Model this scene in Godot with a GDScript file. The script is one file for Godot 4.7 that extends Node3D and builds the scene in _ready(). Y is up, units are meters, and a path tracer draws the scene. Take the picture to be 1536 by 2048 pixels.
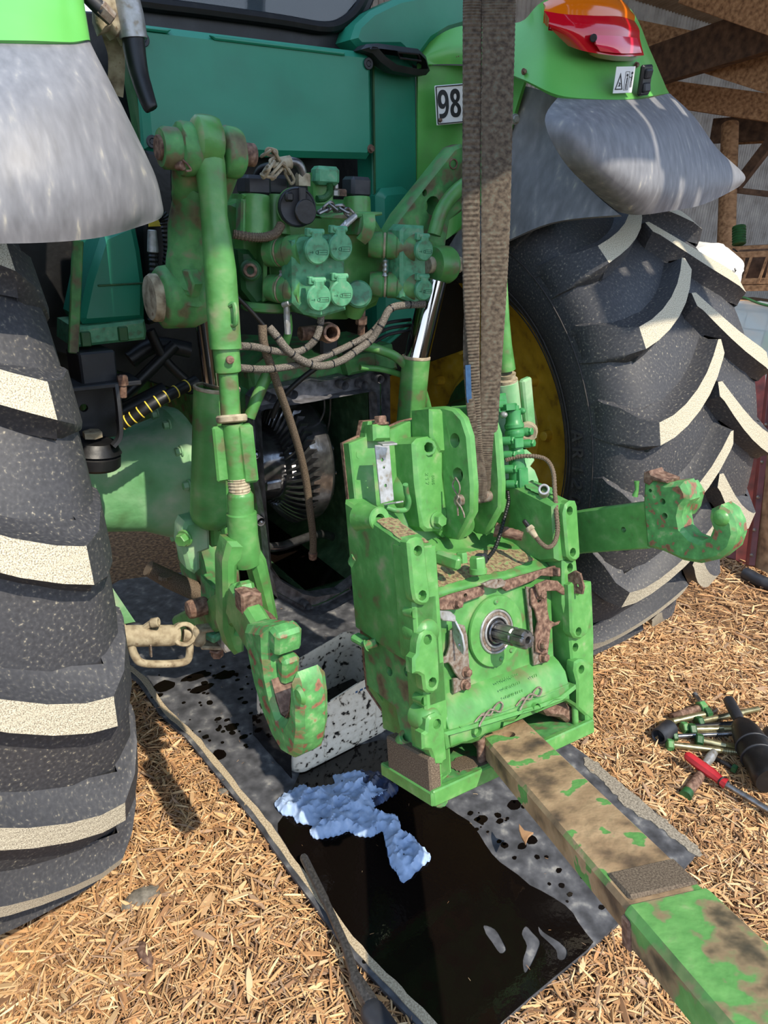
extends Node3D
# ---------------------------------------------------------------- shapes
# A soup of triangles, wound counter-clockwise seen from outside; done() welds it, smooths it by angle and gives an ArrayMesh.
class Soup:
	var t := PackedVector3Array()

	func tri(a: Vector3, b: Vector3, c: Vector3) -> void:
		t.append(a); t.append(b); t.append(c)

	func quad(a: Vector3, b: Vector3, c: Vector3, d: Vector3) -> void:
		t.append(a); t.append(b); t.append(c); t.append(a); t.append(c); t.append(d)

	func fan(p: Array, flip := false) -> void:
		for i in range(1, p.size() - 1):
			if flip: tri(p[0], p[i + 1], p[i])
			else: tri(p[0], p[i], p[i + 1])

	func add(o: Soup, xf := Transform3D()) -> Soup:
		for v in o.t: t.append(xf * v)
		return self

	# rows of points joined into a skin; closed_u joins the ends of each row, caps fill first and last row
	func skin(rows: Array, closed := true, caps := true) -> Soup:
		for i in rows.size() - 1:
			var a = rows[i]; var b = rows[i + 1]
			var n: int = a.size()
			for j in (n if closed else n - 1):
				var k := (j + 1) % n
				quad(a[j], a[k], b[k], b[j])
		if caps and closed:
			cap(rows[0], true); cap(rows[rows.size() - 1], false)
		return self

	func cap(r, flip: bool) -> void:
		var m := Vector3.ZERO
		for p in r: m += p
		m /= r.size()
		for j in r.size():
			var k: int = (j + 1) % r.size()
			if flip: tri(m, r[k], r[j])
			else: tri(m, r[j], r[k])

	func box(size: Vector3, xf := Transform3D(), bev := 0.0) -> Soup:
		var h := size / 2.0
		var e: float = minf(bev, minf(h.x, minf(h.y, h.z)) * 0.9)
		if e <= 0.0: e = 0.0004
		var v := func(sx, sy, sz, axis) -> Vector3:
			var p := Vector3(sx * (h.x - e), sy * (h.y - e), sz * (h.z - e))
			p[axis] = [sx * h.x, sy * h.y, sz * h.z][axis]
			return xf * p
		for ax in 3:
			var u := (ax + 1) % 3
			var w := (ax + 2) % 3
			for s in [-1, 1]:
				var f := []
				for q in [[-1, -1], [1, -1], [1, 1], [-1, 1]]:
					var g := [0, 0, 0]
					g[ax] = s; g[u] = q[0]; g[w] = q[1]
					f.append(v.call(g[0], g[1], g[2], ax))
				if s > 0: quad(f[0], f[1], f[2], f[3])
				else: quad(f[3], f[2], f[1], f[0])
			for q in [[-1, -1], [1, -1], [1, 1], [-1, 1]]:
				var lo := [0, 0, 0]
				lo[ax] = -1; lo[u] = q[0]; lo[w] = q[1]
				var hi := lo.duplicate()
				hi[ax] = 1
				var a: Vector3 = v.call(lo[0], lo[1], lo[2], u)
				var b: Vector3 = v.call(hi[0], hi[1], hi[2], u)
				var c: Vector3 = v.call(hi[0], hi[1], hi[2], w)
				var d: Vector3 = v.call(lo[0], lo[1], lo[2], w)
				if q[0] * q[1] > 0: quad(d, c, b, a)
				else: quad(a, b, c, d)
		for sx in [-1, 1]:
			for sy in [-1, 1]:
				for sz in [-1, 1]:
					var a: Vector3 = v.call(sx, sy, sz, 0)
					var b: Vector3 = v.call(sx, sy, sz, 1)
					var c: Vector3 = v.call(sx, sy, sz, 2)
					if sx * sy * sz > 0: tri(a, b, c)
					else: tri(a, c, b)
		return self

	# a bar of rectangular section between two points
	func bar(a: Vector3, b: Vector3, w: float, h: float, bev := 0.003, up := Vector3.UP) -> Soup:
		return box(Vector3(w, h, a.distance_to(b)), Transform3D(Soup.look(b - a, up), (a + b) / 2.0), bev)

	static func look(z: Vector3, up := Vector3.UP) -> Basis:
		z = z.normalized()
		if absf(z.dot(up.normalized())) > 0.98: up = Vector3.RIGHT if absf(z.x) < 0.8 else Vector3.BACK
		var x := up.cross(z).normalized()
		return Basis(x, z.cross(x).normalized(), z)

	# profile of (radius, along) spun round the line from a to b; along runs 0..1 of the line unless metres is set
	func lathe(a: Vector3, b: Vector3, prof: Array, n := 20, metres := true, phase := 0.0, caps := true) -> Soup:
		var bs: Basis = Soup.look(b - a)
		var len := a.distance_to(b)
		var rows := []
		for p in prof:
			var row := PackedVector3Array()
			var o: Vector3 = a + bs.z * (p.y if metres else p.y * len)
			for k in n:
				var f := TAU * k / n + phase
				row.append(o + (bs.x * cos(f) + bs.y * sin(f)) * maxf(p.x, 0.00002))
			rows.append(row)
		return skin(rows, true, caps)

	func cyl(a: Vector3, b: Vector3, r0: float, r1 := -1.0, n := 18, bev := 0.0015) -> Soup:
		if r1 < 0.0: r1 = r0
		var l := a.distance_to(b)
		var e: float = minf(bev, minf(l * 0.3, minf(r0, r1) * 0.3))
		return lathe(a, b, [Vector2(r0 - e, 0), Vector2(r0, e), Vector2(r1, l - e), Vector2(r1 - e, l)], n)

	# a ring with a real bore: outer radius ro, inner ri, along the line a to b
	func ring(a: Vector3, b: Vector3, ro: float, ri: float, n := 20, bev := 0.0015) -> Soup:
		var l := a.distance_to(b)
		var e := minf(bev, minf(l * 0.3, (ro - ri) * 0.3))
		var bs: Basis = Soup.look(b - a)
		var rows := []
		for p in [[ri, e], [ri + e, 0.0], [ro - e, 0.0], [ro, e], [ro, l - e], [ro - e, l], [ri + e, l], [ri, l - e], [ri, e]]:
			var row := PackedVector3Array()
			for k in n: row.append(a + bs.z * p[1] + (bs.x * cos(TAU * k / n) + bs.y * sin(TAU * k / n)) * p[0])
			rows.append(row)
		return skin(rows, true, false)

	func hexa(a: Vector3, dir: Vector3, af: float, h: float, turn := 0.0) -> Soup:
		var r := af / sqrt(3.0)
		dir = dir.normalized()
		return lathe(a, a + dir * h, [Vector2(r, 0), Vector2(r, h * 0.85), Vector2(r * 0.86, h)], 6, true, turn)

	# hexagon head on a washer, proud of a face
	func bolt(a: Vector3, dir: Vector3, af: float, turn := 0.2) -> Soup:
		dir = dir.normalized()
		cyl(a - dir * af * 0.1, a + dir * af * 0.16, af * 0.78, -1, 16)
		hexa(a + dir * af * 0.16, dir, af, af * 0.6, turn)
		return self

	# a tube along a path, of one radius or one radius per point
	func tube(path: Array, r, n := 10, closed := false, flat := 1.0) -> Soup:
		var rows := []
		var m := path.size()
		var prev := Vector3.ZERO
		for i in m:
			var d: Vector3
			if closed: d = path[(i + 1) % m] - path[(i + m - 1) % m]
			else: d = path[mini(i + 1, m - 1)] - path[maxi(i - 1, 0)]
			d = d.normalized()
			if prev == Vector3.ZERO: prev = Soup.look(d).x
			prev = (prev - d * prev.dot(d)).normalized()
			var y: Vector3 = d.cross(prev)
			var q: float = r[i] if r is Array else r
			var row := PackedVector3Array()
			for k in n:
				var f := TAU * k / n
				row.append(path[i] + prev * cos(f) * q + y * sin(f) * q * flat)
			rows.append(row)
		if closed: rows.append(rows[0])
		return skin(rows, true, not closed)

	# a section (x, y) swept along a path with a fixed side direction
	func sweep(path: Array, section: Array, side: Vector3) -> Soup:
		var rows := []
		for i in path.size():
			var d: Vector3 = (path[mini(i + 1, path.size() - 1)] - path[maxi(i - 1, 0)]).normalized()
			var x := (side - d * side.dot(d)).normalized()
			var y := d.cross(x)
			var row := PackedVector3Array()
			for p in section: row.append(path[i] + x * p.x + y * p.y)
			rows.append(row)
		return skin(rows)

	# a polygon in the plane x, y of xf, extruded from z = 0 to z = h, its edges chamfered; holes are [centre, radius] or [centre, radius, depth] from the top
	func prism(poly: Array, h: float, bev := 0.002, holes := [], xf := Transform3D()) -> Soup:
		var p := PackedVector2Array(poly)
		if Soup.area(p) < 0.0: p.reverse()
		var n := p.size()
		var q := PackedVector2Array()
		for i in n:
			var a := (p[i] - p[(i + n - 1) % n]).normalized()
			var b := (p[(i + 1) % n] - p[i]).normalized()
			var na := Vector2(-a.y, a.x)
			var nb := Vector2(-b.y, b.x)
			var m := na + nb
			var k := maxf(0.35, m.length_squared() / 2.0)
			q.append(p[i] + m / k * bev)
		var at := func(v: Vector2, z: float) -> Vector3: return xf * Vector3(v.x, v.y, z)
		for i in n:
			var j := (i + 1) % n
			quad(at.call(p[i], bev), at.call(p[j], bev), at.call(p[j], h - bev), at.call(p[i], h - bev))
			quad(at.call(p[i], h - bev), at.call(p[j], h - bev), at.call(q[j], h), at.call(q[i], h))
			quad(at.call(q[i], 0.0), at.call(q[j], 0.0), at.call(p[j], bev), at.call(p[i], bev))
		var top := Soup.keyed(q, holes)
		var idx := Geometry2D.triangulate_polygon(top)
		if idx.is_empty():
			top = q
			idx = Geometry2D.triangulate_polygon(q)
		for i in range(0, idx.size(), 3):
			tri2(at.call(top[idx[i]], h), at.call(top[idx[i + 1]], h), at.call(top[idx[i + 2]], h), top[idx[i]], top[idx[i + 1]], top[idx[i + 2]], false)
		var through := holes.filter(func(o): return o.size() < 3)
		var low := Soup.keyed(q, through)
		idx = Geometry2D.triangulate_polygon(low)
		if idx.is_empty():
			low = q
			idx = Geometry2D.triangulate_polygon(q)
		for i in range(0, idx.size(), 3):
			tri2(at.call(low[idx[i]], 0.0), at.call(low[idx[i + 1]], 0.0), at.call(low[idx[i + 2]], 0.0), low[idx[i]], low[idx[i + 1]], low[idx[i + 2]], true)
		for o in holes:
			var z0: float = h - o[2] if o.size() > 2 else 0.0
			var rim := Soup.circle(o[0], o[1])
			for i in rim.size():
				var j := (i + 1) % rim.size()
				quad(at.call(rim[j], z0), at.call(rim[i], z0), at.call(rim[i], h), at.call(rim[j], h))
				if o.size() > 2: tri(at.call(o[0], z0), at.call(rim[i], z0), at.call(rim[j], z0))
		return self

	func tri2(a: Vector3, b: Vector3, c: Vector3, pa: Vector2, pb: Vector2, pc: Vector2, down: bool) -> void:
		var ccw := (pb - pa).cross(pc - pa) > 0.0
		if ccw != down: tri(a, b, c)
		else: tri(a, c, b)

	static func area(p: PackedVector2Array) -> float:
		var a := 0.0
		for i in p.size(): a += p[i].cross(p[(i + 1) % p.size()])
		return a

	static func circle(o: Vector2, r: float, n := 16) -> PackedVector2Array:
		var c := PackedVector2Array()
		for k in n: c.append(o + Vector2.from_angle(TAU * k / n) * r)
		return c

	# the polygon with its holes cut in by bridges
	static func keyed(p: PackedVector2Array, holes: Array) -> PackedVector2Array:
		var out := p.duplicate()
		for o in holes:
			var c: PackedVector2Array = o[1] if o[1] is PackedVector2Array else Soup.circle(o[0], o[1])
			if Soup.area(c) > 0.0: c.reverse()
			var best := 1e9
			var bi := 0
			var bj := 0
			for i in out.size():
				for j in c.size():
					var d: float = out[i].distance_squared_to(c[j])
					if d < best:
						best = d; bi = i; bj = j
			var merged := PackedVector2Array()
			for i in bi + 1: merged.append(out[i])
			for j in c.size() + 1: merged.append(c[(bj + j) % c.size()])
			for i in range(bi, out.size()): merged.append(out[i])
			out = merged
		return out

	# a flat plate with one large opening: outer and inner outline, extruded
	func frame(outer: Array, inner: Array, h: float, holes := [], xf := Transform3D()) -> Soup:
		var p := PackedVector2Array(outer)
		var c := PackedVector2Array(inner)
		if Soup.area(p) < 0.0: p.reverse()
		if Soup.area(c) < 0.0: c.reverse()
		var at := func(v: Vector2, z: float) -> Vector3: return xf * Vector3(v.x, v.y, z)
		for i in p.size():
			var j := (i + 1) % p.size()
			quad(at.call(p[i], 0), at.call(p[j], 0), at.call(p[j], h), at.call(p[i], h))
		for i in c.size():
			var j := (i + 1) % c.size()
			quad(at.call(c[j], 0), at.call(c[i], 0), at.call(c[i], h), at.call(c[j], h))
		for side in [h, 0.0]:
			var hs := [[Vector2.ZERO, c.duplicate()]]
			if side > 0.0: hs += holes
			var k := Soup.keyed(p, hs)
			var idx := Geometry2D.triangulate_polygon(k)
			for i in range(0, idx.size(), 3):
				tri2(at.call(k[idx[i]], side), at.call(k[idx[i + 1]], side), at.call(k[idx[i + 2]], side), k[idx[i]], k[idx[i + 1]], k[idx[i + 2]], side == 0.0)
		for o in holes:
			var rim := Soup.circle(o[0], o[1])
			for i in rim.size():
				var j := (i + 1) % rim.size()
				quad(at.call(rim[j], h - o[2]), at.call(rim[i], h - o[2]), at.call(rim[i], h), at.call(rim[j], h))
				tri(at.call(o[0], h - o[2]), at.call(rim[i], h - o[2]), at.call(rim[j], h - o[2]))
		return self

	# a smooth skin through a grid of points, cut into k by k and given a thickness
	func patch(rows: Array, k := 5, thick := 0.006) -> Soup:
		var fine := []
		for r in rows: fine.append(Soup.spline(r, k))
		var m: int = fine[0].size()
		var cols := []
		for j in m:
			var col := []
			for r in fine: col.append(r[j])
			cols.append(Soup.spline(col, k))
		var nr: int = cols[0].size()
		var top := []
		var low := []
		for i in nr:
			var a := PackedVector3Array()
			var b := PackedVector3Array()
			for j in m:
				var du: Vector3 = cols[mini(j + 1, m - 1)][i] - cols[maxi(j - 1, 0)][i]
				var dv: Vector3 = cols[j][mini(i + 1, nr - 1)] - cols[j][maxi(i - 1, 0)]
				var nn := dv.cross(du).normalized()
				a.append(cols[j][i])
				b.append(cols[j][i] - nn * thick)
			top.append(a); low.append(b)
		for i in nr - 1:
			for j in m - 1:
				quad(top[i][j], top[i + 1][j], top[i + 1][j + 1], top[i][j + 1])
				quad(low[i][j], low[i][j + 1], low[i + 1][j + 1], low[i + 1][j])
			quad(top[i][0], low[i][0], low[i + 1][0], top[i + 1][0])
			quad(top[i][m - 1], top[i + 1][m - 1], low[i + 1][m - 1], low[i][m - 1])
		for j in m - 1:
			quad(top[0][j], top[0][j + 1], low[0][j + 1], low[0][j])
			quad(top[nr - 1][j], low[nr - 1][j], low[nr - 1][j + 1], top[nr - 1][j + 1])
		return self

	# Catmull-Rom through the points
	static func spline(p, k := 6, closed := false) -> Array:
		var out := []
		var n: int = p.size()
		for i in (n if closed else n - 1):
			var a = p[(i + n - 1) % n] if closed else p[maxi(i - 1, 0)]
			var b = p[i]
			var c = p[(i + 1) % n]
			var d = p[(i + 2) % n] if closed else p[mini(i + 2, n - 1)]
			for j in k:
				var s := float(j) / k
				out.append(0.5 * (2.0 * b + (c - a) * s + (2.0 * a - 5.0 * b + 4.0 * c - d) * s * s + (3.0 * b - a - 3.0 * c + d) * s * s * s))
		if not closed: out.append(p[n - 1])
		return out

	# roughens the skin along its own directions, as a casting is
	func rough(amount: float, freq: float, seed_at := 1) -> Soup:
		var nz := FastNoiseLite.new()
		nz.seed = seed_at; nz.frequency = freq; nz.fractal_octaves = 3
		for i in t.size():
			var p := t[i]
			t[i] = p + Vector3(nz.get_noise_3dv(p), nz.get_noise_3dv(p + Vector3(7, 0, 0)), nz.get_noise_3dv(p + Vector3(0, 7, 0))) * amount
		return self

	func done(angle := 38.0) -> ArrayMesh:
		var ids := PackedInt32Array()
		var seen := {}
		var n := t.size()
		ids.resize(n)
		for i in n:
			var key := Vector3i((t[i] * 20000.0).round())
			var id: int = seen.get(key, -1)
			if id < 0:
				id = seen.size()
				seen[key] = id
			ids[i] = id
		var nf := n / 3
		var fn := PackedVector3Array()
		var fu := PackedVector3Array()
		fn.resize(nf); fu.resize(nf)
		var near := []
		near.resize(seen.size())
		for f in nf:
			var a := t[f * 3]
			var c := (t[f * 3 + 1] - a).cross(t[f * 3 + 2] - a)
			fn[f] = c
			fu[f] = c.normalized()
			for k in 3:
				var id: int = ids[f * 3 + k]
				if near[id] == null: near[id] = PackedInt32Array()
				near[id].append(f)
		var lim := cos(deg_to_rad(angle))
		var pos := PackedVector3Array()
		var nor := PackedVector3Array()
		for f in nf:
			if fn[f].length_squared() < 1e-22: continue
			for k in [0, 2, 1]:
				var i: int = f * 3 + k
				var s := Vector3.ZERO
				for g in near[ids[i]]:
					if fu[g].dot(fu[f]) > lim: s += fn[g]
				pos.append(t[i])
				nor.append(s.normalized() if s.length_squared() > 0.0 else fu[f])
		var arr := []
		arr.resize(Mesh.ARRAY_MAX)
		arr[Mesh.ARRAY_VERTEX] = pos
		arr[Mesh.ARRAY_NORMAL] = nor
		var m := ArrayMesh.new()
		m.add_surface_from_arrays(Mesh.PRIMITIVE_TRIANGLES, arr)
		return m

# ---------------------------------------------------------------- objects
var names := {}
func numbered(called: String) -> String:
	names[called] = names.get(called, -1) + 1
	return called if names[called] == 0 else "%s_%03d" % [called, names[called]]

func tag(o: Node, label := "", category := "", group := "", kind := "") -> Node:
	if label: o.set_meta("label", label)
	if category: o.set_meta("category", category)
	if group: o.set_meta("group", group)
	if kind: o.set_meta("kind", kind)
	return o

func thing(called: String, label: String, category: String, at := Vector3.ZERO, group := "") -> Node3D:
	var o := Node3D.new()
	o.name = numbered(called)
	add_child(o)
	o.position = at
	tag(o, label, category, group)
	return o

# commits a soup, given in the axes of the scene, as one mesh under a parent (parent null: top level, its base at the origin given)
func put(called: String, s, m: Material, parent: Node = null, angle := 38.0, at := Vector3.ZERO) -> MeshInstance3D:
	var o := MeshInstance3D.new()
	o.mesh = s if s is Mesh else s.done(angle)
	o.material_override = m
	o.cast_shadow = GeometryInstance3D.SHADOW_CASTING_SETTING_ON
	if parent == null:
		o.name = numbered(called)
		add_child(o)
	else:
		o.name = called
		parent.add_child(o, true)
	o.position = at
	return o

func struct(called: String, s, m: Material, label := "", parent: Node = null) -> MeshInstance3D:
	var o := put(called, s, m, parent)
	if parent == null: tag(o, label, "", "", "structure")
	return o

# ---------------------------------------------------------------- materials
var shared_noise := {}
func noise_tex(freq: float, stops: Array, sd := 1, size := 512, kind := 0, octaves := 5, normal := 0.0) -> NoiseTexture2D:
	var key := str([freq, stops, sd, size, kind, octaves, normal])
	if shared_noise.has(key): return shared_noise[key]
	var nz := FastNoiseLite.new()
	nz.seed = sd; nz.frequency = freq; nz.fractal_octaves = octaves
	nz.noise_type = [FastNoiseLite.TYPE_SIMPLEX_SMOOTH, FastNoiseLite.TYPE_CELLULAR, FastNoiseLite.TYPE_VALUE][kind]
	var x := NoiseTexture2D.new()
	x.width = size; x.height = size; x.seamless = true; x.noise = nz; x.normalize = true
	if normal > 0.0:
		x.as_normal_map = true; x.bump_strength = normal
	else:
		var g := Gradient.new()
		var off := PackedFloat32Array()
		var col := PackedColorArray()
		for s in stops:
			off.append(s[0]); col.append(s[1])
		g.offsets = off; g.colors = col
		x.color_ramp = g
	shared_noise[key] = x
	return x

# stops: colours of the surface over a noise, rarest at the ends; tile: metres that one texture covers
func surface(stops: Array, rough: float, metal := 0.0, tile := 0.5, freq := 0.012, sd := 1, bump := 2.0, world := false, extra := {}) -> StandardMaterial3D:
	var m := StandardMaterial3D.new()
	m.roughness = rough
	m.metallic = metal
	m.metallic_specular = 0.5
	if stops.size() == 1: m.albedo_color = stops[0][1]
	else: m.albedo_texture = noise_tex(freq, stops, sd, 512, extra.get("kind", 0), extra.get("oct", 5))
	if bump > 0.0:
		m.normal_enabled = true
		m.normal_texture = noise_tex(extra.get("bump_freq", 0.03), [], 5, 512, 0, 4, bump)
		m.normal_scale = extra.get("normal_scale", 0.6)
	m.uv1_triplanar = true
	m.uv1_world_triplanar = world
	m.uv1_scale = Vector3.ONE / tile
	if extra.has("stretch"): m.uv1_scale = m.uv1_scale * extra.stretch
	m.uv1_triplanar_sharpness = 4.0
	return m
func rgb(r: int, g: int, b: int) -> Color:
	return Color8(r, g, b)

var M := {}

func _ready() -> void:
	# ------------------------------------------------ camera, sky, sun, exposure
	var cam := Camera3D.new()
	cam.name = "camera"
	cam.fov = 72.171
	cam.near = 0.02
	cam.far = 200.0
	add_child(cam)
	cam.transform = Transform3D(Basis(Vector3(0.81808, 0.03843, 0.57382), Vector3(0.19935, 0.91695, -0.34563), Vector3(-0.53944, 0.39715, 0.74248)), Vector3(-0.89850, 1.56600, 1.78900))
	cam.current = true

	var sky_mat := ProceduralSkyMaterial.new()
	sky_mat.sky_top_color = Color(0.56, 0.66, 0.8)
	sky_mat.sky_horizon_color = Color(0.9, 0.92, 0.94)
	sky_mat.sky_curve = 0.2
	sky_mat.ground_horizon_color = Color(0.62, 0.58, 0.5)
	sky_mat.ground_bottom_color = Color(0.5, 0.42, 0.32)
	sky_mat.sky_energy_multiplier = 1.5
	sky_mat.ground_energy_multiplier = 0.6
	var env := Environment.new()
	env.background_mode = Environment.BG_SKY
	env.sky = Sky.new()
	env.sky.sky_material = sky_mat
	env.tonemap_mode = Environment.TONE_MAPPER_LINEAR
	env.tonemap_exposure = 1.08
	env.sdfgi_enabled = true
	env.ssao_enabled = true
	env.ssil_enabled = true
	var we := WorldEnvironment.new()
	we.name = "environment"
	we.environment = env
	add_child(we)

	var sun := DirectionalLight3D.new()
	sun.name = "sun"
	sun.light_color = Color(1.0, 0.955, 0.88)
	sun.light_energy = 1.65
	sun.light_angular_distance = 0.6
	sun.shadow_enabled = true
	add_child(sun)
	sun.basis = Soup.look(Vector3(0.06, 0.9, 0.74))

	make_materials()
	mat_outline = PackedVector2Array(mat_edge())
	build_ground()
	build_shed()
	build_tractor()
	build_housing()
	build_loose_things()

func make_materials() -> void:
	M.green = surface([[0.0, rgb(98, 86, 62)], [0.2, rgb(96, 112, 68)], [0.3, rgb(76, 130, 66)], [0.5, rgb(80, 141, 72)], [0.66, rgb(92, 148, 80)], [0.8, rgb(114, 150, 94)], [1.0, rgb(150, 148, 114)]], 0.4, 0.0, 0.6, 0.012, 3, 1.6)
	M.green_clean = surface([[0.0, rgb(98, 106, 68)], [0.16, rgb(84, 130, 70)], [0.32, rgb(82, 142, 72)], [0.62, rgb(90, 150, 78)], [0.84, rgb(108, 156, 92)], [1.0, rgb(138, 158, 114)]], 0.36, 0.0, 0.4, 0.016, 9, 1.3)
	M.green_dusty = surface([[0.0, rgb(84, 128, 80)], [0.25, rgb(100, 158, 104)], [0.5, rgb(120, 172, 122)], [0.75, rgb(152, 182, 142)], [1.0, rgb(194, 196, 170)]], 0.7, 0.0, 0.7, 0.007, 4, 2.0)
	M.green_grimy = surface([[0.0, rgb(80, 66, 50)], [0.3, rgb(104, 104, 72)], [0.45, rgb(72, 130, 72)], [0.7, rgb(86, 150, 84)], [0.9, rgb(128, 134, 96)], [1.0, rgb(154, 140, 106)]], 0.6, 0.0, 0.35, 0.01, 6, 2.0)
	M.green_rusty = surface([[0.0, rgb(100, 66, 48)], [0.27, rgb(140, 98, 74)], [0.34, rgb(74, 130, 72)], [0.7, rgb(88, 156, 86)], [0.86, rgb(132, 168, 112)], [1.0, rgb(154, 110, 82)]], 0.55, 0.0, 0.22, 0.011, 8, 2.0)
	M.green_dark = surface([[0.0, rgb(26, 52, 30)], [0.5, rgb(30, 82, 40)], [1.0, rgb(52, 92, 52)]], 0.5, 0.0, 0.4, 0.01, 5, 1.2)
	M.fender_green = surface([[0.0, rgb(92, 150, 78)], [0.4, rgb(96, 176, 84)], [0.8, rgb(106, 184, 92)], [1.0, rgb(136, 190, 116)]], 0.32, 0.0, 0.8, 0.006, 7, 0.4)
	M.teal = surface([[0.0, rgb(34, 118, 94)], [0.5, rgb(36, 134, 106)], [1.0, rgb(50, 142, 114)]], 0.42, 0.0, 1.2, 0.006, 7, 0.5)
	M.cap_teal = surface([[0.0, rgb(84, 92, 68)], [0.26, rgb(70, 122, 88)], [0.4, rgb(74, 140, 102)], [0.66, rgb(84, 148, 110)], [1.0, rgb(124, 152, 122)]], 0.5, 0.0, 0.2, 0.014, 11, 0.8)
	M.grey_plastic = surface([[0.0, rgb(100, 101, 104)], [0.35, rgb(114, 115, 119)], [0.62, rgb(124, 125, 129)], [0.76, rgb(134, 134, 136)], [0.86, rgb(162, 159, 150)], [1.0, rgb(202, 197, 182)]], 0.5, 0.0, 0.7, 0.04, 13, 0.8, false, {"stretch": Vector3(1.6, 0.5, 1.0)})
	M.dark_plastic = surface([[0.0, rgb(30, 31, 34)], [0.6, rgb(40, 42, 47)], [1.0, rgb(62, 62, 64)]], 0.5, 0.0, 0.5, 0.01, 14, 0.8)
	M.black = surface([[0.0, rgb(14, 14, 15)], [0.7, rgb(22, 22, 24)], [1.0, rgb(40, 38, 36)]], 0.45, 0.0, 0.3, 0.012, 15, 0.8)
	M.tyre = surface([[0.0, rgb(46, 46, 48)], [0.5, rgb(58, 58, 61)], [0.7, rgb(66, 66, 68)], [0.78, rgb(86, 83, 77)], [0.9, rgb(150, 142, 124)], [1.0, rgb(190, 180, 156)]], 0.6, 0.0, 0.34, 0.075, 16, 0.8, false, {"oct": 3})
	M.sidewall = surface([[0.0, rgb(42, 40, 40)], [0.6, rgb(58, 54, 52)], [1.0, rgb(88, 80, 72)]], 0.75, 0.0, 0.5, 0.02, 17, 1.2)
	M.sawdust = surface([[0.0, rgb(92, 86, 76)], [0.3, rgb(146, 138, 120)], [0.5, rgb(188, 179, 156)], [0.75, rgb(208, 200, 176)], [1.0, rgb(226, 219, 198)]], 0.95, 0.0, 0.2, 0.14, 18, 6.0, false, {"oct": 3})
	M.rim = surface([[0.0, rgb(140, 104, 34)], [0.3, rgb(196, 154, 40)], [0.7, rgb(216, 174, 50)], [1.0, rgb(220, 186, 88)]], 0.42, 0.0, 0.6, 0.014, 19, 0.8)
	M.rust = surface([[0.0, rgb(66, 48, 40)], [0.4, rgb(104, 78, 64)], [0.6, rgb(126, 98, 82)], [0.8, rgb(140, 116, 98)], [1.0, rgb(158, 134, 112)]], 0.75, 0.15, 0.16, 0.02, 20, 2.5)
	M.rust_grey = surface([[0.0, rgb(96, 72, 58)], [0.35, rgb(128, 112, 98)], [0.7, rgb(146, 138, 128)], [1.0, rgb(170, 160, 144)]], 0.55, 0.45, 0.14, 0.02, 21, 1.5)
	M.dirt_steel = surface([[0.0, rgb(84, 72, 58)], [0.3, rgb(138, 124, 100)], [0.6, rgb(168, 156, 130)], [0.85, rgb(184, 172, 146)], [1.0, rgb(110, 88, 66)]], 0.85, 0.1, 0.2, 0.012, 22, 2.0)
	M.zinc = surface([[0.0, rgb(130, 116, 96)], [0.3, rgb(160, 160, 156)], [0.7, rgb(184, 185, 186)], [1.0, rgb(150, 144, 130)]], 0.42, 0.55, 0.2, 0.012, 23, 0.8)
	M.steel = surface([[0.0, rgb(86, 84, 82)], [0.5, rgb(124, 123, 122)], [1.0, rgb(156, 154, 150)]], 0.34, 0.85, 0.2, 0.012, 24, 0.6)
	M.bolt_steel = surface([[0.0, rgb(120, 112, 84)], [0.5, rgb(168, 160, 122)], [1.0, rgb(196, 188, 150)]], 0.3, 0.8, 0.2, 0.012, 24, 0.4)
	M.chrome = surface([[0.0, rgb(190, 190, 192)]], 0.08, 1.0, 0.2, 0.01, 1, 0.0)
	M.oily_steel = surface([[0.0, rgb(96, 96, 98)], [0.6, rgb(136, 136, 138)], [1.0, rgb(170, 170, 170)]], 0.2, 0.85, 0.2, 0.01, 25, 0.6)
	M.oily_dark = surface([[0.0, rgb(52, 70, 50)], [0.6, rgb(64, 94, 66)], [1.0, rgb(88, 112, 82)]], 0.18, 0.0, 0.3, 0.01, 26, 2.0)
	M.gasket = surface([[0.0, rgb(66, 64, 63)], [0.4, rgb(98, 98, 102)], [0.75, rgb(122, 122, 126)], [1.0, rgb(140, 136, 130)]], 0.42, 0.1, 0.25, 0.014, 27, 1.2)
	M.hose = surface([[0.0, rgb(52, 48, 44)], [0.4, rgb(86, 80, 72)], [0.7, rgb(122, 114, 104)], [1.0, rgb(150, 142, 130)]], 0.8, 0.0, 0.06, 0.03, 28, 3.0)
	M.hose_brown = surface([[0.0, rgb(60, 48, 38)], [0.5, rgb(98, 84, 68)], [1.0, rgb(134, 120, 100)]], 0.85, 0.0, 0.06, 0.03, 29, 3.0)
	M.sling = surface([[0.0, rgb(40, 34, 28)], [0.35, rgb(74, 64, 53)], [0.65, rgb(96, 85, 71)], [0.85, rgb(92, 94, 82)], [1.0, rgb(124, 110, 90)]], 0.95, 0.0, 0.2, 0.03, 30, 3.0)
	M.white_plastic = surface([[0.0, rgb(16, 14, 12)], [0.22, rgb(22, 19, 16)], [0.25, rgb(140, 132, 116)], [0.33, rgb(204, 198, 182)], [0.75, rgb(218, 213, 198)], [1.0, rgb(190, 180, 158)]], 0.4, 0.0, 0.5, 0.03, 31, 0.6)
	M.white_inside = surface([[0.0, rgb(140, 128, 104)], [0.3, rgb(206, 198, 176)], [1.0, rgb(224, 218, 202)]], 0.4, 0.0, 0.6, 0.008, 32, 0.3)
	M.oil = surface([[0.0, rgb(14, 10, 8)]], 0.05, 0.0, 0.3, 0.02, 33, 0.35)
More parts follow.
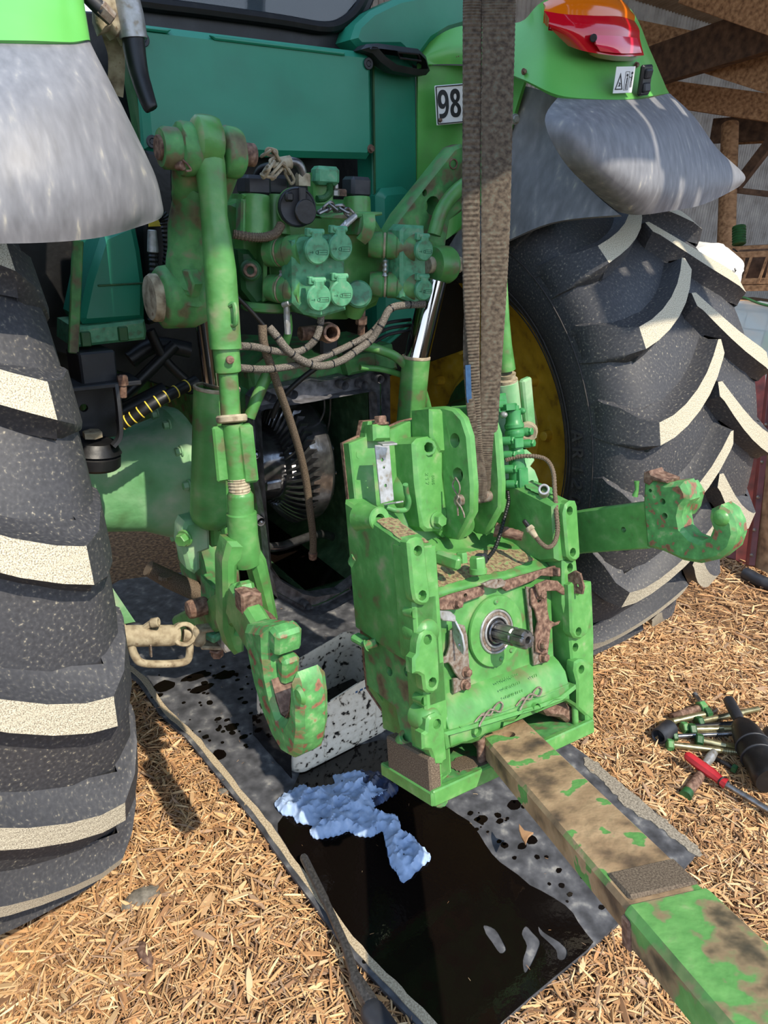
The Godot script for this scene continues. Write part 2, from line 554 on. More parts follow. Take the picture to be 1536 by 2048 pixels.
	M.mat = surface([[0.0, rgb(44, 44, 47)], [0.3, rgb(60, 61, 64)], [0.5, rgb(74, 75, 79)], [0.68, rgb(88, 89, 92)], [0.82, rgb(118, 118, 117)], [1.0, rgb(150, 147, 138)]], 0.62, 0.0, 0.6, 0.018, 34, 1.2)
	M.dust_band = surface([[0.0, rgb(128, 114, 92)], [0.5, rgb(172, 156, 128)], [1.0, rgb(198, 184, 158)]], 0.95, 0.0, 0.12, 0.04, 35, 4.0)
	M.cloth = surface([[0.0, rgb(34, 38, 46)], [0.13, rgb(60, 70, 88)], [0.17, rgb(140, 162, 194)], [0.6, rgb(156, 178, 210)], [1.0, rgb(182, 198, 222)]], 0.8, 0.0, 0.3, 0.02, 36, 1.0)
	M.wood = surface([[0.0, rgb(96, 70, 47)], [0.35, rgb(138, 104, 72)], [0.7, rgb(164, 128, 92)], [1.0, rgb(184, 150, 112)]], 0.85, 0.0, 1.0, 0.012, 37, 1.5, false, {"stretch": Vector3(0.5, 2.0, 2.0)})
	M.wood_dark = surface([[0.0, rgb(58, 43, 33)], [0.5, rgb(86, 65, 49)], [1.0, rgb(112, 88, 68)]], 0.85, 0.0, 1.0, 0.012, 38, 1.5)
	M.tin = surface([[0.0, rgb(118, 114, 108)], [0.5, rgb(150, 148, 144)], [1.0, rgb(172, 170, 164)]], 0.5, 0.35, 2.0, 0.01, 39, 0.3)
	M.tin_roof = surface([[0.0, rgb(136, 124, 108)], [0.5, rgb(160, 148, 132)], [1.0, rgb(174, 164, 148)]], 0.7, 0.1, 2.0, 0.01, 40, 0.3)
	M.red_steel = surface([[0.0, rgb(70, 36, 32)], [0.5, rgb(110, 50, 44)], [0.85, rgb(128, 62, 54)], [1.0, rgb(132, 104, 84)]], 0.5, 0.0, 0.7, 0.01, 41, 0.8)
	M.red_grip = surface([[0.0, rgb(150, 28, 36)], [1.0, rgb(186, 40, 48)]], 0.4, 0.0, 0.3, 0.01, 42, 0.4)
	M.earth = surface([[0.0, rgb(74, 54, 36)], [0.4, rgb(120, 90, 60)], [0.7, rgb(156, 120, 82)], [1.0, rgb(190, 152, 108)]], 0.95, 0.0, 0.35, 0.03, 43, 5.0, true)
	M.drawbar = surface([[0.0, rgb(48, 40, 33)], [0.22, rgb(94, 76, 56)], [0.42, rgb(140, 115, 84)], [0.62, rgb(158, 132, 98)], [0.71, rgb(166, 140, 106)], [0.735, rgb(84, 136, 66)], [0.9, rgb(92, 152, 76)], [1.0, rgb(120, 140, 86)]], 0.85, 0.0, 0.55, 0.008, 45, 3.5)
	M.stone = surface([[0.0, rgb(84, 80, 72)], [0.5, rgb(112, 106, 96)], [1.0, rgb(136, 130, 118)]], 0.9, 0.0, 0.2, 0.02, 45, 3.0)
	M.white_sheet = surface([[0.0, rgb(196, 194, 188)], [1.0, rgb(228, 227, 222)]], 0.6, 0.0, 0.6, 0.01, 46, 0.8)
	M.print_black = surface([[0.0, rgb(18, 20, 22)]], 0.5, 0.0, 1.0, 0.01, 1, 0.0)
	M.print_white = surface([[0.0, rgb(226, 228, 226)]], 0.45, 0.0, 1.0, 0.01, 1, 0.0)
	M.sticker_yellow = surface([[0.0, rgb(232, 206, 74)]], 0.5, 0.0, 1.0, 0.01, 1, 0.0)
	M.print_teal = surface([[0.0, rgb(34, 84, 58)]], 0.6, 0.0, 1.0, 0.01, 1, 0.0)
	M.blue = surface([[0.0, rgb(36, 70, 106)], [1.0, rgb(56, 92, 130)]], 0.85, 0.0, 0.2, 0.02, 1, 1.0)
	M.cap_green = surface([[0.0, rgb(44, 104, 56)], [0.5, rgb(54, 132, 72)], [1.0, rgb(78, 140, 86)]], 0.42, 0.0, 0.3, 0.01, 48, 0.8)
	M.steel_dark = surface([[0.0, rgb(58, 56, 55)], [0.5, rgb(84, 82, 80)], [1.0, rgb(112, 108, 104)]], 0.42, 0.6, 0.1, 0.02, 49, 1.0)
	M.crust = surface([[0.0, rgb(74, 60, 44)], [0.4, rgb(122, 104, 76)], [0.62, rgb(150, 132, 98)], [0.72, rgb(112, 128, 80)], [1.0, rgb(98, 150, 82)]], 0.95, 0.0, 0.2, 0.03, 50, 5.0)
	M.sleeve = surface([[0.0, rgb(40, 40, 32)], [0.24, rgb(84, 74, 54)], [0.4, rgb(134, 114, 84)], [0.5, rgb(118, 128, 82)], [0.54, rgb(88, 144, 72)], [0.8, rgb(104, 158, 84)], [1.0, rgb(146, 160, 112)]], 0.75, 0.0, 0.6, 0.012, 51, 2.5)
	M.dust_grey = surface([[0.0, rgb(84, 78, 68)], [0.5, rgb(134, 126, 112)], [1.0, rgb(166, 158, 142)]], 0.95, 0.0, 0.2, 0.05, 52, 3.0)
	M.soaked = surface([[0.0, rgb(20, 26, 44)], [0.6, rgb(34, 48, 78)], [1.0, rgb(70, 92, 132)]], 0.4, 0.0, 0.3, 0.012, 53, 0.8)
	M.red_lens = lens_mat(rgb(196, 14, 34))
	M.pink_lens = lens_mat(rgb(216, 44, 74))
	M.amber_lens = lens_mat(rgb(222, 110, 12))
	M.glass = StandardMaterial3D.new()
	M.glass.transparency = BaseMaterial3D.TRANSPARENCY_ALPHA
	M.glass.albedo_color = Color(0.3, 0.36, 0.4, 0.35)
	M.glass.roughness = 0.03
	M.wrap = StandardMaterial3D.new()
	M.wrap.transparency = BaseMaterial3D.TRANSPARENCY_ALPHA
	M.wrap.albedo_color = Color(0.82, 0.88, 0.88, 0.38)
	M.wrap.roughness = 0.12

func lens_mat(c: Color) -> StandardMaterial3D:
	var m := surface([[0.0, c]], 0.14, 0.0, 0.05, 0.05, 47, 0.0)
	m.clearcoat_enabled = true
	m.clearcoat = 0.6
	m.clearcoat_roughness = 0.08
	return m

# ---------------------------------------------------------------- the ground and its wood chips
func build_ground() -> void:
	var s := Soup.new()
	var nz := FastNoiseLite.new()
	nz.seed = 3; nz.frequency = 0.9
	var xs := []
	var zs := []
	for i in 61: xs.append(-4.0 + 20.0 * pow(i / 60.0, 1.5))
	for i in 61: zs.append(3.4 - 20.0 * pow(i / 60.0, 1.5))
	for i in 60:
		for j in 60:
			var p := []
			for q in [[0, 0], [1, 0], [1, 1], [0, 1]]:
				var x: float = xs[i + q[0]]
				var z: float = zs[j + q[1]]
				p.append(Vector3(x, nz.get_noise_2d(x, z) * 0.012 - 0.012, z))
			s.quad(p[0], p[1], p[2], p[3])
	struct("floor", s, M.earth, "yard floor of trodden bark under the wood chips")
	# slivers of wood: four cuts of sliver, strewn flat at every turn
	var cuts := []
	for k in 4:
		var c := Soup.new()
		var w: float = [0.05, 0.085, 0.14, 0.22][k]
		var th: float = [0.05, 0.05, 0.045, 0.04][k]
		var rows := []
		for q in [[-0.5, 0.12, 0.0], [-0.3, 0.85, 0.02], [0.12, 1.0, 0.05], [0.4, 0.6, 0.02], [0.5, 0.1, -0.01]]:
			rows.append(PackedVector3Array([Vector3(q[0], -th / 2 + q[2], -w * q[1] / 2), Vector3(q[0], -th / 2 + q[2], w * q[1] / 2), Vector3(q[0] * 0.97, th / 2 + q[2], w * q[1] * 0.42), Vector3(q[0] * 1.02, th / 2 + q[2], -w * q[1] * 0.4)]))
		c.skin(rows)
		cuts.append(c.done(20.0))
	var chip := StandardMaterial3D.new()
	chip.vertex_color_use_as_albedo = true
	chip.roughness = 0.85
	var tones := [rgb(226, 192, 142), rgb(214, 174, 122), rgb(198, 154, 104), rgb(236, 208, 162), rgb(172, 128, 86), rgb(206, 164, 112), rgb(134, 100, 70), rgb(220, 182, 134), rgb(186, 140, 94), rgb(160, 134, 110)]
	var rng := RandomNumberGenerator.new()
	rng.seed = 41
	var many := [52000, 38000, 11000, 2600]
	for k in 4:
		var spots := []
		while spots.size() < many[k]:
			var x: float
			var z: float
			if rng.randf() < 0.7:
				x = rng.randf_range(-1.0, 1.7); z = rng.randf_range(-0.7, 1.6)
			else:
				x = rng.randf_range(0.6, 4.4); z = rng.randf_range(-2.4, 1.3)
			if on_mat(Vector2(x, z)) and rng.randf() < [0.982, 0.996, 0.999, 1.0][k]: continue
			spots.append(Vector2(x, z))
		var mm := MultiMesh.new()
		mm.transform_format = MultiMesh.TRANSFORM_3D
		mm.use_colors = true
		mm.mesh = cuts[k]
		mm.instance_count = spots.size()
		for i in spots.size():
			var p: Vector2 = spots[i]
			var big := 1.0 + clampf((p.distance_to(Vector2(-0.3, 1.2)) - 1.2) * 0.25, 0.0, 0.8)
			var l: float = rng.randf_range([0.02, 0.028, 0.03, 0.035][k], [0.055, 0.07, 0.068, 0.075][k]) * big * (0.22 if on_mat(p) else 1.0)
			var b := Basis(Vector3.UP, rng.randf() * TAU) * Basis(Vector3.BACK, rng.randfn(0.0, 0.2)) * Basis(Vector3.RIGHT, rng.randfn(0.0, 0.45))
			b = b.scaled_local(Vector3(l, l * 0.8, l))
			var y := rng.randf_range(-0.006, 0.013) + (0.014 if on_mat(p) else 0.0)
			mm.set_instance_transform(i, Transform3D(b, Vector3(p.x, y, p.y)))
			var c: Color = tones[rng.randi() % tones.size()]
			var patch := 0.5 + 0.5 * nz.get_noise_2d(p.x * 3.0, p.y * 3.0)
			c = c.lerp(rgb(158, 116, 78), clampf(patch * 0.4, 0.0, 0.4)) * rng.randf_range(0.85, 1.08)
			mm.set_instance_color(i, c.srgb_to_linear())
		var mi := MultiMeshInstance3D.new()
		mi.name = numbered("wood_chips")
		mi.multimesh = mm
		mi.material_override = chip
		add_child(mi)
		tag(mi, ["finest splinters of the tan wood chips on the yard", "narrow slivers of tan wood chips on the yard", "broad chips of tan wood strewn over the yard", "largest flat chips of tan wood on the yard"][k], "wood chips", "", "stuff")

var mat_outline := PackedVector2Array()
func on_mat(p: Vector2) -> bool:
	return Geometry2D.is_point_in_polygon(p, mat_outline)

# ---------------------------------------------------------------- the pole shed behind
func tin_sheet(a: Vector3, b: Vector3, up: Vector3, pitch: float, deep: float) -> Soup:
	# corrugations along "up", from a to b
	var s := Soup.new()
	var n := int(a.distance_to(b) / pitch) * 6
	var out := (b - a).cross(up).normalized()
	var lo := PackedVector3Array()
	var hi := PackedVector3Array()
	for i in n + 1:
		var p := a.lerp(b, float(i) / n) + out * sin(TAU * i / 6.0) * deep
		lo.append(p); hi.append(p + up)
	for i in n:
		s.quad(lo[i], lo[i + 1], hi[i + 1], hi[i])
		s.quad(lo[i + 1] - out * 0.004, lo[i] - out * 0.004, hi[i] - out * 0.004, hi[i + 1] - out * 0.004)
	return s

func beam(called: String, a: Vector3, b: Vector3, w: float, h: float, m: Material) -> void:
	# a timber from a to b, its top edge on the line
	struct(called, Soup.new().bar(a - Vector3(0, h / 2, 0), b - Vector3(0, h / 2, 0), w, h, 0.006).rough(0.004, 4.0), m, "sawn shed timber")

func build_shed() -> void:
	struct("wall_back", tin_sheet(Vector3(3.0, -0.1, -7.2), Vector3(22.0, -0.1, -7.2), Vector3(0, 5.0, 0), 0.09, 0.014), M.tin, "corrugated iron back wall of the shed")
	struct("wall_side", tin_sheet(Vector3(22.0, -0.1, -7.2), Vector3(22.0, -0.1, 3.0), Vector3(0, 7.0, 0), 0.09, 0.014), M.tin, "corrugated iron side wall of the shed")
	struct("ceiling", tin_sheet(Vector3(2.0, 4.72, -7.6), Vector3(22.5, 4.72, -7.6), Vector3(0, 2.0, 9.4), 0.09, 0.014), M.tin_roof, "corrugated iron roof of the shed")
	# purlins, the dark rafter under them, the pole with its beam, girt and brace
	beam("trim_1", Vector3(9.546, 4.545, -7.3), Vector3(10.078, 4.177, -5.909), 0.09, 0.49, M.wood)
	beam("trim_2", Vector3(8.34, 4.455, -4.896), Vector3(8.378, 3.755, -3.147), 0.09, 0.36, M.wood)
	beam("trim_3", Vector3(9.477, 4.017, -5.452), Vector3(9.658, 3.41, -3.65), 0.09, 0.42, M.wood)
	beam("trim_4", Vector3(10.447, 3.695, -6.73), Vector3(11.322, 3.279, -4.391), 0.09, 0.37, M.wood)
	beam("trim_5", Vector3(9.518, 3.886, -6.565), Vector3(9.03, 4.155, -3.562), 0.15, 0.54, M.wood_dark)
	beam("trim_6", Vector3(11.746, 3.2, -6.33), Vector3(12.104, 3.247, -4.748), 0.15, 0.38, M.wood_dark)
	beam("trim_7", Vector3(12.393, 2.988, -6.285), Vector3(12.734, 3.029, -4.982), 0.09, 0.14, M.wood)
	struct("trim_8", Soup.new().lathe(Vector3(10.629, 0.696, -4.859), Vector3(11.202, 3.026, -5.689), [Vector2(0.145, -1.3), Vector2(0.14, 0.5), Vector2(0.132, 2.55)], 14).rough(0.008, 3.0), M.wood, "round shed pole")
	struct("trim_9", Soup.new().bar(Vector3(11.201, 2.119, -5.34), Vector3(11.129, 2.954, -4.761), 0.1, 0.17, 0.006), M.wood_dark, "diagonal brace of the shed")
	beam("trim_10", Vector3(11.274, 2.107, -5.414), Vector3(11.831, 1.99, -4.274), 0.07, 0.09, M.wood_dark)
	# shelf with pots, crates, bag, wrapped pallet, red steel bin
	var sh := thing("shelf", "rough wooden shelf board on the corrugated shed wall", "shelf")
	put("shelf_board", Soup.new().bar(Vector3(8.876, 1.231, -3.86), Vector3(9.216, 1.316, -3.12), 0.3, 0.07, 0.006), M.wood, sh)
	var pot := thing("plant_pot", "stack of dark green ribbed pots standing on the shed shelf", "pots")
	var prof := []
	for k in 7:
		prof.append(Vector2(0.075, k * 0.035)); prof.append(Vector2(0.088, k * 0.035 + 0.012)); prof.append(Vector2(0.082, k * 0.035 + 0.03))
	put("stacked_pot", Soup.new().lathe(Vector3(8.772, 1.297, -3.702), Vector3(8.843, 1.623, -3.824), prof, 20), M.green_dark, pot, 25.0)
	var cr := thing("wooden_crate", "brown slatted wooden crate under the shed shelf", "crate")
	for q in [[1474, 512, 1484, 566, 0.16, 0.02], [1497, 506, 1490, 566, 0.1, 0.02], [1530, 505, 1524, 566, 0.16, 0.02]]:
		pass
	var A := Vector3(7.889, 1.229, -3.229)
	var xr := (Vector3(8.012, 1.296, -2.637) - A).normalized()
	var cf := Transform3D(Basis(xr, Vector3.UP, xr.cross(Vector3.UP)), A)
	for q in [[0.06, -0.2, 0.16, 0.4], [0.5, -0.2, 0.16, 0.4], [0.84, -0.2, 0.1, 0.4]]: put("crate_post", Soup.new().box(Vector3(q[2], q[3], 0.03), cf.translated_local(Vector3(q[0], q[1], 0.02)), 0.004), M.wood, cr)
	for y in [-0.03, -0.34, -0.42]: put("crate_slat", Soup.new().box(Vector3(1.0, 0.07, 0.02), cf.translated_local(Vector3(0.45, y, 0.045)), 0.003), M.wood, cr)
	for x in [0.2, 0.38, 0.64]: put("crate_batten", Soup.new().box(Vector3(0.03, 0.34, 0.02), cf.translated_local(Vector3(x, -0.2, 0.05)) * Transform3D(Basis(Vector3.BACK, -0.12), Vector3.ZERO), 0.003), M.wood, cr)
	put("crate_back", Soup.new().box(Vector3(1.0, 0.46, 0.02), cf.translated_local(Vector3(0.45, -0.2, -0.3)), 0.003), M.wood_dark, cr)
	var bag := thing("feed_bag", "crumpled white woven bag with black print beside the crates", "bag")
	put("bag_body", Soup.new().patch([[Vector3(5.593, 1.328, -2.647), Vector3(5.689, 1.354, -2.524), Vector3(5.773, 1.38, -2.396), Vector3(5.927, 1.37, -2.278), Vector3(6.115, 1.317, -2.262)], [Vector3(5.359, 1.214, -2.459), Vector3(5.362, 1.281, -2.264), Vector3(5.462, 1.324, -2.134), Vector3(5.684, 1.296, -2.038), Vector3(6.071, 1.201, -2.084)], [Vector3(5.265, 1.044, -2.356), Vector3(5.199, 1.124, -2.07), Vector3(5.408, 1.182, -2.017), Vector3(5.501, 1.171, -1.876), Vector3(5.923, 1.085, -1.981)], [Vector3(5.228, 0.872, -2.291), Vector3(5.162, 0.951, -2.005), Vector3(5.336, 1, -1.904), Vector3(5.486, 1.004, -1.825), Vector3(5.918, 0.931, -1.969)], [Vector3(5.172, 0.613, -2.194), Vector3(5.108, 0.703, -1.911), Vector3(5.283, 0.752, -1.81), Vector3(5.413, 0.755, -1.744), Vector3(5.847, 0.711, -1.903)]], 6, 0.02).rough(0.02, 5.0, 3), M.white_sheet, bag, 70.0)
	for q in [[Vector3(5.419, 1.109, -1.821), 0.05], [Vector3(5.559, 1.172, -1.861), 0.04], [Vector3(5.434, 1.045, -1.776), 0.045]]: put("bag_print", Soup.new().box(Vector3(0.012, q[1], 0.004), Transform3D(Basis(Vector3.BACK, 0.7), q[0]), 0.001).box(Vector3(0.03, 0.01, 0.004), Transform3D(Basis(Vector3.BACK, 0.7), q[0] + Vector3(0.01, -0.01, 0)), 0.001), M.print_black, bag)
	var cord := thing("hanging_cable", "thin black cable hanging from the shed shelf over the bag", "cable")
	put("cable_run", Soup.new().tube(Soup.spline([Vector3(8.49, 1.246, -3.61), Vector3(8.218, 1.224, -3.391), Vector3(8.034, 1.142, -3.212), Vector3(7.921, 1.008, -3.088)], 6), 0.01, 6), M.black, cord)
	var wp := thing("wrapped_pallet", "pallet of green and white cartons under clear stretch wrap", "pallet")
	var W0 := Vector3(4.618, 0.993, -1.439)
	var wx := (Vector3(Vector3(4.724, 1.043, -0.985).x, W0.y, Vector3(4.724, 1.043, -0.985).z) - W0).normalized()
	var wf := Transform3D(Basis(wx, Vector3.UP, wx.cross(Vector3.UP)), W0)
	var rng := RandomNumberGenerator.new()
	rng.seed = 12
	for r in 4:
		for k in 5:
			var mm: Material = [M.cap_teal, M.white_sheet, M.fender_green, M.teal, M.print_white][rng.randi() % 5]
			put("carton", Soup.new().box(Vector3(0.15, 0.13, 0.2), wf.translated_local(Vector3(0.02 + k * 0.158, -0.12 - r * 0.138, -0.08 + rng.randf_range(-0.02, 0.02))), 0.006), mm, wp)
	put("carton_lid", Soup.new().box(Vector3(0.84, 0.05, 0.26), wf.translated_local(Vector3(0.34, -0.02, -0.08)), 0.006), M.wood, wp)
	put("pallet_base", Soup.new().box(Vector3(0.9, 0.1, 0.4), wf.translated_local(Vector3(0.34, -0.72, -0.1)), 0.006), M.wood, wp)
	put("stretch_wrap", Soup.new().patch([wrap_row(wf, 0.02), wrap_row(wf, -0.12), wrap_row(wf, -0.26), wrap_row(wf, -0.4), wrap_row(wf, -0.54), wrap_row(wf, -0.66)], 5, 0.004).rough(0.016, 9.0, 5), M.wrap, wp, 70.0)
	put("green_strap", Soup.new().tube(Soup.spline([wf * Vector3(-0.1, 0.035, 0.07), wf * Vector3(0.2, 0.05, 0.07), wf * Vector3(0.4, 0.01, 0.08), wf * Vector3(0.8, 0.0, 0.08)], 5), 0.018, 8, false, 0.5), M.green_dark, wp)
	var bin := thing("steel_bin", "rust red steel bin with a riveted corner post behind the far tyre", "bin")
	put("bin_panel", Soup.new().patch([[Vector3(2.585, 0.712, -0.274), Vector3(2.635, 0.776, -0.204), Vector3(2.695, 0.823, -0.078), Vector3(2.736, 0.893, 0.008)], [Vector3(2.481, 0.458, -0.146), Vector3(2.547, 0.502, -0.055), Vector3(2.611, 0.551, 0.06), Vector3(2.63, 0.572, 0.143)], [Vector3(2.382, 0.183, -0.017), Vector3(2.459, 0.235, 0.092), Vector3(2.505, 0.254, 0.169), Vector3(2.528, 0.272, 0.23)], [Vector3(2.3, -0.014, 0.083), Vector3(2.37, 0.013, 0.2), Vector3(2.403, 0.011, 0.252), Vector3(2.415, -0.001, 0.321)]], 4, 0.012), M.red_steel, bin)
	var po := put("bin_post", Soup.new().bar(Vector3(2.685, 0.952, 0.061), Vector3(2.352, 0.035, 0.363), 0.075, 0.03, 0.003, Vector3(0.6, 0, 0.8)), M.red_steel, bin)
	for q in [[1532, 850], [1525, 925], [1519, 995], [1512, 1060], [1506, 1110]]: put("post_rivet", Soup.new().cyl(Vector3(2.426, 0.338, 0.282) * 0.0 + bin_at(q[0], q[1]), bin_at(q[0], q[1]) + Vector3(-0.5, 0.1, 0.8) * 0.012, 0.009, 0.006, 10), M.rust_grey, po)
	put("bin_side", Soup.new().patch([[Vector3(2.678, 0.954, 0.068), Vector3(2.454, 1.063, 0.319)], [Vector3(2.507, 0.485, 0.222), Vector3(2.353, 0.597, 0.494)], [Vector3(2.356, 0.035, 0.366), Vector3(2.243, 0.091, 0.685)]], 3, 0.01), M.wood, bin)
	var pp := thing("black_pipe", "piece of black plastic pipe on the chips by the red bin", "pipe")
	put("pipe", Soup.new().tube([Vector3(2.269, 0.03, 0.386), Vector3(2.257, 0.03, 0.447), Vector3(2.258, 0.03, 0.525), Vector3(2.333, 0.03, 0.614)], 0.03, 14), M.dark_plastic, pp)

func bin_at(x: float, y: float) -> Vector3:
	var f := (y - 720.0) / 412.0
	return Vector3(2.643, 0.959, 0.081).lerp(Vector3(2.314, 0.053, 0.38), f) + Vector3(0.0 * x, 0, 0)

func wrap_row(wf: Transform3D, y: float) -> Array:
	return [wf * Vector3(-0.1, y, -0.1), wf * Vector3(-0.09, y, 0.04), wf * Vector3(0.1, y - 0.01, 0.06), wf * Vector3(0.35, y + 0.01, 0.065), wf * Vector3(0.6, y, 0.06), wf * Vector3(0.85, y, 0.05)]

# ---------------------------------------------------------------- the tractor
const R_TYRE := 0.87
const AXLE := 0.84

func build_tractor() -> void:
	var T := thing("tractor", "big green farm tractor seen from behind, its rear gear case opened up", "tractor")
	wheel(T, -0.985, -1.0, 11.1)
	wheel(T, 0.92, 1.0, 27.5)
	fenders(T)
	cab(T)
	axle(T)
	gear_case(T)
	lift_gear(T)
	hydraulics(T)
	lower_links(T)

func wheel(T: Node3D, cx: float, side: float, nose_at: float) -> void:
	# side: which way the outside of the tractor lies
	var c := Vector3(cx, AXLE, 0)
	var s := Soup.new()
	var prof := []
	for q in [[-0.2, 0.50], [-0.225, 0.515], [-0.27, 0.55], [-0.308, 0.61], [-0.322, 0.67], [-0.322, 0.72], [-0.31, 0.765], [-0.27, 0.803], [-0.2, 0.818], [-0.1, 0.822], [0.1, 0.822], [0.2, 0.818], [0.27, 0.803], [0.31, 0.765], [0.322, 0.72], [0.322, 0.67], [0.308, 0.61], [0.27, 0.55], [0.225, 0.515], [0.2, 0.50]]:
		prof.append(Vector2(q[1], q[0]))
	prof.append(prof[0])
	s.lathe(c, c + Vector3.RIGHT, prof, 120, true, 0.0, false)
	var tyre := put("rear_tyre", s, M.tyre, T, 50.0)
	var n := 22
	for inner in [1.0, -1.0]:
		for k in n:
			var a0 := nose_at + 360.0 / n * k + (0.0 if inner > 0.0 else 9.0)
			var ang := fposmod(a0, 360.0)
			if ang > 110.0 and ang < 305.0: continue
			lug(tyre, c, deg_to_rad(a0), -side * inner)
	if side < 0.0: return
	# moulded rings on the side wall, then the rim
	var rings := Soup.new()
	for q in [[0.535, -0.262], [0.556, -0.279], [0.575, -0.291], [0.682, -0.3235]]:
		var path := []
		for k in 90: path.append(c + Vector3(q[1], sin(TAU * k / 90) * q[0], cos(TAU * k / 90) * q[0]))
		rings.tube(path, 0.0022, 5, true)
	put("moulded_ring", rings, M.sidewall, tyre)
	var word := "AR1200"
	for i in word.length():
		var a := deg_to_rad(16.5 - i * 4.1)
		var tm := TextMesh.new()
		tm.text = word[i]
		tm.font = font_bold()
		tm.font_size = 40
		tm.pixel_size = 0.0013
		tm.depth = 0.005
		var rad := Vector3(0, sin(a), cos(a))
		var o := put("sidewall_letter", tm, M.sidewall, tyre)
		var right := Vector3(0, -cos(a), sin(a))
		o.transform = Transform3D(Basis(right, rad, right.cross(rad)), c + Vector3(-0.3185, 0, 0) + rad * 0.628)
	var rim := Soup.new()
	var rp := []
	for q in [[0.502, 0.1], [0.514, -0.18], [0.521, -0.206], [0.517, -0.216], [0.508, -0.217], [0.494, -0.2], [0.486, -0.16], [0.466, -0.145], [0.452, -0.14], [0.435, -0.12], [0.38, -0.09], [0.24, -0.06], [0.22, -0.08], [0.0, -0.08]]: rp.append(Vector2(q[0], q[1]))
	rim.lathe(c, c + Vector3.RIGHT, rp, 80)
	put("wheel_rim", rim, M.rim, T, 30.0)
	for k in 10:
		var a := TAU * k / 10 + 0.2
		var p := c + Vector3(-0.082, sin(a) * 0.3, cos(a) * 0.3)
		put("wheel_bolt", Soup.new().cyl(p + Vector3(0.02, 0, 0), p - Vector3(0.02, 0, 0), 0.02, 0.016, 12), M.rim, T)
	put("hub", Soup.new().lathe(c, c + Vector3.LEFT, [Vector2(0.21, 0.07), Vector2(0.2, 0.1), Vector2(0.13, 0.12), Vector2(0.12, 0.2), Vector2(0.1, 0.25)], 28), M.green_dark, T)

func lug(tyre: Node, c: Vector3, a0: float, sx: float) -> void:
	# sx: the side of the tyre that the lug starts from; rows run from its nose at the middle to its foot on the shoulder:
	# across, angle behind the nose, half width above and below (degrees), radius
	var rows := []
	for q in [[-0.028, 1.6, 1.2, 1.3, 0.868], [-0.012, 0.9, 1.9, 1.6, 0.87], [0.03, -1.9, 1.9, 1.8, 0.87], [0.075, -4.6, 1.9, 1.8, 0.87], [0.125, -7.0, 1.85, 1.8, 0.869], [0.18, -9.1, 1.85, 1.8, 0.867], [0.23, -10.6, 1.9, 1.8, 0.862], [0.272, -11.6, 2.1, 1.8, 0.85], [0.30, -11.4, 3.0, 2.0, 0.815], [0.318, -10.4, 4.4, 2.2, 0.775], [0.328, -9.6, 5.0, 2.0, 0.735], [0.324, -9.2, 4.0, 1.4, 0.70]]:
		var f := func(deg: float, rad: float, xx: float) -> Vector3:
			var g := a0 + deg_to_rad(deg)
			return c + Vector3(xx * sx, sin(g) * rad, cos(g) * rad)
		var low: float = minf(q[4] - 0.012, 0.812) if q[4] > 0.82 else q[4] - 0.028
		var xb: float = q[0] if q[0] < 0.28 else q[0] - 0.03
		rows.append(PackedVector3Array([f.call(q[1] + q[2] + 2.6, low, xb), f.call(q[1] + q[2] + 0.9, lerpf(low, q[4], 0.4), q[0]), f.call(q[1] + q[2], q[4], q[0]), f.call(q[1] - q[3], q[4], q[0]), f.call(q[1] - q[3] - 0.5, lerpf(low, q[4], 0.4), q[0]), f.call(q[1] - q[3] - 1.3, low, xb)]))
	var top := Soup.new()
	var body := Soup.new()
	for i in rows.size() - 1:
		var a = rows[i]
		var b = rows[i + 1]
		for j in 5:
			var dst := top if j == 2 and i < 7 else body
			if sx < 0.0: dst.quad(a[j], b[j], b[j + 1], a[j + 1])
			else: dst.quad(a[j], a[j + 1], b[j + 1], b[j])
	var e = rows[0]
	body.fan(e, sx > 0.0)
	var z = rows[rows.size() - 1]
	body.fan(z, sx < 0.0)
	var m := body.done(40.0)
	m.add_surface_from_arrays(Mesh.PRIMITIVE_TRIANGLES, top.done(30.0).surface_get_arrays(0))
	m.surface_set_material(0, M.tyre)
	m.surface_set_material(1, M.sawdust)
	var o := put("lug", m, null, tyre)
	o.material_override = null

func font_bold() -> Font:
	var f := SystemFont.new()
	f.font_names = PackedStringArray(["Droid Sans"])
	f.font_weight = 700
	return f

func text(called: String, said: String, xf: Transform3D, high: float, m: Material, parent: Node, wide := 1.0, deep := 0.0012) -> void:
	# letters of cap height "high", standing on xf's x, y
	var tm := TextMesh.new()
	tm.text = said
	tm.font = font_bold()
	tm.font_size = 64
	tm.pixel_size = high / 46.0
	tm.depth = deep
	var o := put(called, tm, m, parent)
	o.transform = Transform3D(xf.basis * Basis.from_scale(Vector3(wide, 1, 1)), xf.origin)

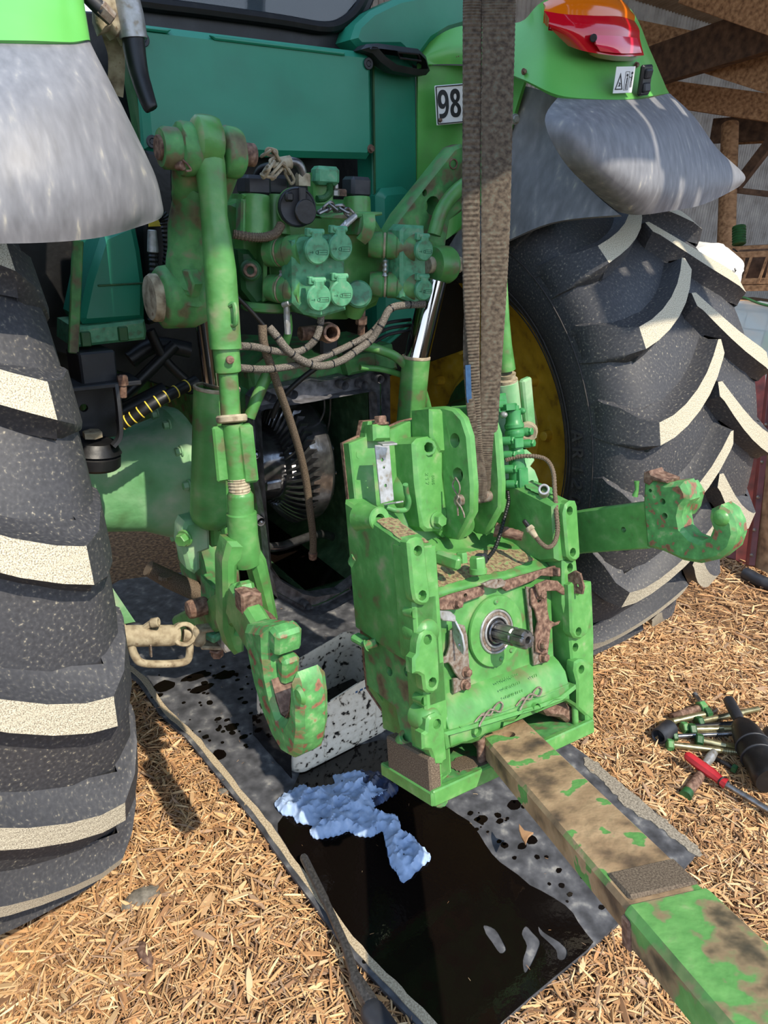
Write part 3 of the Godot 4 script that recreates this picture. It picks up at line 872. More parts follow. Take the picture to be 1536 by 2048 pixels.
func fenders(T: Node3D) -> void:
	# near wing: grey apron and the green wing above it
	var g := Soup.new().patch([[Vector3(-0.776, 1.754, 0.49), Vector3(-0.715, 1.755, 0.53), Vector3(-0.641, 1.762, 0.545), Vector3(-0.584, 1.771, 0.53), Vector3(-0.546, 1.781, 0.49)] + [Vector3(-0.565, 1.755, 0.38), Vector3(-0.56, 1.75, 0.2)],
		[Vector3(-0.806, 1.667, 0.61), Vector3(-0.744, 1.669, 0.65), Vector3(-0.676, 1.674, 0.66), Vector3(-0.6, 1.682, 0.635), Vector3(-0.532, 1.695, 0.57)] + [Vector3(-0.51, 1.675, 0.46), Vector3(-0.515, 1.665, 0.2)],
		[Vector3(-0.829, 1.594, 0.67), Vector3(-0.763, 1.596, 0.7), Vector3(-0.684, 1.599, 0.71), Vector3(-0.602, 1.605, 0.685), Vector3(-0.525, 1.614, 0.62)] + [Vector3(-0.478, 1.605, 0.51), Vector3(-0.485, 1.6, 0.22)],
		[Vector3(-0.847, 1.538, 0.69), Vector3(-0.774, 1.539, 0.715), Vector3(-0.694, 1.541, 0.72), Vector3(-0.612, 1.545, 0.695), Vector3(-0.53, 1.555, 0.635)] + [Vector3(-0.47, 1.552, 0.53), Vector3(-0.48, 1.55, 0.24)],
		[Vector3(-0.859, 1.502, 0.69), Vector3(-0.78, 1.504, 0.71), Vector3(-0.698, 1.506, 0.715), Vector3(-0.622, 1.511, 0.69), Vector3(-0.554, 1.522, 0.64)] + [Vector3(-0.478, 1.54, 0.55), Vector3(-0.485, 1.54, 0.26)]], 6, 0.008)
	put("wing_apron", g, M.grey_plastic, T, 60.0)
	g = Soup.new().patch([[Vector3(-0.735, 1.918, 0.34), Vector3(-0.667, 1.924, 0.37), Vector3(-0.585, 1.936, 0.38), Vector3(-0.537, 1.948, 0.36), Vector3(-0.505, 1.962, 0.32)] + [Vector3(-0.58, 1.86, 0.2), Vector3(-0.58, 1.86, 0.05)],
		[Vector3(-0.755, 1.827, 0.43), Vector3(-0.695, 1.829, 0.47), Vector3(-0.619, 1.838, 0.485), Vector3(-0.569, 1.848, 0.47), Vector3(-0.533, 1.859, 0.43)] + [Vector3(-0.57, 1.81, 0.32), Vector3(-0.57, 1.8, 0.1)],
		[Vector3(-0.777, 1.752, 0.5), Vector3(-0.717, 1.753, 0.54), Vector3(-0.644, 1.76, 0.556), Vector3(-0.587, 1.768, 0.54), Vector3(-0.547, 1.779, 0.5)] + [Vector3(-0.56, 1.755, 0.39), Vector3(-0.556, 1.75, 0.2)]], 8, 0.008)
	put("green_wing", g, M.fender_green, T, 60.0)
	# far wing
	g = Soup.new().patch([[Vector3(0.466, 1.812, 0.515), Vector3(0.511, 1.809, 0.545), Vector3(0.605, 1.816, 0.56), Vector3(0.733, 1.832, 0.545), Vector3(0.881, 1.862, 0.5)] + [Vector3(1.001, 1.878, 0.42)],
		[Vector3(0.393, 1.756, 0.55), Vector3(0.428, 1.749, 0.62), Vector3(0.53, 1.752, 0.645), Vector3(0.677, 1.765, 0.63), Vector3(0.92, 1.812, 0.555)] + [Vector3(1.059, 1.821, 0.46)],
		[Vector3(0.421, 1.683, 0.585), Vector3(0.443, 1.681, 0.655), Vector3(0.547, 1.684, 0.68), Vector3(0.712, 1.699, 0.665), Vector3(1.007, 1.744, 0.585)] + [Vector3(1.12, 1.735, 0.5)],
		[Vector3(0.51, 1.626, 0.6), Vector3(0.518, 1.624, 0.665), Vector3(0.613, 1.629, 0.69), Vector3(0.812, 1.646, 0.665), Vector3(1.16, 1.688, 0.588)] + [Vector3(1.23, 1.69, 0.51)],
		[Vector3(0.615, 1.578, 0.61), Vector3(0.63, 1.573, 0.655), Vector3(0.714, 1.583, 0.67), Vector3(0.909, 1.606, 0.645), Vector3(1.16, 1.66, 0.585)] + [Vector3(1.241, 1.664, 0.51)]], 6, 0.008)
	put("wing_apron", g, M.grey_plastic, T, 60.0)
	var far := Soup.new().patch([[Vector3(0.355, 1.904, 0.12), Vector3(0.381, 1.946, 0.12), Vector3(0.435, 1.985, 0.15), Vector3(0.472, 1.992, 0.22), Vector3(0.491, 1.981, 0.34), Vector3(0.498, 2.012, 0.4), Vector3(0.616, 2.058, 0.43), Vector3(0.774, 2.035, 0.43), Vector3(0.911, 1.973, 0.4), Vector3(1.068, 1.929, 0.34)],
		[Vector3(0.35, 1.9, 0.13), Vector3(0.375, 1.921, 0.14), Vector3(0.422, 1.94, 0.18), Vector3(0.451, 1.937, 0.26), Vector3(0.458, 1.913, 0.4), Vector3(0.493, 1.897, 0.475), Vector3(0.606, 1.896, 0.5), Vector3(0.748, 1.915, 0.49), Vector3(0.885, 1.914, 0.45), Vector3(1.049, 1.904, 0.37)],
		[Vector3(0.344, 1.897, 0.14), Vector3(0.393, 1.904, 0.15), Vector3(0.434, 1.905, 0.19), Vector3(0.446, 1.893, 0.28), Vector3(0.43, 1.849, 0.43), Vector3(0.455, 1.813, 0.52), Vector3(0.541, 1.811, 0.555), Vector3(0.649, 1.821, 0.56), Vector3(0.78, 1.844, 0.53), Vector3(0.968, 1.878, 0.44)]], 6, 0.008)
	var wing := put("green_wing", far, M.fender_green, T, 60.0)
	# lamp cluster on the wing: amber over red over pink, a screw in the middle
	var l0 := [Vector3(0.445, 1.993, 0.455), Vector3(0.481, 2.009, 0.48), Vector3(0.569, 2.025, 0.49), Vector3(0.662, 2.03, 0.485), Vector3(0.732, 2.021, 0.465)]
	var l1 := [Vector3(0.43, 1.973, 0.475), Vector3(0.46, 1.966, 0.51), Vector3(0.539, 1.973, 0.525), Vector3(0.629, 1.986, 0.52), Vector3(0.719, 1.995, 0.49)]
	var l2 := [Vector3(0.434, 1.94, 0.495), Vector3(0.469, 1.929, 0.53), Vector3(0.541, 1.932, 0.545), Vector3(0.625, 1.942, 0.54), Vector3(0.724, 1.957, 0.51)]
	var l3 := [Vector3(0.486, 1.912, 0.505), Vector3(0.505, 1.902, 0.532), Vector3(0.559, 1.9, 0.548), Vector3(0.639, 1.907, 0.545), Vector3(0.738, 1.925, 0.518)]
	put("amber_lens", Soup.new().patch([l0, mid_row(l0, l1), l1], 5, 0.03), M.amber_lens, wing, 60.0)
	put("red_lens", Soup.new().patch([l1, mid_row(l1, l2), l2, l3], 5, 0.03), M.red_lens, wing, 60.0)
	put("brake_lens", Soup.new().patch([[Vector3(0.518, 1.93, 0.553), Vector3(0.592, 1.939, 0.553), Vector3(0.69, 1.952, 0.528)], [Vector3(0.517, 1.913, 0.558), Vector3(0.594, 1.92, 0.558), Vector3(0.7, 1.936, 0.532)], [Vector3(0.539, 1.903, 0.553), Vector3(0.612, 1.908, 0.555), Vector3(0.716, 1.926, 0.528)]], 4, 0.004), M.pink_lens, wing, 60.0)
	put("lens_screw", Soup.new().cyl(Vector3(0.572, 1.939, 0.5), Vector3(0.508, 1.923, 0.556), 0.008, -1, 12), M.black, wing)
	# warning sticker and the raise / lower switch
	var sx := frame_at(Vector3(0.619, 1.856, 0.566), Vector3(0.665, 1.862, 0.566), Vector3(0, -0.1, 1))
	put("warning_sticker", Soup.new().box(Vector3(0.066, 0.052, 0.002), sx.translated_local(Vector3(0.0, 0, 0)), 0.0005), M.print_white, wing)
	var tri := Soup.new().frame([Vector2(-0.03, -0.019), Vector2(-0.003, -0.019), Vector2(-0.0165, 0.014)], [Vector2(-0.0262, -0.0168), Vector2(-0.0068, -0.0168), Vector2(-0.0165, 0.007)], 0.0008, [], sx.translated_local(Vector3(0, 0, 0.001)))
	tri.bar(sx * Vector3(-0.02, -0.013, 0.0014), sx * Vector3(-0.012, -0.006, 0.0014), 0.0025, 0.0008, 0.0)
	tri.bar(sx * Vector3(-0.018, -0.004, 0.0014), sx * Vector3(-0.014, -0.013, 0.0014), 0.0025, 0.0008, 0.0)
	put("warning_triangle", tri, M.print_black, wing)
	var pic := Soup.new()
	for q in [[0.0, -0.02, 0.014, -0.02], [0.0, 0.016, 0.014, 0.016], [0.0, -0.02, 0.0, 0.016], [0.014, -0.02, 0.014, 0.016]]: pic.bar(sx * Vector3(q[0] + 0.001, q[1], 0.0014), sx * Vector3(q[2] + 0.001, q[3], 0.0014), 0.0012, 0.0008, 0.0)
	for q in [[0.008, 0.005], [0.024, 0.009]]:
		pic.cyl(sx * Vector3(q[0], q[1] + 0.004, 0.001), sx * Vector3(q[0], q[1] + 0.004, 0.0018), 0.003, -1, 10, 0.0)
		pic.bar(sx * Vector3(q[0], q[1], 0.0014), sx * Vector3(q[0], q[1] - 0.012, 0.0014), 0.004, 0.0008, 0.0)
		pic.bar(sx * Vector3(q[0] - 0.002, q[1] - 0.012, 0.0014), sx * Vector3(q[0] - 0.002, q[1] - 0.024, 0.0014), 0.002, 0.0008, 0.0)
		pic.bar(sx * Vector3(q[0] + 0.002, q[1] - 0.012, 0.0014), sx * Vector3(q[0] + 0.002, q[1] - 0.024, 0.0014), 0.002, 0.0008, 0.0)
	pic.bar(sx * Vector3(0.023, 0.004, 0.0014), sx * Vector3(0.015, 0.006, 0.0014), 0.002, 0.0008, 0.0)
	put("warning_figure", pic, M.print_black, wing)
	var kx := frame_at(Vector3(0.699, 1.865, 0.562), Vector3(0.729, 1.87, 0.562), Vector3(0, -0.1, 1))
	var sw := put("lift_switch", Soup.new().box(Vector3(0.038, 0.062, 0.012), kx, 0.004), M.black, wing)
	for d in [-0.015, 0.013]: put("switch_rocker", Soup.new().box(Vector3(0.024, 0.02, 0.012), kx.translated_local(Vector3(0, d, 0.006)).rotated_local(Vector3.RIGHT, 0.2 * signf(d)), 0.003), M.dark_plastic, sw)
	for q in [Vector3(0.435, 1.922, 0.19), Vector3(0.431, 1.864, 0.43), Vector3(0.737, 1.907, 0.5)]: put("wing_screw", Soup.new().bolt(q, Vector3(0, 0, 1), 0.009), M.rust, wing)
	# inner side of the far wing: green upright and the grey guard that follows the tyre
	var inner := put("inner_wing", Soup.new().patch([[Vector3(0.358, 1.899, 0.125), Vector3(0.418, 1.906, 0.14), Vector3(0.484, 1.909, 0.17), Vector3(0.551, 1.899, 0.24), Vector3(0.566, 1.875, 0.3)],
		[Vector3(0.376, 1.71, 0.12), Vector3(0.439, 1.714, 0.135), Vector3(0.505, 1.724, 0.16), Vector3(0.548, 1.737, 0.22), Vector3(0.556, 1.787, 0.28)],
		[Vector3(0.4, 1.434, 0.115), Vector3(0.437, 1.461, 0.125), Vector3(0.492, 1.503, 0.15), Vector3(0.507, 1.557, 0.2), Vector3(0.547, 1.609, 0.24)]], 6, 0.01), M.fender_green, T, 60.0)
	put("wing_bolt", Soup.new().bolt(Vector3(0.516, 1.782, 0.33), Vector3(-0.4, 0, 1), 0.016), M.zinc, inner)
	put("tyre_guard", Soup.new().patch([[Vector3(0.56, 1.844, 0.243), Vector3(0.58, 1.866, 0.27), Vector3(0.6, 1.855, 0.323), Vector3(0.62, 1.835, 0.375)],
		[Vector3(0.54, 1.718, 0.232), Vector3(0.565, 1.73, 0.27), Vector3(0.59, 1.742, 0.317), Vector3(0.615, 1.777, 0.35)],
		[Vector3(0.52, 1.582, 0.192), Vector3(0.55, 1.61, 0.266), Vector3(0.58, 1.647, 0.351), Vector3(0.61, 1.688, 0.428)],
		[Vector3(0.5, 1.489, 0.142), Vector3(0.54, 1.54, 0.258), Vector3(0.575, 1.588, 0.401), Vector3(0.605, 1.617, 0.541)],
		[Vector3(0.48, 1.407, 0.096), Vector3(0.53, 1.47, 0.258), Vector3(0.57, 1.546, 0.439), Vector3(0.6, 1.572, 0.629)]], 6, 0.01), M.grey_plastic, T, 60.0)
	put("guard_bolt", Soup.new().bolt(Vector3(0.47, 1.432, 0.096), Vector3(-1, 0, 0.3), 0.016), M.zinc, T)
	# number plate
	var px := frame_at(Vector3(0.375, 1.808, 0.185), Vector3(0.447, 1.819, 0.205), Vector3(-0.25, 0, 1))
	var plate := put("number_plate", Soup.new().box(Vector3(0.2, 0.088, 0.004), px.translated_local(Vector3(0.1, 0, 0)), 0.0015), M.print_white, T)
	var rim := Soup.new()
	for q in [[0.003, -0.041, 0.197, -0.041], [0.003, 0.041, 0.197, 0.041], [0.003, -0.041, 0.003, 0.041], [0.197, -0.041, 0.197, 0.041]]: rim.bar(px * Vector3(q[0], q[1], 0.003), px * Vector3(q[2], q[3], 0.003), 0.003, 0.002, 0.0005)
	put("plate_rim", rim, M.print_black, plate)
	text("plate_digits", "98", px.translated_local(Vector3(0.038, 0.0, 0.0025)), 0.062, M.print_black, plate, 0.72)
	put("plate_screw", Soup.new().bolt(px * Vector3(0.009, -0.033, 0.003), Vector3(0, 0, 1), 0.007), M.rust, plate)

func mid_row(a, b) -> Array:
	var r := []
	for i in a.size(): r.append((a[i] + b[i]) * 0.5 + Vector3(0, 0, 0.006))
	return r

# axes at a: x towards b, z towards the given side
func frame_at(a: Vector3, b: Vector3, out: Vector3) -> Transform3D:
	var x := (b - a).normalized()
	var y := out.cross(x).normalized()
	return Transform3D(Basis(x, y, x.cross(y)), a)

# a plate traced in an upright plane across the tractor, its rear face at z
func slab(poly: Array, z: float, deep: float, bev := 0.004, holes := []) -> Soup:
	return Soup.new().prism(poly, deep, bev, holes, Transform3D(Basis(), Vector3(0, 0, z - deep)))

# a plate traced in a plane along the tractor (pairs of z, y), its left face at x
func side_slab(poly: Array, x: float, thick: float, bev := 0.004, holes := []) -> Soup:
	return Soup.new().prism(poly, thick, bev, holes, Transform3D(Basis(Vector3(0, 0, 1), Vector3.UP, Vector3(-1, 0, 0)), Vector3(x + thick, 0, 0)))

func cab(T: Node3D) -> void:
	# window with its black frame and rubber seal
	var fr := put("window_frame", slab([Vector2(-0.351, 2.049), Vector2(-0.351, 1.9), Vector2(-0.302, 1.888), Vector2(0.247, 1.914), Vector2(0.226, 1.955), Vector2(0.254, 2.011), Vector2(0.347, 2.188)], 0.06, 0.06, 0.006), M.dark_plastic, T)
	put("window_seal", Soup.new().tube(Soup.spline([Vector3(-0.337, 1.984, 0.075), Vector3(-0.337, 1.937, 0.075), Vector3(-0.303, 1.933, 0.075), Vector3(-0.195, 1.939, 0.075), Vector3(-0.004, 1.948, 0.075), Vector3(0.115, 1.952, 0.075), Vector3(0.173, 1.974, 0.075), Vector3(0.215, 2.015, 0.075), Vector3(0.255, 2.099, 0.075)], 5), 0.013, 8), M.black, fr)
	put("rear_window", slab([Vector2(-0.303, 1.938), Vector2(-0.195, 1.944), Vector2(-0.004, 1.953), Vector2(0.112, 1.958), Vector2(0.164, 1.979), Vector2(0.203, 2.019), Vector2(0.241, 2.096), Vector2(-0.263, 2.039)], 0.075, 0.008, 0.001), M.glass, fr)
	# the wide green panel below the window
	var p := put("cab_panel", slab([Vector2(-0.361, 1.876), Vector2(-0.342, 1.882), Vector2(0.187, 1.905), Vector2(0.203, 1.898), Vector2(0.216, 1.698), Vector2(0.2, 1.677), Vector2(-0.342, 1.651), Vector2(-0.36, 1.661)], 0.15, 0.07, 0.014), M.teal, T)
	for q in [[[Vector2(-0.346, 1.877), Vector2(-0.291, 1.879), Vector2(-0.299, 1.872), Vector2(-0.345, 1.87)]], [[Vector2(-0.209, 1.881), Vector2(0.121, 1.895), Vector2(0.122, 1.887), Vector2(-0.199, 1.874)]]]: put("panel_rib", slab(q[0], 0.157, 0.012, 0.003), M.teal, p)
	for q in [Vector3(-0.35, 1.854, 0.151), Vector3(-0.348, 1.674, 0.151), Vector3(0.189, 1.88, 0.151)]:
		put("panel_screw", Soup.new().ring(q, q + Vector3(0, 0, 0.004), 0.013, 0.006, 16).hexa(q + Vector3(0, 0, -0.002), Vector3(0, 0, 1), 0.011, 0.005), M.dark_plastic, p)
	put("panel_screw", Soup.new().bolt(Vector3(0.204, 1.7, 0.15), Vector3(0, 0, 1), 0.013), M.rust, p)
	put("panel_edge", slab([Vector2(-0.379, 1.862), Vector2(-0.356, 1.872), Vector2(-0.344, 1.66), Vector2(-0.358, 1.648)], 0.12, 0.05, 0.006), M.green_dark, T)
	# corner post trim with its moulded foot
	var tr := put("corner_trim", slab([Vector2(0.226, 1.948), Vector2(0.295, 1.937), Vector2(0.366, 1.906), Vector2(0.394, 1.564), Vector2(0.42, 1.266), Vector2(0.301, 1.187), Vector2(0.263, 1.328), Vector2(0.24, 1.666)], 0.11, 0.08, 0.006), M.teal, T)
	put("trim_foot", slab([Vector2(0.241, 1.593), Vector2(0.259, 1.613), Vector2(0.327, 1.62), Vector2(0.369, 1.599), Vector2(0.4, 1.271), Vector2(0.265, 1.194)], 0.14, 0.06, 0.018), M.teal, tr)
	put("trim_seam", Soup.new().bar(Vector3(0.229, 1.897, 0.113), Vector3(0.261, 1.329, 0.113), 0.004, 0.006, 0.001), M.green_dark, tr)
	put("roof_fairing", slab([Vector2(0.152, 1.926), Vector2(0.165, 1.958), Vector2(0.205, 1.991), Vector2(0.283, 2.029), Vector2(0.49, 2.088), Vector2(0.5, 2.003), Vector2(0.44, 1.983), Vector2(0.39, 1.955), Vector2(0.361, 1.923), Vector2(0.35, 1.898), Vector2(0.289, 1.927), Vector2(0.175, 1.911)], 0.14, 0.09, 0.012), M.teal, T)
	var gh := put("grab_handle", slab([Vector2(0.156, 1.902), Vector2(0.171, 1.915), Vector2(0.202, 1.921), Vector2(0.323, 1.926), Vector2(0.349, 1.913), Vector2(0.364, 1.885), Vector2(0.352, 1.874), Vector2(0.324, 1.87), Vector2(0.251, 1.871), Vector2(0.215, 1.884), Vector2(0.191, 1.899)], 0.18, 0.06, 0.012), M.dark_plastic, T)
	put("handle_mark", Soup.new().tube([Vector3(0.252, 1.908, 0.182), Vector3(0.314, 1.912, 0.182), Vector3(0.324, 1.899, 0.182), Vector3(0.26, 1.897, 0.182)], 0.0025, 6, true), M.black, gh)
	# dark back of the cab behind everything, down to the chassis
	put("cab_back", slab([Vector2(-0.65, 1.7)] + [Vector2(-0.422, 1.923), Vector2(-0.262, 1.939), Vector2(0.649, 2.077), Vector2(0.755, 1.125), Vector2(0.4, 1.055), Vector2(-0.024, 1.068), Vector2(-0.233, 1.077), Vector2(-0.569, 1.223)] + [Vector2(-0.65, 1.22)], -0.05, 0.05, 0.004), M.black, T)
	# step post and hand lever at the near side
	put("lever_bracket", slab([Vector2(-0.488, 1.877), Vector2(-0.436, 1.886), Vector2(-0.429, 1.859), Vector2(-0.421, 1.817), Vector2(-0.448, 1.81), Vector2(-0.453, 1.82), Vector2(-0.464, 1.815), Vector2(-0.473, 1.824), Vector2(-0.487, 1.818), Vector2(-0.493, 1.835)], 0.36, 0.045, 0.008).rough(0.004, 30.0), M.dirt_steel, T, 50.0)
	var lv := put("rubber_lever", Soup.new().tube(Soup.spline([Vector3(-0.434, 1.823, 0.352), Vector3(-0.435, 1.793, 0.36), Vector3(-0.434, 1.762, 0.37), Vector3(-0.431, 1.731, 0.385), Vector3(-0.428, 1.712, 0.395), Vector3(-0.426, 1.707, 0.397)], 4), [0.02, 0.0195, 0.019, 0.019, 0.0185, 0.018, 0.0175, 0.017, 0.0165, 0.016, 0.016, 0.0155, 0.015, 0.0145, 0.014, 0.0135, 0.013, 0.012, 0.011, 0.009, 0.003], 12), M.black, T)
	put("lever_socket", Soup.new().tube([Vector3(-0.442, 1.882, 0.35), Vector3(-0.437, 1.852, 0.351), Vector3(-0.433, 1.818, 0.352)], [0.024, 0.025, 0.024], 12), M.zinc, lv)
	put("steel_strip", Soup.new().sweep(Soup.spline([Vector3(-0.462, 1.848, 0.3), Vector3(-0.459, 1.822, 0.31), Vector3(-0.453, 1.796, 0.31), Vector3(-0.453, 1.767, 0.3), Vector3(-0.456, 1.736, 0.29)], 4), [Vector2(-0.014, -0.002), Vector2(0.014, -0.002), Vector2(0.014, 0.002), Vector2(-0.014, 0.002)], Vector3(1, 0, 0.5)), M.dirt_steel, T)
	var hs := put("lever_hose", Soup.new().tube(Soup.spline([Vector3(-0.52, 1.877, 0.37), Vector3(-0.51, 1.859, 0.385), Vector3(-0.492, 1.843, 0.39)], 6), 0.012, 10), M.dark_plastic, T)
	put("hose_fitting", Soup.new().cyl(Vector3(-0.497, 1.848, 0.39), Vector3(-0.477, 1.833, 0.39), 0.013, 0.012, 6), M.rust_grey, hs)
	# lamp-yellow label and dark duct behind the wing
	put("yellow_label", slab([Vector2(-0.385, 1.531), Vector2(-0.368, 1.539), Vector2(-0.354, 1.538), Vector2(-0.354, 1.512), Vector2(-0.386, 1.51)], 0.2, 0.003, 0.0008), M.sticker_yellow, T)
	put("cab_duct", slab([Vector2(-0.375, 1.655), Vector2(-0.32, 1.65), Vector2(-0.328, 1.494), Vector2(-0.365, 1.316), Vector2(-0.4, 1.307), Vector2(-0.393, 1.542)], 0.19, 0.06, 0.006), M.black, T)
	# tool box below the near wing, with the clipped tray under it
	var tb := put("tool_box", slab([Vector2(-0.488, 1.494), Vector2(-0.42, 1.523), Vector2(-0.413, 1.466), Vector2(-0.41, 1.396), Vector2(-0.418, 1.323), Vector2(-0.545, 1.32), Vector2(-0.551, 1.334), Vector2(-0.526, 1.408)], 0.22, 0.16, 0.012), M.teal, T)
	put("box_seam", Soup.new().bar(Vector3(-0.509, 1.397, 0.223), Vector3(-0.412, 1.4, 0.223), 0.004, 0.004, 0.001), M.green_dark, tb)
	put("box_tray", slab([Vector2(-0.568, 1.317), Vector2(-0.423, 1.326), Vector2(-0.421, 1.302), Vector2(-0.425, 1.284), Vector2(-0.522, 1.28), Vector2(-0.574, 1.277)], 0.235, 0.16, 0.006), M.cap_teal, tb)
	for x in [Vector3(-0.549, 1.294, 0.237), Vector3(-0.473, 1.3, 0.237)]: put("tray_clip", Soup.new().box(Vector3(0.02, 0.03, 0.01), Transform3D(Basis(), x), 0.002), M.green_dark, tb)
	put("box_strap", Soup.new().bar(Vector3(-0.541, 1.485, 0.24), Vector3(-0.578, 1.268, 0.24), 0.012, 0.02, 0.002), M.green_grimy, T)

func axle(T: Node3D) -> void:
	# near half axle: round flange at the case, boxy taper to the wheel
	var rows := []
	for q in [[-0.275, 0.185, 0.19, 2.0, 0.0], [-0.29, 0.19, 0.195, 2.0, 0.0], [-0.31, 0.188, 0.19, 2.0, 0.0], [-0.322, 0.165, 0.165, 2.4, 0.0], [-0.36, 0.15, 0.145, 3.0, 0.0], [-0.42, 0.132, 0.125, 3.2, 0.01], [-0.5, 0.118, 0.11, 3.2, 0.015], [-0.6, 0.105, 0.1, 2.6, 0.02], [-0.7, 0.1, 0.1, 2.2, 0.02]]:
		var r := PackedVector3Array()
		for k in 40:
			var a := TAU * k / 40
			var ca := cos(a)
			var sa := sin(a)
			r.append(Vector3(q[0], AXLE + q[4] + 0.02 + signf(sa) * pow(absf(sa), 2.0 / q[3]) * q[1], signf(ca) * pow(absf(ca), 2.0 / q[3]) * q[2] - 0.03))
		rows.append(r)
	rows.reverse()
	var hx := put("axle_housing", Soup.new().skin(rows).rough(0.006, 6.0, 4), M.green_dusty, T, 45.0)
	for q in [[302, 866], [340, 818], [347, 932], [372, 1004], [380, 1080]]:
		pass
	for k in 12:
		var a := TAU * k / 12 + 0.2
		if cos(a) < -0.3: continue
		put("axle_bolt", Soup.new().bolt(Vector3(-0.322, AXLE + 0.02 + sin(a) * 0.172, cos(a) * 0.175 - 0.03), Vector3(-1, 0, 0), 0.021, k), M.green_dusty, hx)
	# mount of the cab on the axle: box, plate, bracket, rubber foot
	put("mount_box", Soup.new().box(Vector3(0.075, 0.07, 0.08), Transform3D(Basis(Vector3.UP, 0.1), Vector3(-0.539, 1.236, 0.22)), 0.004), M.dark_plastic, T)
	put("mount_plate", Soup.new().bar(Vector3(-0.614, 1.203, 0.24), Vector3(-0.458, 1.204, 0.24), 0.09, 0.01, 0.002, Vector3.UP), M.dark_plastic, T)
	put("mount_bracket", slab([Vector2(-0.577, 1.191), Vector2(-0.483, 1.19), Vector2(-0.494, 1.067), Vector2(-0.591, 1.068)], 0.2, 0.012, 0.002, [[Vector2(-0.563, 1.141), 0.009]]), M.dark_plastic, T)
	put("mount_gusset", Soup.new().tube(Soup.spline([Vector3(-0.508, 1.203, 0.27), Vector3(-0.51, 1.15, 0.28), Vector3(-0.514, 1.095, 0.28), Vector3(-0.531, 1.073, 0.28)], 4), 0.007, 6, false, 2.6), M.dark_plastic, T)
	var f := put("rubber_mount", Soup.new().lathe(Vector3(-0.567, 1.018, 0.24), Vector3(-0.558, 1.092, 0.24), [Vector2(0.05, 0), Vector2(0.056, 0.006), Vector2(0.056, 0.028), Vector2(0.051, 0.032), Vector2(0.058, 0.036), Vector2(0.052, 0.046), Vector2(0.05, 0.052), Vector2(0.044, 0.06)], 28), M.black, T)
	put("mount_nut", Soup.new().hexa(Vector3(-0.561, 1.086, 0.24), Vector3.UP, 0.036, 0.014), M.dirt_steel, f)
	put("rusty_bolt", Soup.new().hexa(Vector3(-0.496, 1.202, 0.28), Vector3.UP, 0.02, 0.02).cyl(Vector3(-0.499, 1.175, 0.28), Vector3(-0.494, 1.223, 0.28), 0.008), M.rust, T)
	# chassis side under the cab: rusty inner plate on the left
	put("chassis_plate", side_slab([Vector2(-1.0, 0.95), Vector2(0.2, 1.0), Vector2(0.3, 1.2), Vector2(0.3, 1.5), Vector2(-1.0, 1.7)], -0.68, 0.02, 0.003), M.rust, T)
	put("shade_floor", Soup.new().box(Vector3(1.5, 0.2, 1.7), Transform3D(Basis(), Vector3(0, 1.22, -1.05)), 0.02), M.black, T)  # unseen floor box, added to shade the ground under the cab
	put("chassis", Soup.new().box(Vector3(0.7, 0.5, 2.2), Transform3D(Basis(), Vector3(0, 0.8, -1.75)), 0.03), M.green_grimy, T)
	put("fuel_tank", Soup.new().box(Vector3(0.5, 0.5, 1.1), Transform3D(Basis(), Vector3(-0.62, 0.85, -1.4)), 0.06), M.black, T)
	# ribbed hose with yellow rings
	var path := Soup.spline([Vector3(-0.503, 1.105, 0.24), Vector3(-0.479, 1.118, 0.25), Vector3(-0.438, 1.145, 0.26), Vector3(-0.385, 1.168, 0.26), Vector3(-0.322, 1.185, 0.24)], 10)
	var hose := put("striped_hose", Soup.new().tube(path, 0.0135, 12), M.black, T)
	for i in range(3, path.size() - 2, 4): put("hose_ring", Soup.new().ring(path[i], path[i] + (path[i + 1] - path[i]).normalized() * 0.003, 0.0148, 0.012, 14, 0.0006), M.sticker_yellow, hose)
	for q in [[[Vector3(-0.378, 1.539, 0.23), Vector3(-0.363, 1.525, 0.235), Vector3(-0.359, 1.467, 0.235), Vector3(-0.371, 1.406, 0.23), Vector3(-0.388, 1.344, 0.225)], 0.013], [[Vector3(-0.395, 1.467, 0.24), Vector3(-0.398, 1.407, 0.24), Vector3(-0.408, 1.325, 0.235)], 0.011]]:
		var pp := Soup.spline(q[0], 14)
		var rr := []
		for i in pp.size(): rr.append(q[1] * (1.0 if i % 2 == 0 else 0.84))
		put("ribbed_conduit", Soup.new().tube(pp, rr, 10), M.black, T, 20.0)
	put("conduit_plug", Soup.new().cyl(Vector3(-0.393, 1.506, 0.24), Vector3(-0.395, 1.462, 0.24), 0.009, 0.012, 10), M.zinc, T)

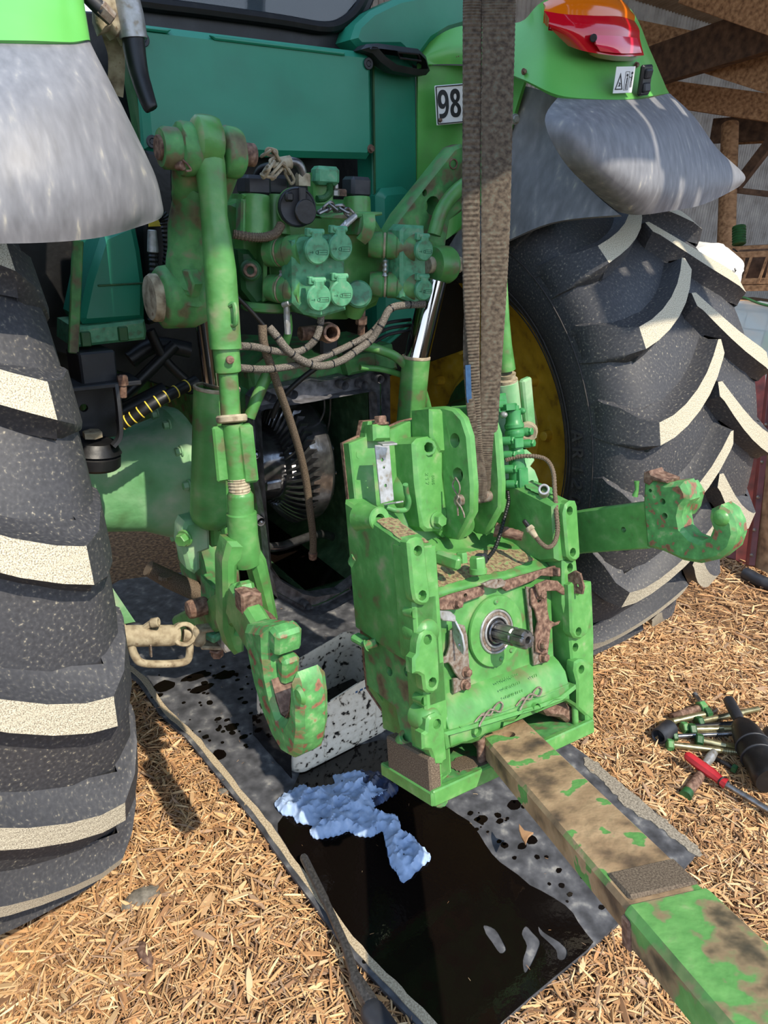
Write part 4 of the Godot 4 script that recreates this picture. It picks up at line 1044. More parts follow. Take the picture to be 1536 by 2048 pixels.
func gear_case(T: Node3D) -> void:
	# the open rear of the gear case: a machined flange round a dark oily chamber
	var outer := [Vector2(-0.188, 1.132), Vector2(-0.169, 1.148), Vector2(-0.058, 1.155), Vector2(-0.025, 1.162), Vector2(0.019, 1.153), Vector2(0.061, 1.157), Vector2(0.079, 1.16), Vector2(0.097, 1.15), Vector2(0.145, 1.159), Vector2(0.177, 1.164), Vector2(0.213, 1.158), Vector2(0.221, 1.145), Vector2(0.228, 1.027), Vector2(0.235, 0.859), Vector2(0.246, 0.61), Vector2(0.224, 0.501), Vector2(0.145, 0.485), Vector2(0.05, 0.463), Vector2(0.007, 0.46), Vector2(-0.034, 0.469), Vector2(-0.057, 0.489), Vector2(-0.132, 0.556), Vector2(-0.153, 0.658), Vector2(-0.159, 0.751), Vector2(-0.166, 0.826), Vector2(-0.181, 0.934), Vector2(-0.189, 1.036)]
	var inner := [Vector2(-0.166, 1.088), Vector2(-0.163, 1.096), Vector2(-0.154, 1.099), Vector2(-0.01, 1.103), Vector2(0.163, 1.11), Vector2(0.175, 1.106), Vector2(0.179, 1.097), Vector2(0.184, 1.036), Vector2(0.19, 0.867), Vector2(0.193, 0.665), Vector2(0.174, 0.568), Vector2(0.138, 0.541), Vector2(0.076, 0.513), Vector2(-0.01, 0.524), Vector2(-0.052, 0.546), Vector2(-0.117, 0.604), Vector2(-0.149, 0.66), Vector2(-0.152, 0.711), Vector2(-0.158, 0.824), Vector2(-0.163, 0.941)]
	var holes := []
	for q in [Vector2(-0.133, 1.124), Vector2(-0.074, 1.127), Vector2(0.077, 1.134), Vector2(0.139, 1.129), Vector2(0.191, 1.14), Vector2(-0.183, 0.987), Vector2(-0.175, 0.8), Vector2(-0.036, 0.499), Vector2(0.119, 0.517)]: holes.append([q, 0.0115, 0.03])
	var fl := put("case_flange", Soup.new().frame(outer, inner, 0.04, holes, Transform3D(Basis(), Vector3(0, 0, 0.21))), M.gasket, T, 30.0)
	for h in [[128, 745], [168, 1278]]: pass
	for q in [Vector3(-0.176, 0.982, 0.236), Vector3(-0.169, 0.793, 0.236)]: put("flange_plug", Soup.new().lathe(q, q + Vector3(0, 0, 0.01), [Vector2(0.009, 0), Vector2(0.007, 0.006), Vector2(0.002, 0.009)], 12), M.oily_steel, fl)
	# walls of the chamber behind the flange
	var ch := Soup.new()
	var deep := []
	var near := []
	for v in inner:
		near.append(Vector3(v.x, v.y, 0.211))
		deep.append(Vector3(v.x * 1.0, v.y, -0.5))
	for i in near.size():
		var j := (i + 1) % near.size()
		ch.quad(near[j], near[i], deep[i], deep[j])
		var o := Vector3(0.02, 0.83, -0.5)
		ch.tri(o, deep[j], deep[i])
	put("case_chamber", ch.rough(0.008, 5.0), M.oily_dark, T, 60.0)
	var sh := Soup.new()
	for i in outer.size():
		var j := (i + 1) % outer.size()
		var a = outer[i]; var b = outer[j]
		var m := Vector2(0.02, 0.83)
		var a2 = m + (a - m) * 0.97
		var b2 = m + (b - m) * 0.97
		sh.quad(Vector3(a2.x, a2.y, 0.215), Vector3(a2.x, a2.y, -0.55), Vector3(b2.x, b2.y, -0.55), Vector3(b2.x, b2.y, 0.215))
	put("case_shell", sh, M.green_grimy, T, 50.0)
	# crown wheel: axis across the tractor, teeth on its near side
	var c := Vector3(0.0, AXLE + 0.015, -0.01)
	var body := Soup.new().lathe(c, c + Vector3.RIGHT, [Vector2(0.02, -0.1), Vector2(0.1, -0.1), Vector2(0.105, -0.09), Vector2(0.105, -0.02), Vector2(0.128, -0.012), Vector2(0.13, 0.0), Vector2(0.185, 0.04), Vector2(0.19, 0.045), Vector2(0.19, 0.085), Vector2(0.18, 0.1), Vector2(0.02, 0.1)], 64)
	var crown := put("crown_wheel", body, M.oily_steel, T, 30.0)
	var tooth := Soup.new()
	for k in 46:
		var a := TAU * k / 46
		var rows := []
		for q in [[0.122, -0.012, 0.0], [0.14, -0.002, 0.05], [0.16, 0.013, 0.11], [0.178, 0.028, 0.18], [0.19, 0.038, 0.24]]:
			var row := PackedVector3Array()
			for d in [[-0.055, 0.012], [-0.028, -0.016], [0.016, -0.016], [0.045, 0.012]]:
				var g: float = a + q[2] + d[0]
				row.append(c + Vector3(q[1] + d[1] * 0.9, sin(g) * q[0], cos(g) * q[0]))
			rows.append(row)
		tooth.skin(rows)
	put("gear_teeth", tooth, M.oily_steel, crown, 25.0)
	for k in 3: put("carrier_window", Soup.new().box(Vector3(0.05, 0.03, 0.06), Transform3D(Basis(Vector3.RIGHT, TAU * k / 3 + 0.25), c + Vector3(-0.06, 0, 0) + Basis(Vector3.RIGHT, TAU * k / 3 + 0.25) * Vector3(0, 0, 0.082)), 0.004), M.oily_steel, crown)
	for k in 14:
		var a := TAU * k / 14
		put("gear_bolt", Soup.new().cyl(c + Vector3(0.098, sin(a) * 0.16, cos(a) * 0.16), c + Vector3(0.112, sin(a) * 0.16, cos(a) * 0.16), 0.009, -1, 10), M.oily_steel, crown)
	# pipes in the sump and oil in its bottom
	put("suction_pipe", Soup.new().tube(Soup.spline([Vector3(-0.117, 0.673, 0.16), Vector3(-0.059, 0.654, 0.14), Vector3(0.015, 0.643, 0.11), Vector3(0.113, 0.619, 0.06), Vector3(0.197, 0.565, 0.02), Vector3(0.218, 0.529, 0)], 6), 0.014, 12), M.oily_steel, T)
	put("pipe_ring", Soup.new().ring(Vector3(0.195, 0.562, 0.03), Vector3(0.191, 0.574, 0.03), 0.017, 0.012, 20), M.oily_steel, T)
	for q in [[Vector3(0.072, 1.081, 0.15), Vector3(0.08, 1.049, 0.14), Vector3(0.087, 1.022, 0.12), Vector3(0.076, 0.981, 0.1), Vector3(0.065, 0.961, 0.09)], [Vector3(0.111, 1.077, 0.12), Vector3(0.116, 1.016, 0.11), Vector3(0.112, 0.954, 0.1), Vector3(0.104, 0.915, 0.1), Vector3(0.089, 0.907, 0.1)]]: put("thin_pipe", Soup.new().tube(Soup.spline(q, 5), 0.0028, 8), M.steel, T)
	var pool := Soup.new()
	var rim := []
	for v in inner: rim.append(v)
	var half := []
	for k in 24:
		var f := float(k) / 23
		half.append(f)
	var lo := 0.53
	pool.quad(Vector3(-0.16, lo, 0.208), Vector3(0.2, lo, 0.208), Vector3(0.2, lo, -0.48), Vector3(-0.16, lo, -0.48))
	put("sump_oil", pool, M.oil, T)
	put("case_rib", Soup.new().lathe(Vector3(0.326, 0.661, -0.1), Vector3(0.209, 0.779, 0.05), [Vector2(0.045, 0), Vector2(0.04, 0.1), Vector2(0.02, 0.13)], 20), M.oily_dark, T)
	# castings over the flange
	put("case_top", slab([Vector2(-0.168, 1.188), Vector2(-0.085, 1.231), Vector2(0.122, 1.209), Vector2(0.27, 1.218), Vector2(0.291, 1.147), Vector2(0.223, 1.136), Vector2(-0.088, 1.114), Vector2(-0.164, 1.113)], 0.2, 0.3, 0.012).rough(0.004, 12.0), M.green_grimy, T)
	put("case_pad", slab([Vector2(0.081, 1.206), Vector2(0.179, 1.211), Vector2(0.19, 1.164), Vector2(0.098, 1.156)], 0.24, 0.08, 0.008), M.green_grimy, T)
	# the pieces beneath the case on the near side
	put("brake_cover", Soup.new().lathe(Vector3(-0.2, 0.6, 0.02), Vector3(-0.34, 0.6, 0.02), [Vector2(0.13, 0), Vector2(0.15, 0.01), Vector2(0.15, 0.05), Vector2(0.12, 0.09)], 24), M.green_grimy, T)
	put("drawbar_support", Soup.new().tube([Vector3(-0.422, 0.64, 0.05), Vector3(-0.368, 0.593, 0.06), Vector3(-0.293, 0.538, 0.08), Vector3(-0.197, 0.502, 0.1), Vector3(-0.111, 0.479, 0.12)], [0.022, 0.026, 0.028, 0.03, 0.03], 12).cyl(Vector3(-0.394, 0.622, 0.1), Vector3(-0.393, 0.634, 0.1), 0.018, -1, 8), M.hose_brown, T)

func lift_gear(T: Node3D) -> void:
	# lift rams: barrel, chrome rod
	for q in [[Vector3(-0.325, 1.195, 0.37), Vector3(-0.354, 0.899, 0.37), 0.05, Vector3(-0.342, 1.419, 0.37), 0.026], [Vector3(0.221, 1.215, 0.36), Vector3(0.203, 0.824, 0.36), 0.037, Vector3(0.264, 1.406, 0.36), 0.032]]:
		var d: Vector3 = (q[0] - q[1]).normalized()
		var l: float = q[0].distance_to(q[1])
		var b := put("lift_ram", Soup.new().lathe(q[1], q[0], [Vector2(0.03, -0.02), Vector2(q[2] * 0.9, -0.005), Vector2(q[2], 0.01), Vector2(q[2], l * 0.22), Vector2(q[2] * 0.985, l * 0.225), Vector2(q[2] * 0.985, l - 0.004), Vector2(q[2] * 0.95, l), Vector2(q[2] * 0.84, l), Vector2(q[2] * 0.82, l - 0.012), Vector2(0.01, l - 0.012)], 32), M.green, T)
		put("ram_lip", Soup.new().ring(q[0] - d * 0.002, q[0] + d * 0.006, q[2] * 1.0, q[2] * 0.86, 32), M.dirt_steel, b)
		put("ram_rod", Soup.new().cyl(q[0] - d * 0.012, q[3], q[4], -1, 28), M.chrome, b)
	# foot of the near ram: lug with pin
	var foot := put("ram_foot", slab([Vector2(-0.412, 0.895), Vector2(-0.379, 0.895), Vector2(-0.357, 0.864), Vector2(-0.359, 0.813), Vector2(-0.385, 0.809), Vector2(-0.386, 0.767), Vector2(-0.399, 0.757), Vector2(-0.417, 0.775), Vector2(-0.426, 0.842), Vector2(-0.421, 0.879)], 0.36, 0.06, 0.008), M.green_dusty, T)
	put("foot_bolt", Soup.new().bolt(Vector3(-0.421, 0.863, 0.37), Vector3(-0.8, 0, 0.5), 0.026), M.green, foot)
	put("foot_block", slab([Vector2(-0.348, 0.88), Vector2(-0.305, 0.87), Vector2(-0.308, 0.805), Vector2(-0.346, 0.806)], 0.34, 0.05, 0.006), M.green_clean, foot)
	put("bleed_nipple", Soup.new().hexa(Vector3(-0.328, 0.869, 0.35), Vector3(-0.3, 0, 1), 0.022, 0.02).cyl(Vector3(-0.328, 0.869, 0.35), Vector3(-0.337, 0.873, 0.4), 0.009), M.green_clean, foot)
	# near lift arm: boss on the cross shaft, arm, forked eye with the pin of the lift rod
	var px := Vector3(1, 0, 0)
	var boss := Vector3(-0.394, 1.385, 0.35)
	var arm := Soup.new()
	arm.lathe(boss - px * 0.035, boss + px * 0.09, [Vector2(0.05, 0), Vector2(0.06, 0.008), Vector2(0.062, 0.02), Vector2(0.062, 0.12)], 30)
	arm.tube(Soup.spline([Vector3(-0.376, 1.38, 0.36), Vector3(-0.372, 1.457, 0.37), Vector3(-0.368, 1.53, 0.385), Vector3(-0.359, 1.591, 0.41)], 5), [0.055, 0.054, 0.053, 0.052, 0.05, 0.049, 0.047, 0.046, 0.045, 0.045, 0.044, 0.044, 0.043, 0.042, 0.04, 0.038], 18, false, 0.8)
	for q in [[Vector3(-0.389, 1.646, 0.455), [Vector3(-0.362, 1.53, 0.385), Vector3(-0.376, 1.574, 0.41), Vector3(-0.385, 1.615, 0.435), Vector3(-0.39, 1.642, 0.455)]], [Vector3(-0.309, 1.646, 0.455), [Vector3(-0.346, 1.531, 0.385), Vector3(-0.319, 1.567, 0.4), Vector3(-0.308, 1.606, 0.43), Vector3(-0.309, 1.643, 0.455)]]]:
		arm.lathe(q[0] - px * 0.02, q[0] + px * 0.02, [Vector2(0.03, 0), Vector2(0.041, 0.004), Vector2(0.044, 0.01), Vector2(0.044, 0.03), Vector2(0.04, 0.038), Vector2(0.02, 0.04)], 26)
		arm.tube(Soup.spline(q[1], 5), [0.034, 0.034, 0.033, 0.032, 0.031, 0.03, 0.029, 0.028, 0.028, 0.028, 0.028, 0.029, 0.03, 0.031, 0.032, 0.033], 16, false, 0.7)
	var am := put("lift_arm", arm.rough(0.004, 14.0), M.green_grimy, T, 50.0)
	put("shaft_cap", Soup.new().lathe(boss - px * 0.034, boss - px * 0.06, [Vector2(0.046, 0), Vector2(0.046, 0.012), Vector2(0.042, 0.018), Vector2(0.02, 0.02)], 28), M.dirt_steel, am)
	var pin := Vector3(-0.391, 1.646, 0.455)
	put("arm_boss", Soup.new().lathe(pin, pin - px * 0.05, [Vector2(0.034, 0), Vector2(0.034, 0.04), Vector2(0.03, 0.046)], 22), M.green_grimy, am)
	put("lift_pin", Soup.new().cyl(pin - px * 0.052, pin + px * 0.13, 0.02, -1, 18), M.rust, am)
	var clip := Soup.new().cyl(Vector3(-0.415, 1.619, 0.47), Vector3(-0.409, 1.619, 0.485), 0.008, -1, 10).tube(Soup.spline([Vector3(-0.409, 1.628, 0.485), Vector3(-0.403, 1.621, 0.49), Vector3(-0.397, 1.613, 0.488), Vector3(-0.407, 1.611, 0.49)], 4), 0.002, 6)
	put("lynch_pin", clip, M.rust, am)
	put("arm_nut", Soup.new().hexa(Vector3(-0.375, 1.419, 0.41), Vector3(-1, 0, 0.2), 0.05, 0.02).cyl(Vector3(-0.375, 1.419, 0.41), Vector3(-0.391, 1.423, 0.42), 0.02), M.green_grimy, am)
	# near lift rod, from the eye down to the fork
	var rod := Soup.new()
	var ctr := [Vector3(-0.359, 1.677, 0.47), Vector3(-0.359, 1.655, 0.47), Vector3(-0.357, 1.624, 0.475), Vector3(-0.356, 1.583, 0.48), Vector3(-0.358, 1.542, 0.485), Vector3(-0.357, 1.5, 0.49), Vector3(-0.356, 1.449, 0.495), Vector3(-0.357, 1.396, 0.5), Vector3(-0.358, 1.341, 0.505), Vector3(-0.359, 1.307, 0.51)]
	var rad := [0.016, 0.028, 0.029, 0.0265, 0.025, 0.028, 0.031, 0.0315, 0.0315, 0.0315]
	rod.tube(Soup.spline(ctr, 1), rad, 20, false, 0.95)
	var eye := Vector3(-0.359, 1.661, 0.47)
	rod.lathe(eye - px * 0.024, eye + px * 0.024, [Vector2(0.03, 0), Vector2(0.04, 0.006), Vector2(0.042, 0.016), Vector2(0.042, 0.032), Vector2(0.04, 0.042), Vector2(0.03, 0.048)], 12)
	var lr := put("lift_rod", rod, M.green, T, 50.0)
	put("rod_rib", Soup.new().skin(rib_rows([Vector3(-0.363, 1.632, 0.5), Vector3(-0.363, 1.623, 0.5), Vector3(-0.364, 1.613, 0.5), Vector3(-0.364, 1.604, 0.5), Vector3(-0.364, 1.594, 0.5), Vector3(-0.365, 1.585, 0.5)])), M.green, lr)
	put("rod_loop", Soup.new().tube(Soup.spline([Vector3(-0.356, 1.389, 0.53), Vector3(-0.351, 1.393, 0.54), Vector3(-0.351, 1.374, 0.545), Vector3(-0.351, 1.357, 0.54), Vector3(-0.356, 1.354, 0.53)], 4), 0.005, 8), M.green_grimy, lr)
	put("rod_barrel", Soup.new().lathe(Vector3(-0.358, 1.261, 0.515), Vector3(-0.359, 1.307, 0.51), [Vector2(0.02, 0), Vector2(0.0245, 0.003), Vector2(0.025, 0.008), Vector2(0.0255, 0.048)], 22), M.green, lr)
	put("barrel_plug", Soup.new().cyl(Vector3(-0.358, 1.287, 0.52), Vector3(-0.366, 1.293, 0.545), 0.008, -1, 10), M.rust, lr)
	put("rod_stem", Soup.new().cyl(Vector3(-0.359, 1.265, 0.515), Vector3(-0.362, 1.179, 0.525), 0.0185, 0.02, 20), M.green, lr)
	put("rod_collar", Soup.new().lathe(Vector3(-0.362, 1.166, 0.53), Vector3(-0.361, 1.183, 0.525), [Vector2(0.026, 0), Vector2(0.03, 0.003), Vector2(0.031, 0.012), Vector2(0.028, 0.016)], 22), M.dirt_steel, lr)
	put("adjuster", Soup.new().cyl(Vector3(-0.362, 1.166, 0.53), Vector3(-0.362, 1.049, 0.545), 0.021, -1, 20).add(Soup.new().bar(Vector3(-0.388, 1.162, 0.525), Vector3(-0.39, 1.052, 0.54), 0.012, 0.03, 0.004, Vector3(1, 0, 0))).add(Soup.new().bar(Vector3(-0.343, 1.165, 0.545), Vector3(-0.341, 1.048, 0.56), 0.026, 0.03, 0.005, Vector3(1, 0, 0.3))), M.green, lr)
	put("rod_thread", Soup.new().tube(Soup.spline([Vector3(-0.361, 1.056, 0.545), Vector3(-0.361, 1.018, 0.55)], 14), [0.021, 0.0225, 0.021, 0.0225, 0.021, 0.0225, 0.021, 0.0225, 0.021, 0.0225, 0.021, 0.0225, 0.021, 0.0225, 0.021], 16), M.dirt_steel, lr, 20.0)
	put("rod_socket", Soup.new().tube([Vector3(-0.361, 1.028, 0.55), Vector3(-0.361, 1.02, 0.55), Vector3(-0.363, 0.984, 0.555), Vector3(-0.362, 0.982, 0.555), Vector3(-0.363, 0.934, 0.56), Vector3(-0.363, 0.896, 0.565), Vector3(-0.359, 0.872, 0.565)], [0.022, 0.027, 0.027, 0.031, 0.031, 0.033, 0.03], 24), M.green, lr)
	put("rod_fork", slab([Vector2(-0.407, 0.94), Vector2(-0.346, 0.925), Vector2(-0.323, 0.877), Vector2(-0.311, 0.803), Vector2(-0.299, 0.727), Vector2(-0.304, 0.697), Vector2(-0.329, 0.732), Vector2(-0.336, 0.766), Vector2(-0.358, 0.872), Vector2(-0.368, 0.884), Vector2(-0.381, 0.888), Vector2(-0.389, 0.881), Vector2(-0.398, 0.727), Vector2(-0.38, 0.716), Vector2(-0.383, 0.668), Vector2(-0.405, 0.666), Vector2(-0.416, 0.685), Vector2(-0.427, 0.74), Vector2(-0.42, 0.9)], 0.59, 0.055, 0.009), M.green, lr)
	# far lift arm and the eye of its ram
	var fa := put("lift_arm", slab([Vector2(0.349, 1.709), Vector2(0.374, 1.717), Vector2(0.435, 1.709), Vector2(0.455, 1.618), Vector2(0.4, 1.569), Vector2(0.356, 1.544), Vector2(0.35, 1.501), Vector2(0.346, 1.472), Vector2(0.297, 1.472), Vector2(0.227, 1.507), Vector2(0.161, 1.506), Vector2(0.194, 1.551)], 0.3, 0.05, 0.008, [[Vector2(0.267, 1.603), 0.008], [Vector2(0.294, 1.575), 0.022]]).rough(0.002, 15.0), M.green_grimy, T, 45.0)
	put("arm_ring", Soup.new().ring(Vector3(0.349, 1.672, 0.3), Vector3(0.348, 1.672, 0.305), 0.012, 0.009, 16), M.rust, fa)
	put("arm_web", Soup.new().tube(Soup.spline([Vector3(0.279, 1.509, 0.33), Vector3(0.299, 1.566, 0.33), Vector3(0.346, 1.613, 0.33), Vector3(0.415, 1.65, 0.33)], 4), 0.018, 10), M.green, fa)
	var re := Vector3(0.283, 1.441, 0.36)
	put("ram_eye", Soup.new().lathe(re - px * 0.03, re + px * 0.035, [Vector2(0.028, 0), Vector2(0.042, 0.005), Vector2(0.045, 0.015), Vector2(0.045, 0.05), Vector2(0.04, 0.06)], 26), M.green, fa)
	put("eye_pin", Soup.new().cyl(re - px * 0.045, re + px * 0.06, 0.02, -1, 16), M.dirt_steel, fa)
	# far lift rod behind the sling
	var fr := put("lift_rod", Soup.new().tube([Vector3(0.359, 1.417, 0.5), Vector3(0.368, 1.324, 0.51), Vector3(0.375, 1.263, 0.515), Vector3(0.387, 1.201, 0.52)], [0.014, 0.016, 0.02, 0.024], 16), M.green, T)
	put("rod_collar", Soup.new().lathe(Vector3(0.392, 1.164, 0.52), Vector3(0.385, 1.203, 0.52), [Vector2(0.024, 0), Vector2(0.03, 0.004), Vector2(0.03, 0.014), Vector2(0.024, 0.018), Vector2(0.026, 0.028)], 20), M.dirt_steel, fr)
	put("adjuster", Soup.new().cyl(Vector3(0.391, 1.17, 0.52), Vector3(0.417, 1.055, 0.53), 0.031, -1, 20).add(Soup.new().bar(Vector3(0.438, 1.179, 0.54), Vector3(0.478, 1.01, 0.55), 0.02, 0.034, 0.005, Vector3(1, 0, 0))), M.green_dusty, fr)
	put("adjuster_eye", Soup.new().ring(Vector3(0.451, 1.042, 0.56), Vector3(0.421, 1.047, 0.585), 0.026, 0.012, 18), M.dirt_steel, fr)

func rib_rows(at: Array) -> Array:
	var rows := []
	for i in at.size():
		var w := 0.006 if i % 2 == 0 else 0.002
		rows.append(PackedVector3Array([at[i] + Vector3(-0.008, 0, -0.012), at[i] + Vector3(0.012, 0, -0.012), at[i] + Vector3(0.012, 0, w - 0.006), at[i] + Vector3(-0.006, 0, w - 0.006)]))
	return rows

func hydraulics(T: Node3D) -> void:
	# valve chest: main casting with ribs, the solenoid towers on top
	var chest := put("valve_chest", slab([Vector2(-0.25, 1.559), Vector2(-0.191, 1.582), Vector2(-0.047, 1.556), Vector2(0.078, 1.581), Vector2(0.103, 1.55), Vector2(0.138, 1.507), Vector2(0.147, 1.405), Vector2(0.123, 1.345), Vector2(0.037, 1.316), Vector2(-0.046, 1.32), Vector2(-0.099, 1.343), Vector2(-0.198, 1.358), Vector2(-0.235, 1.392), Vector2(-0.245, 1.473)], 0.33, 0.2, 0.014).rough(0.004, 10.0), M.green, T)
	put("chest_rib", slab([Vector2(-0.256, 1.475), Vector2(-0.232, 1.475), Vector2(-0.193, 1.43), Vector2(-0.183, 1.373), Vector2(-0.222, 1.362), Vector2(-0.251, 1.396)], 0.36, 0.06, 0.008), M.green_dark, chest)
	put("chest_lug", Soup.new().lathe(Vector3(-0.225, 1.435, 0.35), Vector3(-0.244, 1.437, 0.385), [Vector2(0.022, 0), Vector2(0.022, 0.03), Vector2(0.018, 0.034)], 18), M.green_dark, chest)
	put("chest_bore", Soup.new().ring(Vector3(-0.243, 1.437, 0.384), Vector3(-0.248, 1.438, 0.392), 0.014, 0.008, 16), M.rust, chest)
	put("chest_web", slab([Vector2(-0.201, 1.505), Vector2(-0.19, 1.505), Vector2(-0.184, 1.374), Vector2(-0.208, 1.371)], 0.37, 0.08, 0.006), M.green, chest)
	put("chest_foot", Soup.new().lathe(Vector3(-0.186, 1.348, 0.34), Vector3(-0.185, 1.375, 0.34), [Vector2(0.05, 0), Vector2(0.058, 0.004), Vector2(0.058, 0.01), Vector2(0.05, 0.02)], 24), M.green, chest)
	for q in [[508, 352, 392, 480, 0.033], [548, 352, 392, 470, 0.031], [713, 355, 395, 470, 0.031]]:
		pass
	for q in [[Vector3(-0.219, 1.578, 0.36), Vector3(-0.224, 1.497, 0.37), Vector3(-0.218, 1.616, 0.36), 0.033], [Vector3(-0.158, 1.58, 0.33), Vector3(-0.161, 1.504, 0.34), Vector3(-0.159, 1.62, 0.33), 0.03], [Vector3(0.049, 1.585, 0.33), Vector3(0.048, 1.506, 0.34), Vector3(0.046, 1.627, 0.33), 0.031]]:
		var d: Vector3 = (q[0] - q[1]).normalized()
		var tower := put("valve_tower", Soup.new().lathe(q[1], q[0], [Vector2(q[3] * 1.05, 0), Vector2(q[3], 0.01), Vector2(q[3], q[0].distance_to(q[1]) - 0.006), Vector2(q[3] * 0.95, q[0].distance_to(q[1]))], 24), M.green_clean, chest)
		put("tower_cap", Soup.new().box(Vector3(q[3] * 1.7, q[0].distance_to(q[2]), q[3] * 1.6), Transform3D(Basis(), (q[0] + q[2]) / 2.0), 0.007), M.dark_plastic, T)
	put("tower_flange", slab([Vector2(-0.252, 1.58), Vector2(-0.202, 1.582), Vector2(-0.2, 1.575), Vector2(-0.252, 1.571)], 0.38, 0.06, 0.004), M.green_clean, chest)
	put("tower_band", slab([Vector2(-0.257, 1.571), Vector2(-0.246, 1.571), Vector2(-0.249, 1.499), Vector2(-0.262, 1.499)], 0.385, 0.03, 0.004), M.green_grimy, chest)
	# square green coil with its conduit
	var coil := put("solenoid_coil", Soup.new().box(Vector3(0.052, 0.036, 0.045), Transform3D(Basis(Vector3.UP, -0.2), Vector3(-0.058, 1.623, 0.37)), 0.007), M.cap_teal, T)
	put("coil_stem", slab([Vector2(-0.082, 1.628), Vector2(-0.03, 1.612), Vector2(-0.029, 1.565), Vector2(-0.077, 1.564)], 0.36, 0.03, 0.004), M.green_clean, coil)
	put("coil_conduit", ribbed([Vector3(-0.058, 1.607, 0.39), Vector3(-0.062, 1.591, 0.395), Vector3(-0.076, 1.58, 0.4), Vector3(-0.095, 1.577, 0.4)], 0.0075), M.green_dark, coil, 20.0)
	put("coil_clip", Soup.new().cyl(Vector3(-0.031, 1.599, 0.37), Vector3(-0.032, 1.609, 0.37), 0.006, -1, 10).cyl(Vector3(-0.031, 1.585, 0.37), Vector3(-0.031, 1.597, 0.37), 0.008, -1, 6), M.zinc, coil)
	put("orange_union", Soup.new().hexa(Vector3(-0.001, 1.586, 0.34), Vector3.UP, 0.024, 0.014), M.rust, coil)
	# steel elbow and the chain hung over it
	var el := put("pipe_elbow", Soup.new().tube(Soup.spline([Vector3(-0.171, 1.632, 0.35), Vector3(-0.164, 1.641, 0.37), Vector3(-0.146, 1.644, 0.38), Vector3(-0.131, 1.641, 0.385), Vector3(-0.122, 1.628, 0.385), Vector3(-0.117, 1.605, 0.38)], 5), 0.0095, 12), M.steel, T)
	put("elbow_sleeve", Soup.new().cyl(Vector3(-0.18, 1.636, 0.37), Vector3(-0.143, 1.644, 0.38), 0.0125, -1, 16), M.dirt_steel, el)
	put("elbow_nut", Soup.new().hexa(Vector3(-0.117, 1.601, 0.38), Vector3.UP, 0.027, 0.024), M.dirt_steel, el)
	put("elbow_hose", Soup.new().tube(Soup.spline([Vector3(-0.199, 1.601, 0.32), Vector3(-0.194, 1.627, 0.34), Vector3(-0.177, 1.635, 0.365)], 5), 0.008, 10), M.black, el)
	var links := [Vector3(-0.215, 1.651, 0.4), Vector3(-0.209, 1.657, 0.41), Vector3(-0.196, 1.655, 0.41), Vector3(-0.186, 1.644, 0.405), Vector3(-0.207, 1.637, 0.42), Vector3(-0.221, 1.626, 0.43), Vector3(-0.225, 1.615, 0.42), Vector3(-0.206, 1.614, 0.42), Vector3(-0.178, 1.636, 0.41), Vector3(-0.158, 1.624, 0.39), Vector3(-0.142, 1.609, 0.38)]
	for i in links.size() - 1: put("chain_link", chain_link(links[i], links[i + 1], i), M.dirt_steel, T)
	# round trailer socket with its snap lid
	var so := Vector3(-0.155, 1.56, 0.42)
	var dir := Vector3(-0.186, 1.561, 0.5) - so
	dir = dir.normalized()
	var sk := put("trailer_socket", Soup.new().lathe(so - dir * 0.05, so + dir * 0.03, [Vector2(0.022, 0), Vector2(0.032, 0.01), Vector2(0.037, 0.045), Vector2(0.0375, 0.068), Vector2(0.0345, 0.072), Vector2(0.033, 0.07), Vector2(0.01, 0.067)], 30), M.dark_plastic, T, 30.0)
	put("socket_back", Soup.new().lathe(so - dir * 0.052, so - dir * 0.02, [Vector2(0.02, 0), Vector2(0.034, 0.008), Vector2(0.038, 0.03)], 26), M.green, sk)
	var lx := frame_at(so + dir * 0.03, so + dir * 0.03 + Vector3(1, 0, 0.0), dir)
	var lid := []
	for k in 20: lid.append(Vector2(0.014, -0.006) + Vector2.from_angle(TAU * k / 20) * 0.023)
	lid = [Vector2(0.0, 0.014), Vector2(0.002, 0.034), Vector2(0.014, 0.034), Vector2(0.016, 0.018)] + Array(Soup.circle(Vector2(0.014, -0.006), 0.025, 20)).filter(func(v): return v.y < 0.014)
	var hull := Geometry2D.convex_hull(PackedVector2Array(Soup.circle(Vector2(0.014, -0.008), 0.024, 20)))
	put("socket_lid", Soup.new().prism(Array(hull), 0.008, 0.002, [], lx).add(Soup.new().box(Vector3(0.016, 0.03, 0.007), lx.translated_local(Vector3(0.008, 0.022, 0.003)), 0.002)), M.black, sk)
	put("socket_tab", Soup.new().box(Vector3(0.018, 0.018, 0.012), lx.translated_local(Vector3(-0.02, 0.018, 0.0)), 0.004), M.black, sk)
	put("socket_cable", ribbed([Vector3(-0.19, 1.526, 0.42), Vector3(-0.207, 1.511, 0.43), Vector3(-0.231, 1.504, 0.435), Vector3(-0.258, 1.503, 0.43), Vector3(-0.294, 1.508, 0.42)], 0.0095), M.hose_brown, sk, 20.0)
	# bracket of the brake line, its chain and the silver pin
	var br := put("coupling_bracket", slab([Vector2(-0.099, 1.545), Vector2(-0.026, 1.555), Vector2(0.059, 1.557), Vector2(0.06, 1.551), Vector2(0.032, 1.547), Vector2(0.02, 1.51), Vector2(-0.004, 1.51), Vector2(0.002, 1.544), Vector2(-0.038, 1.539), Vector2(-0.093, 1.54)], 0.42, 0.05, 0.003), M.green_grimy, T)
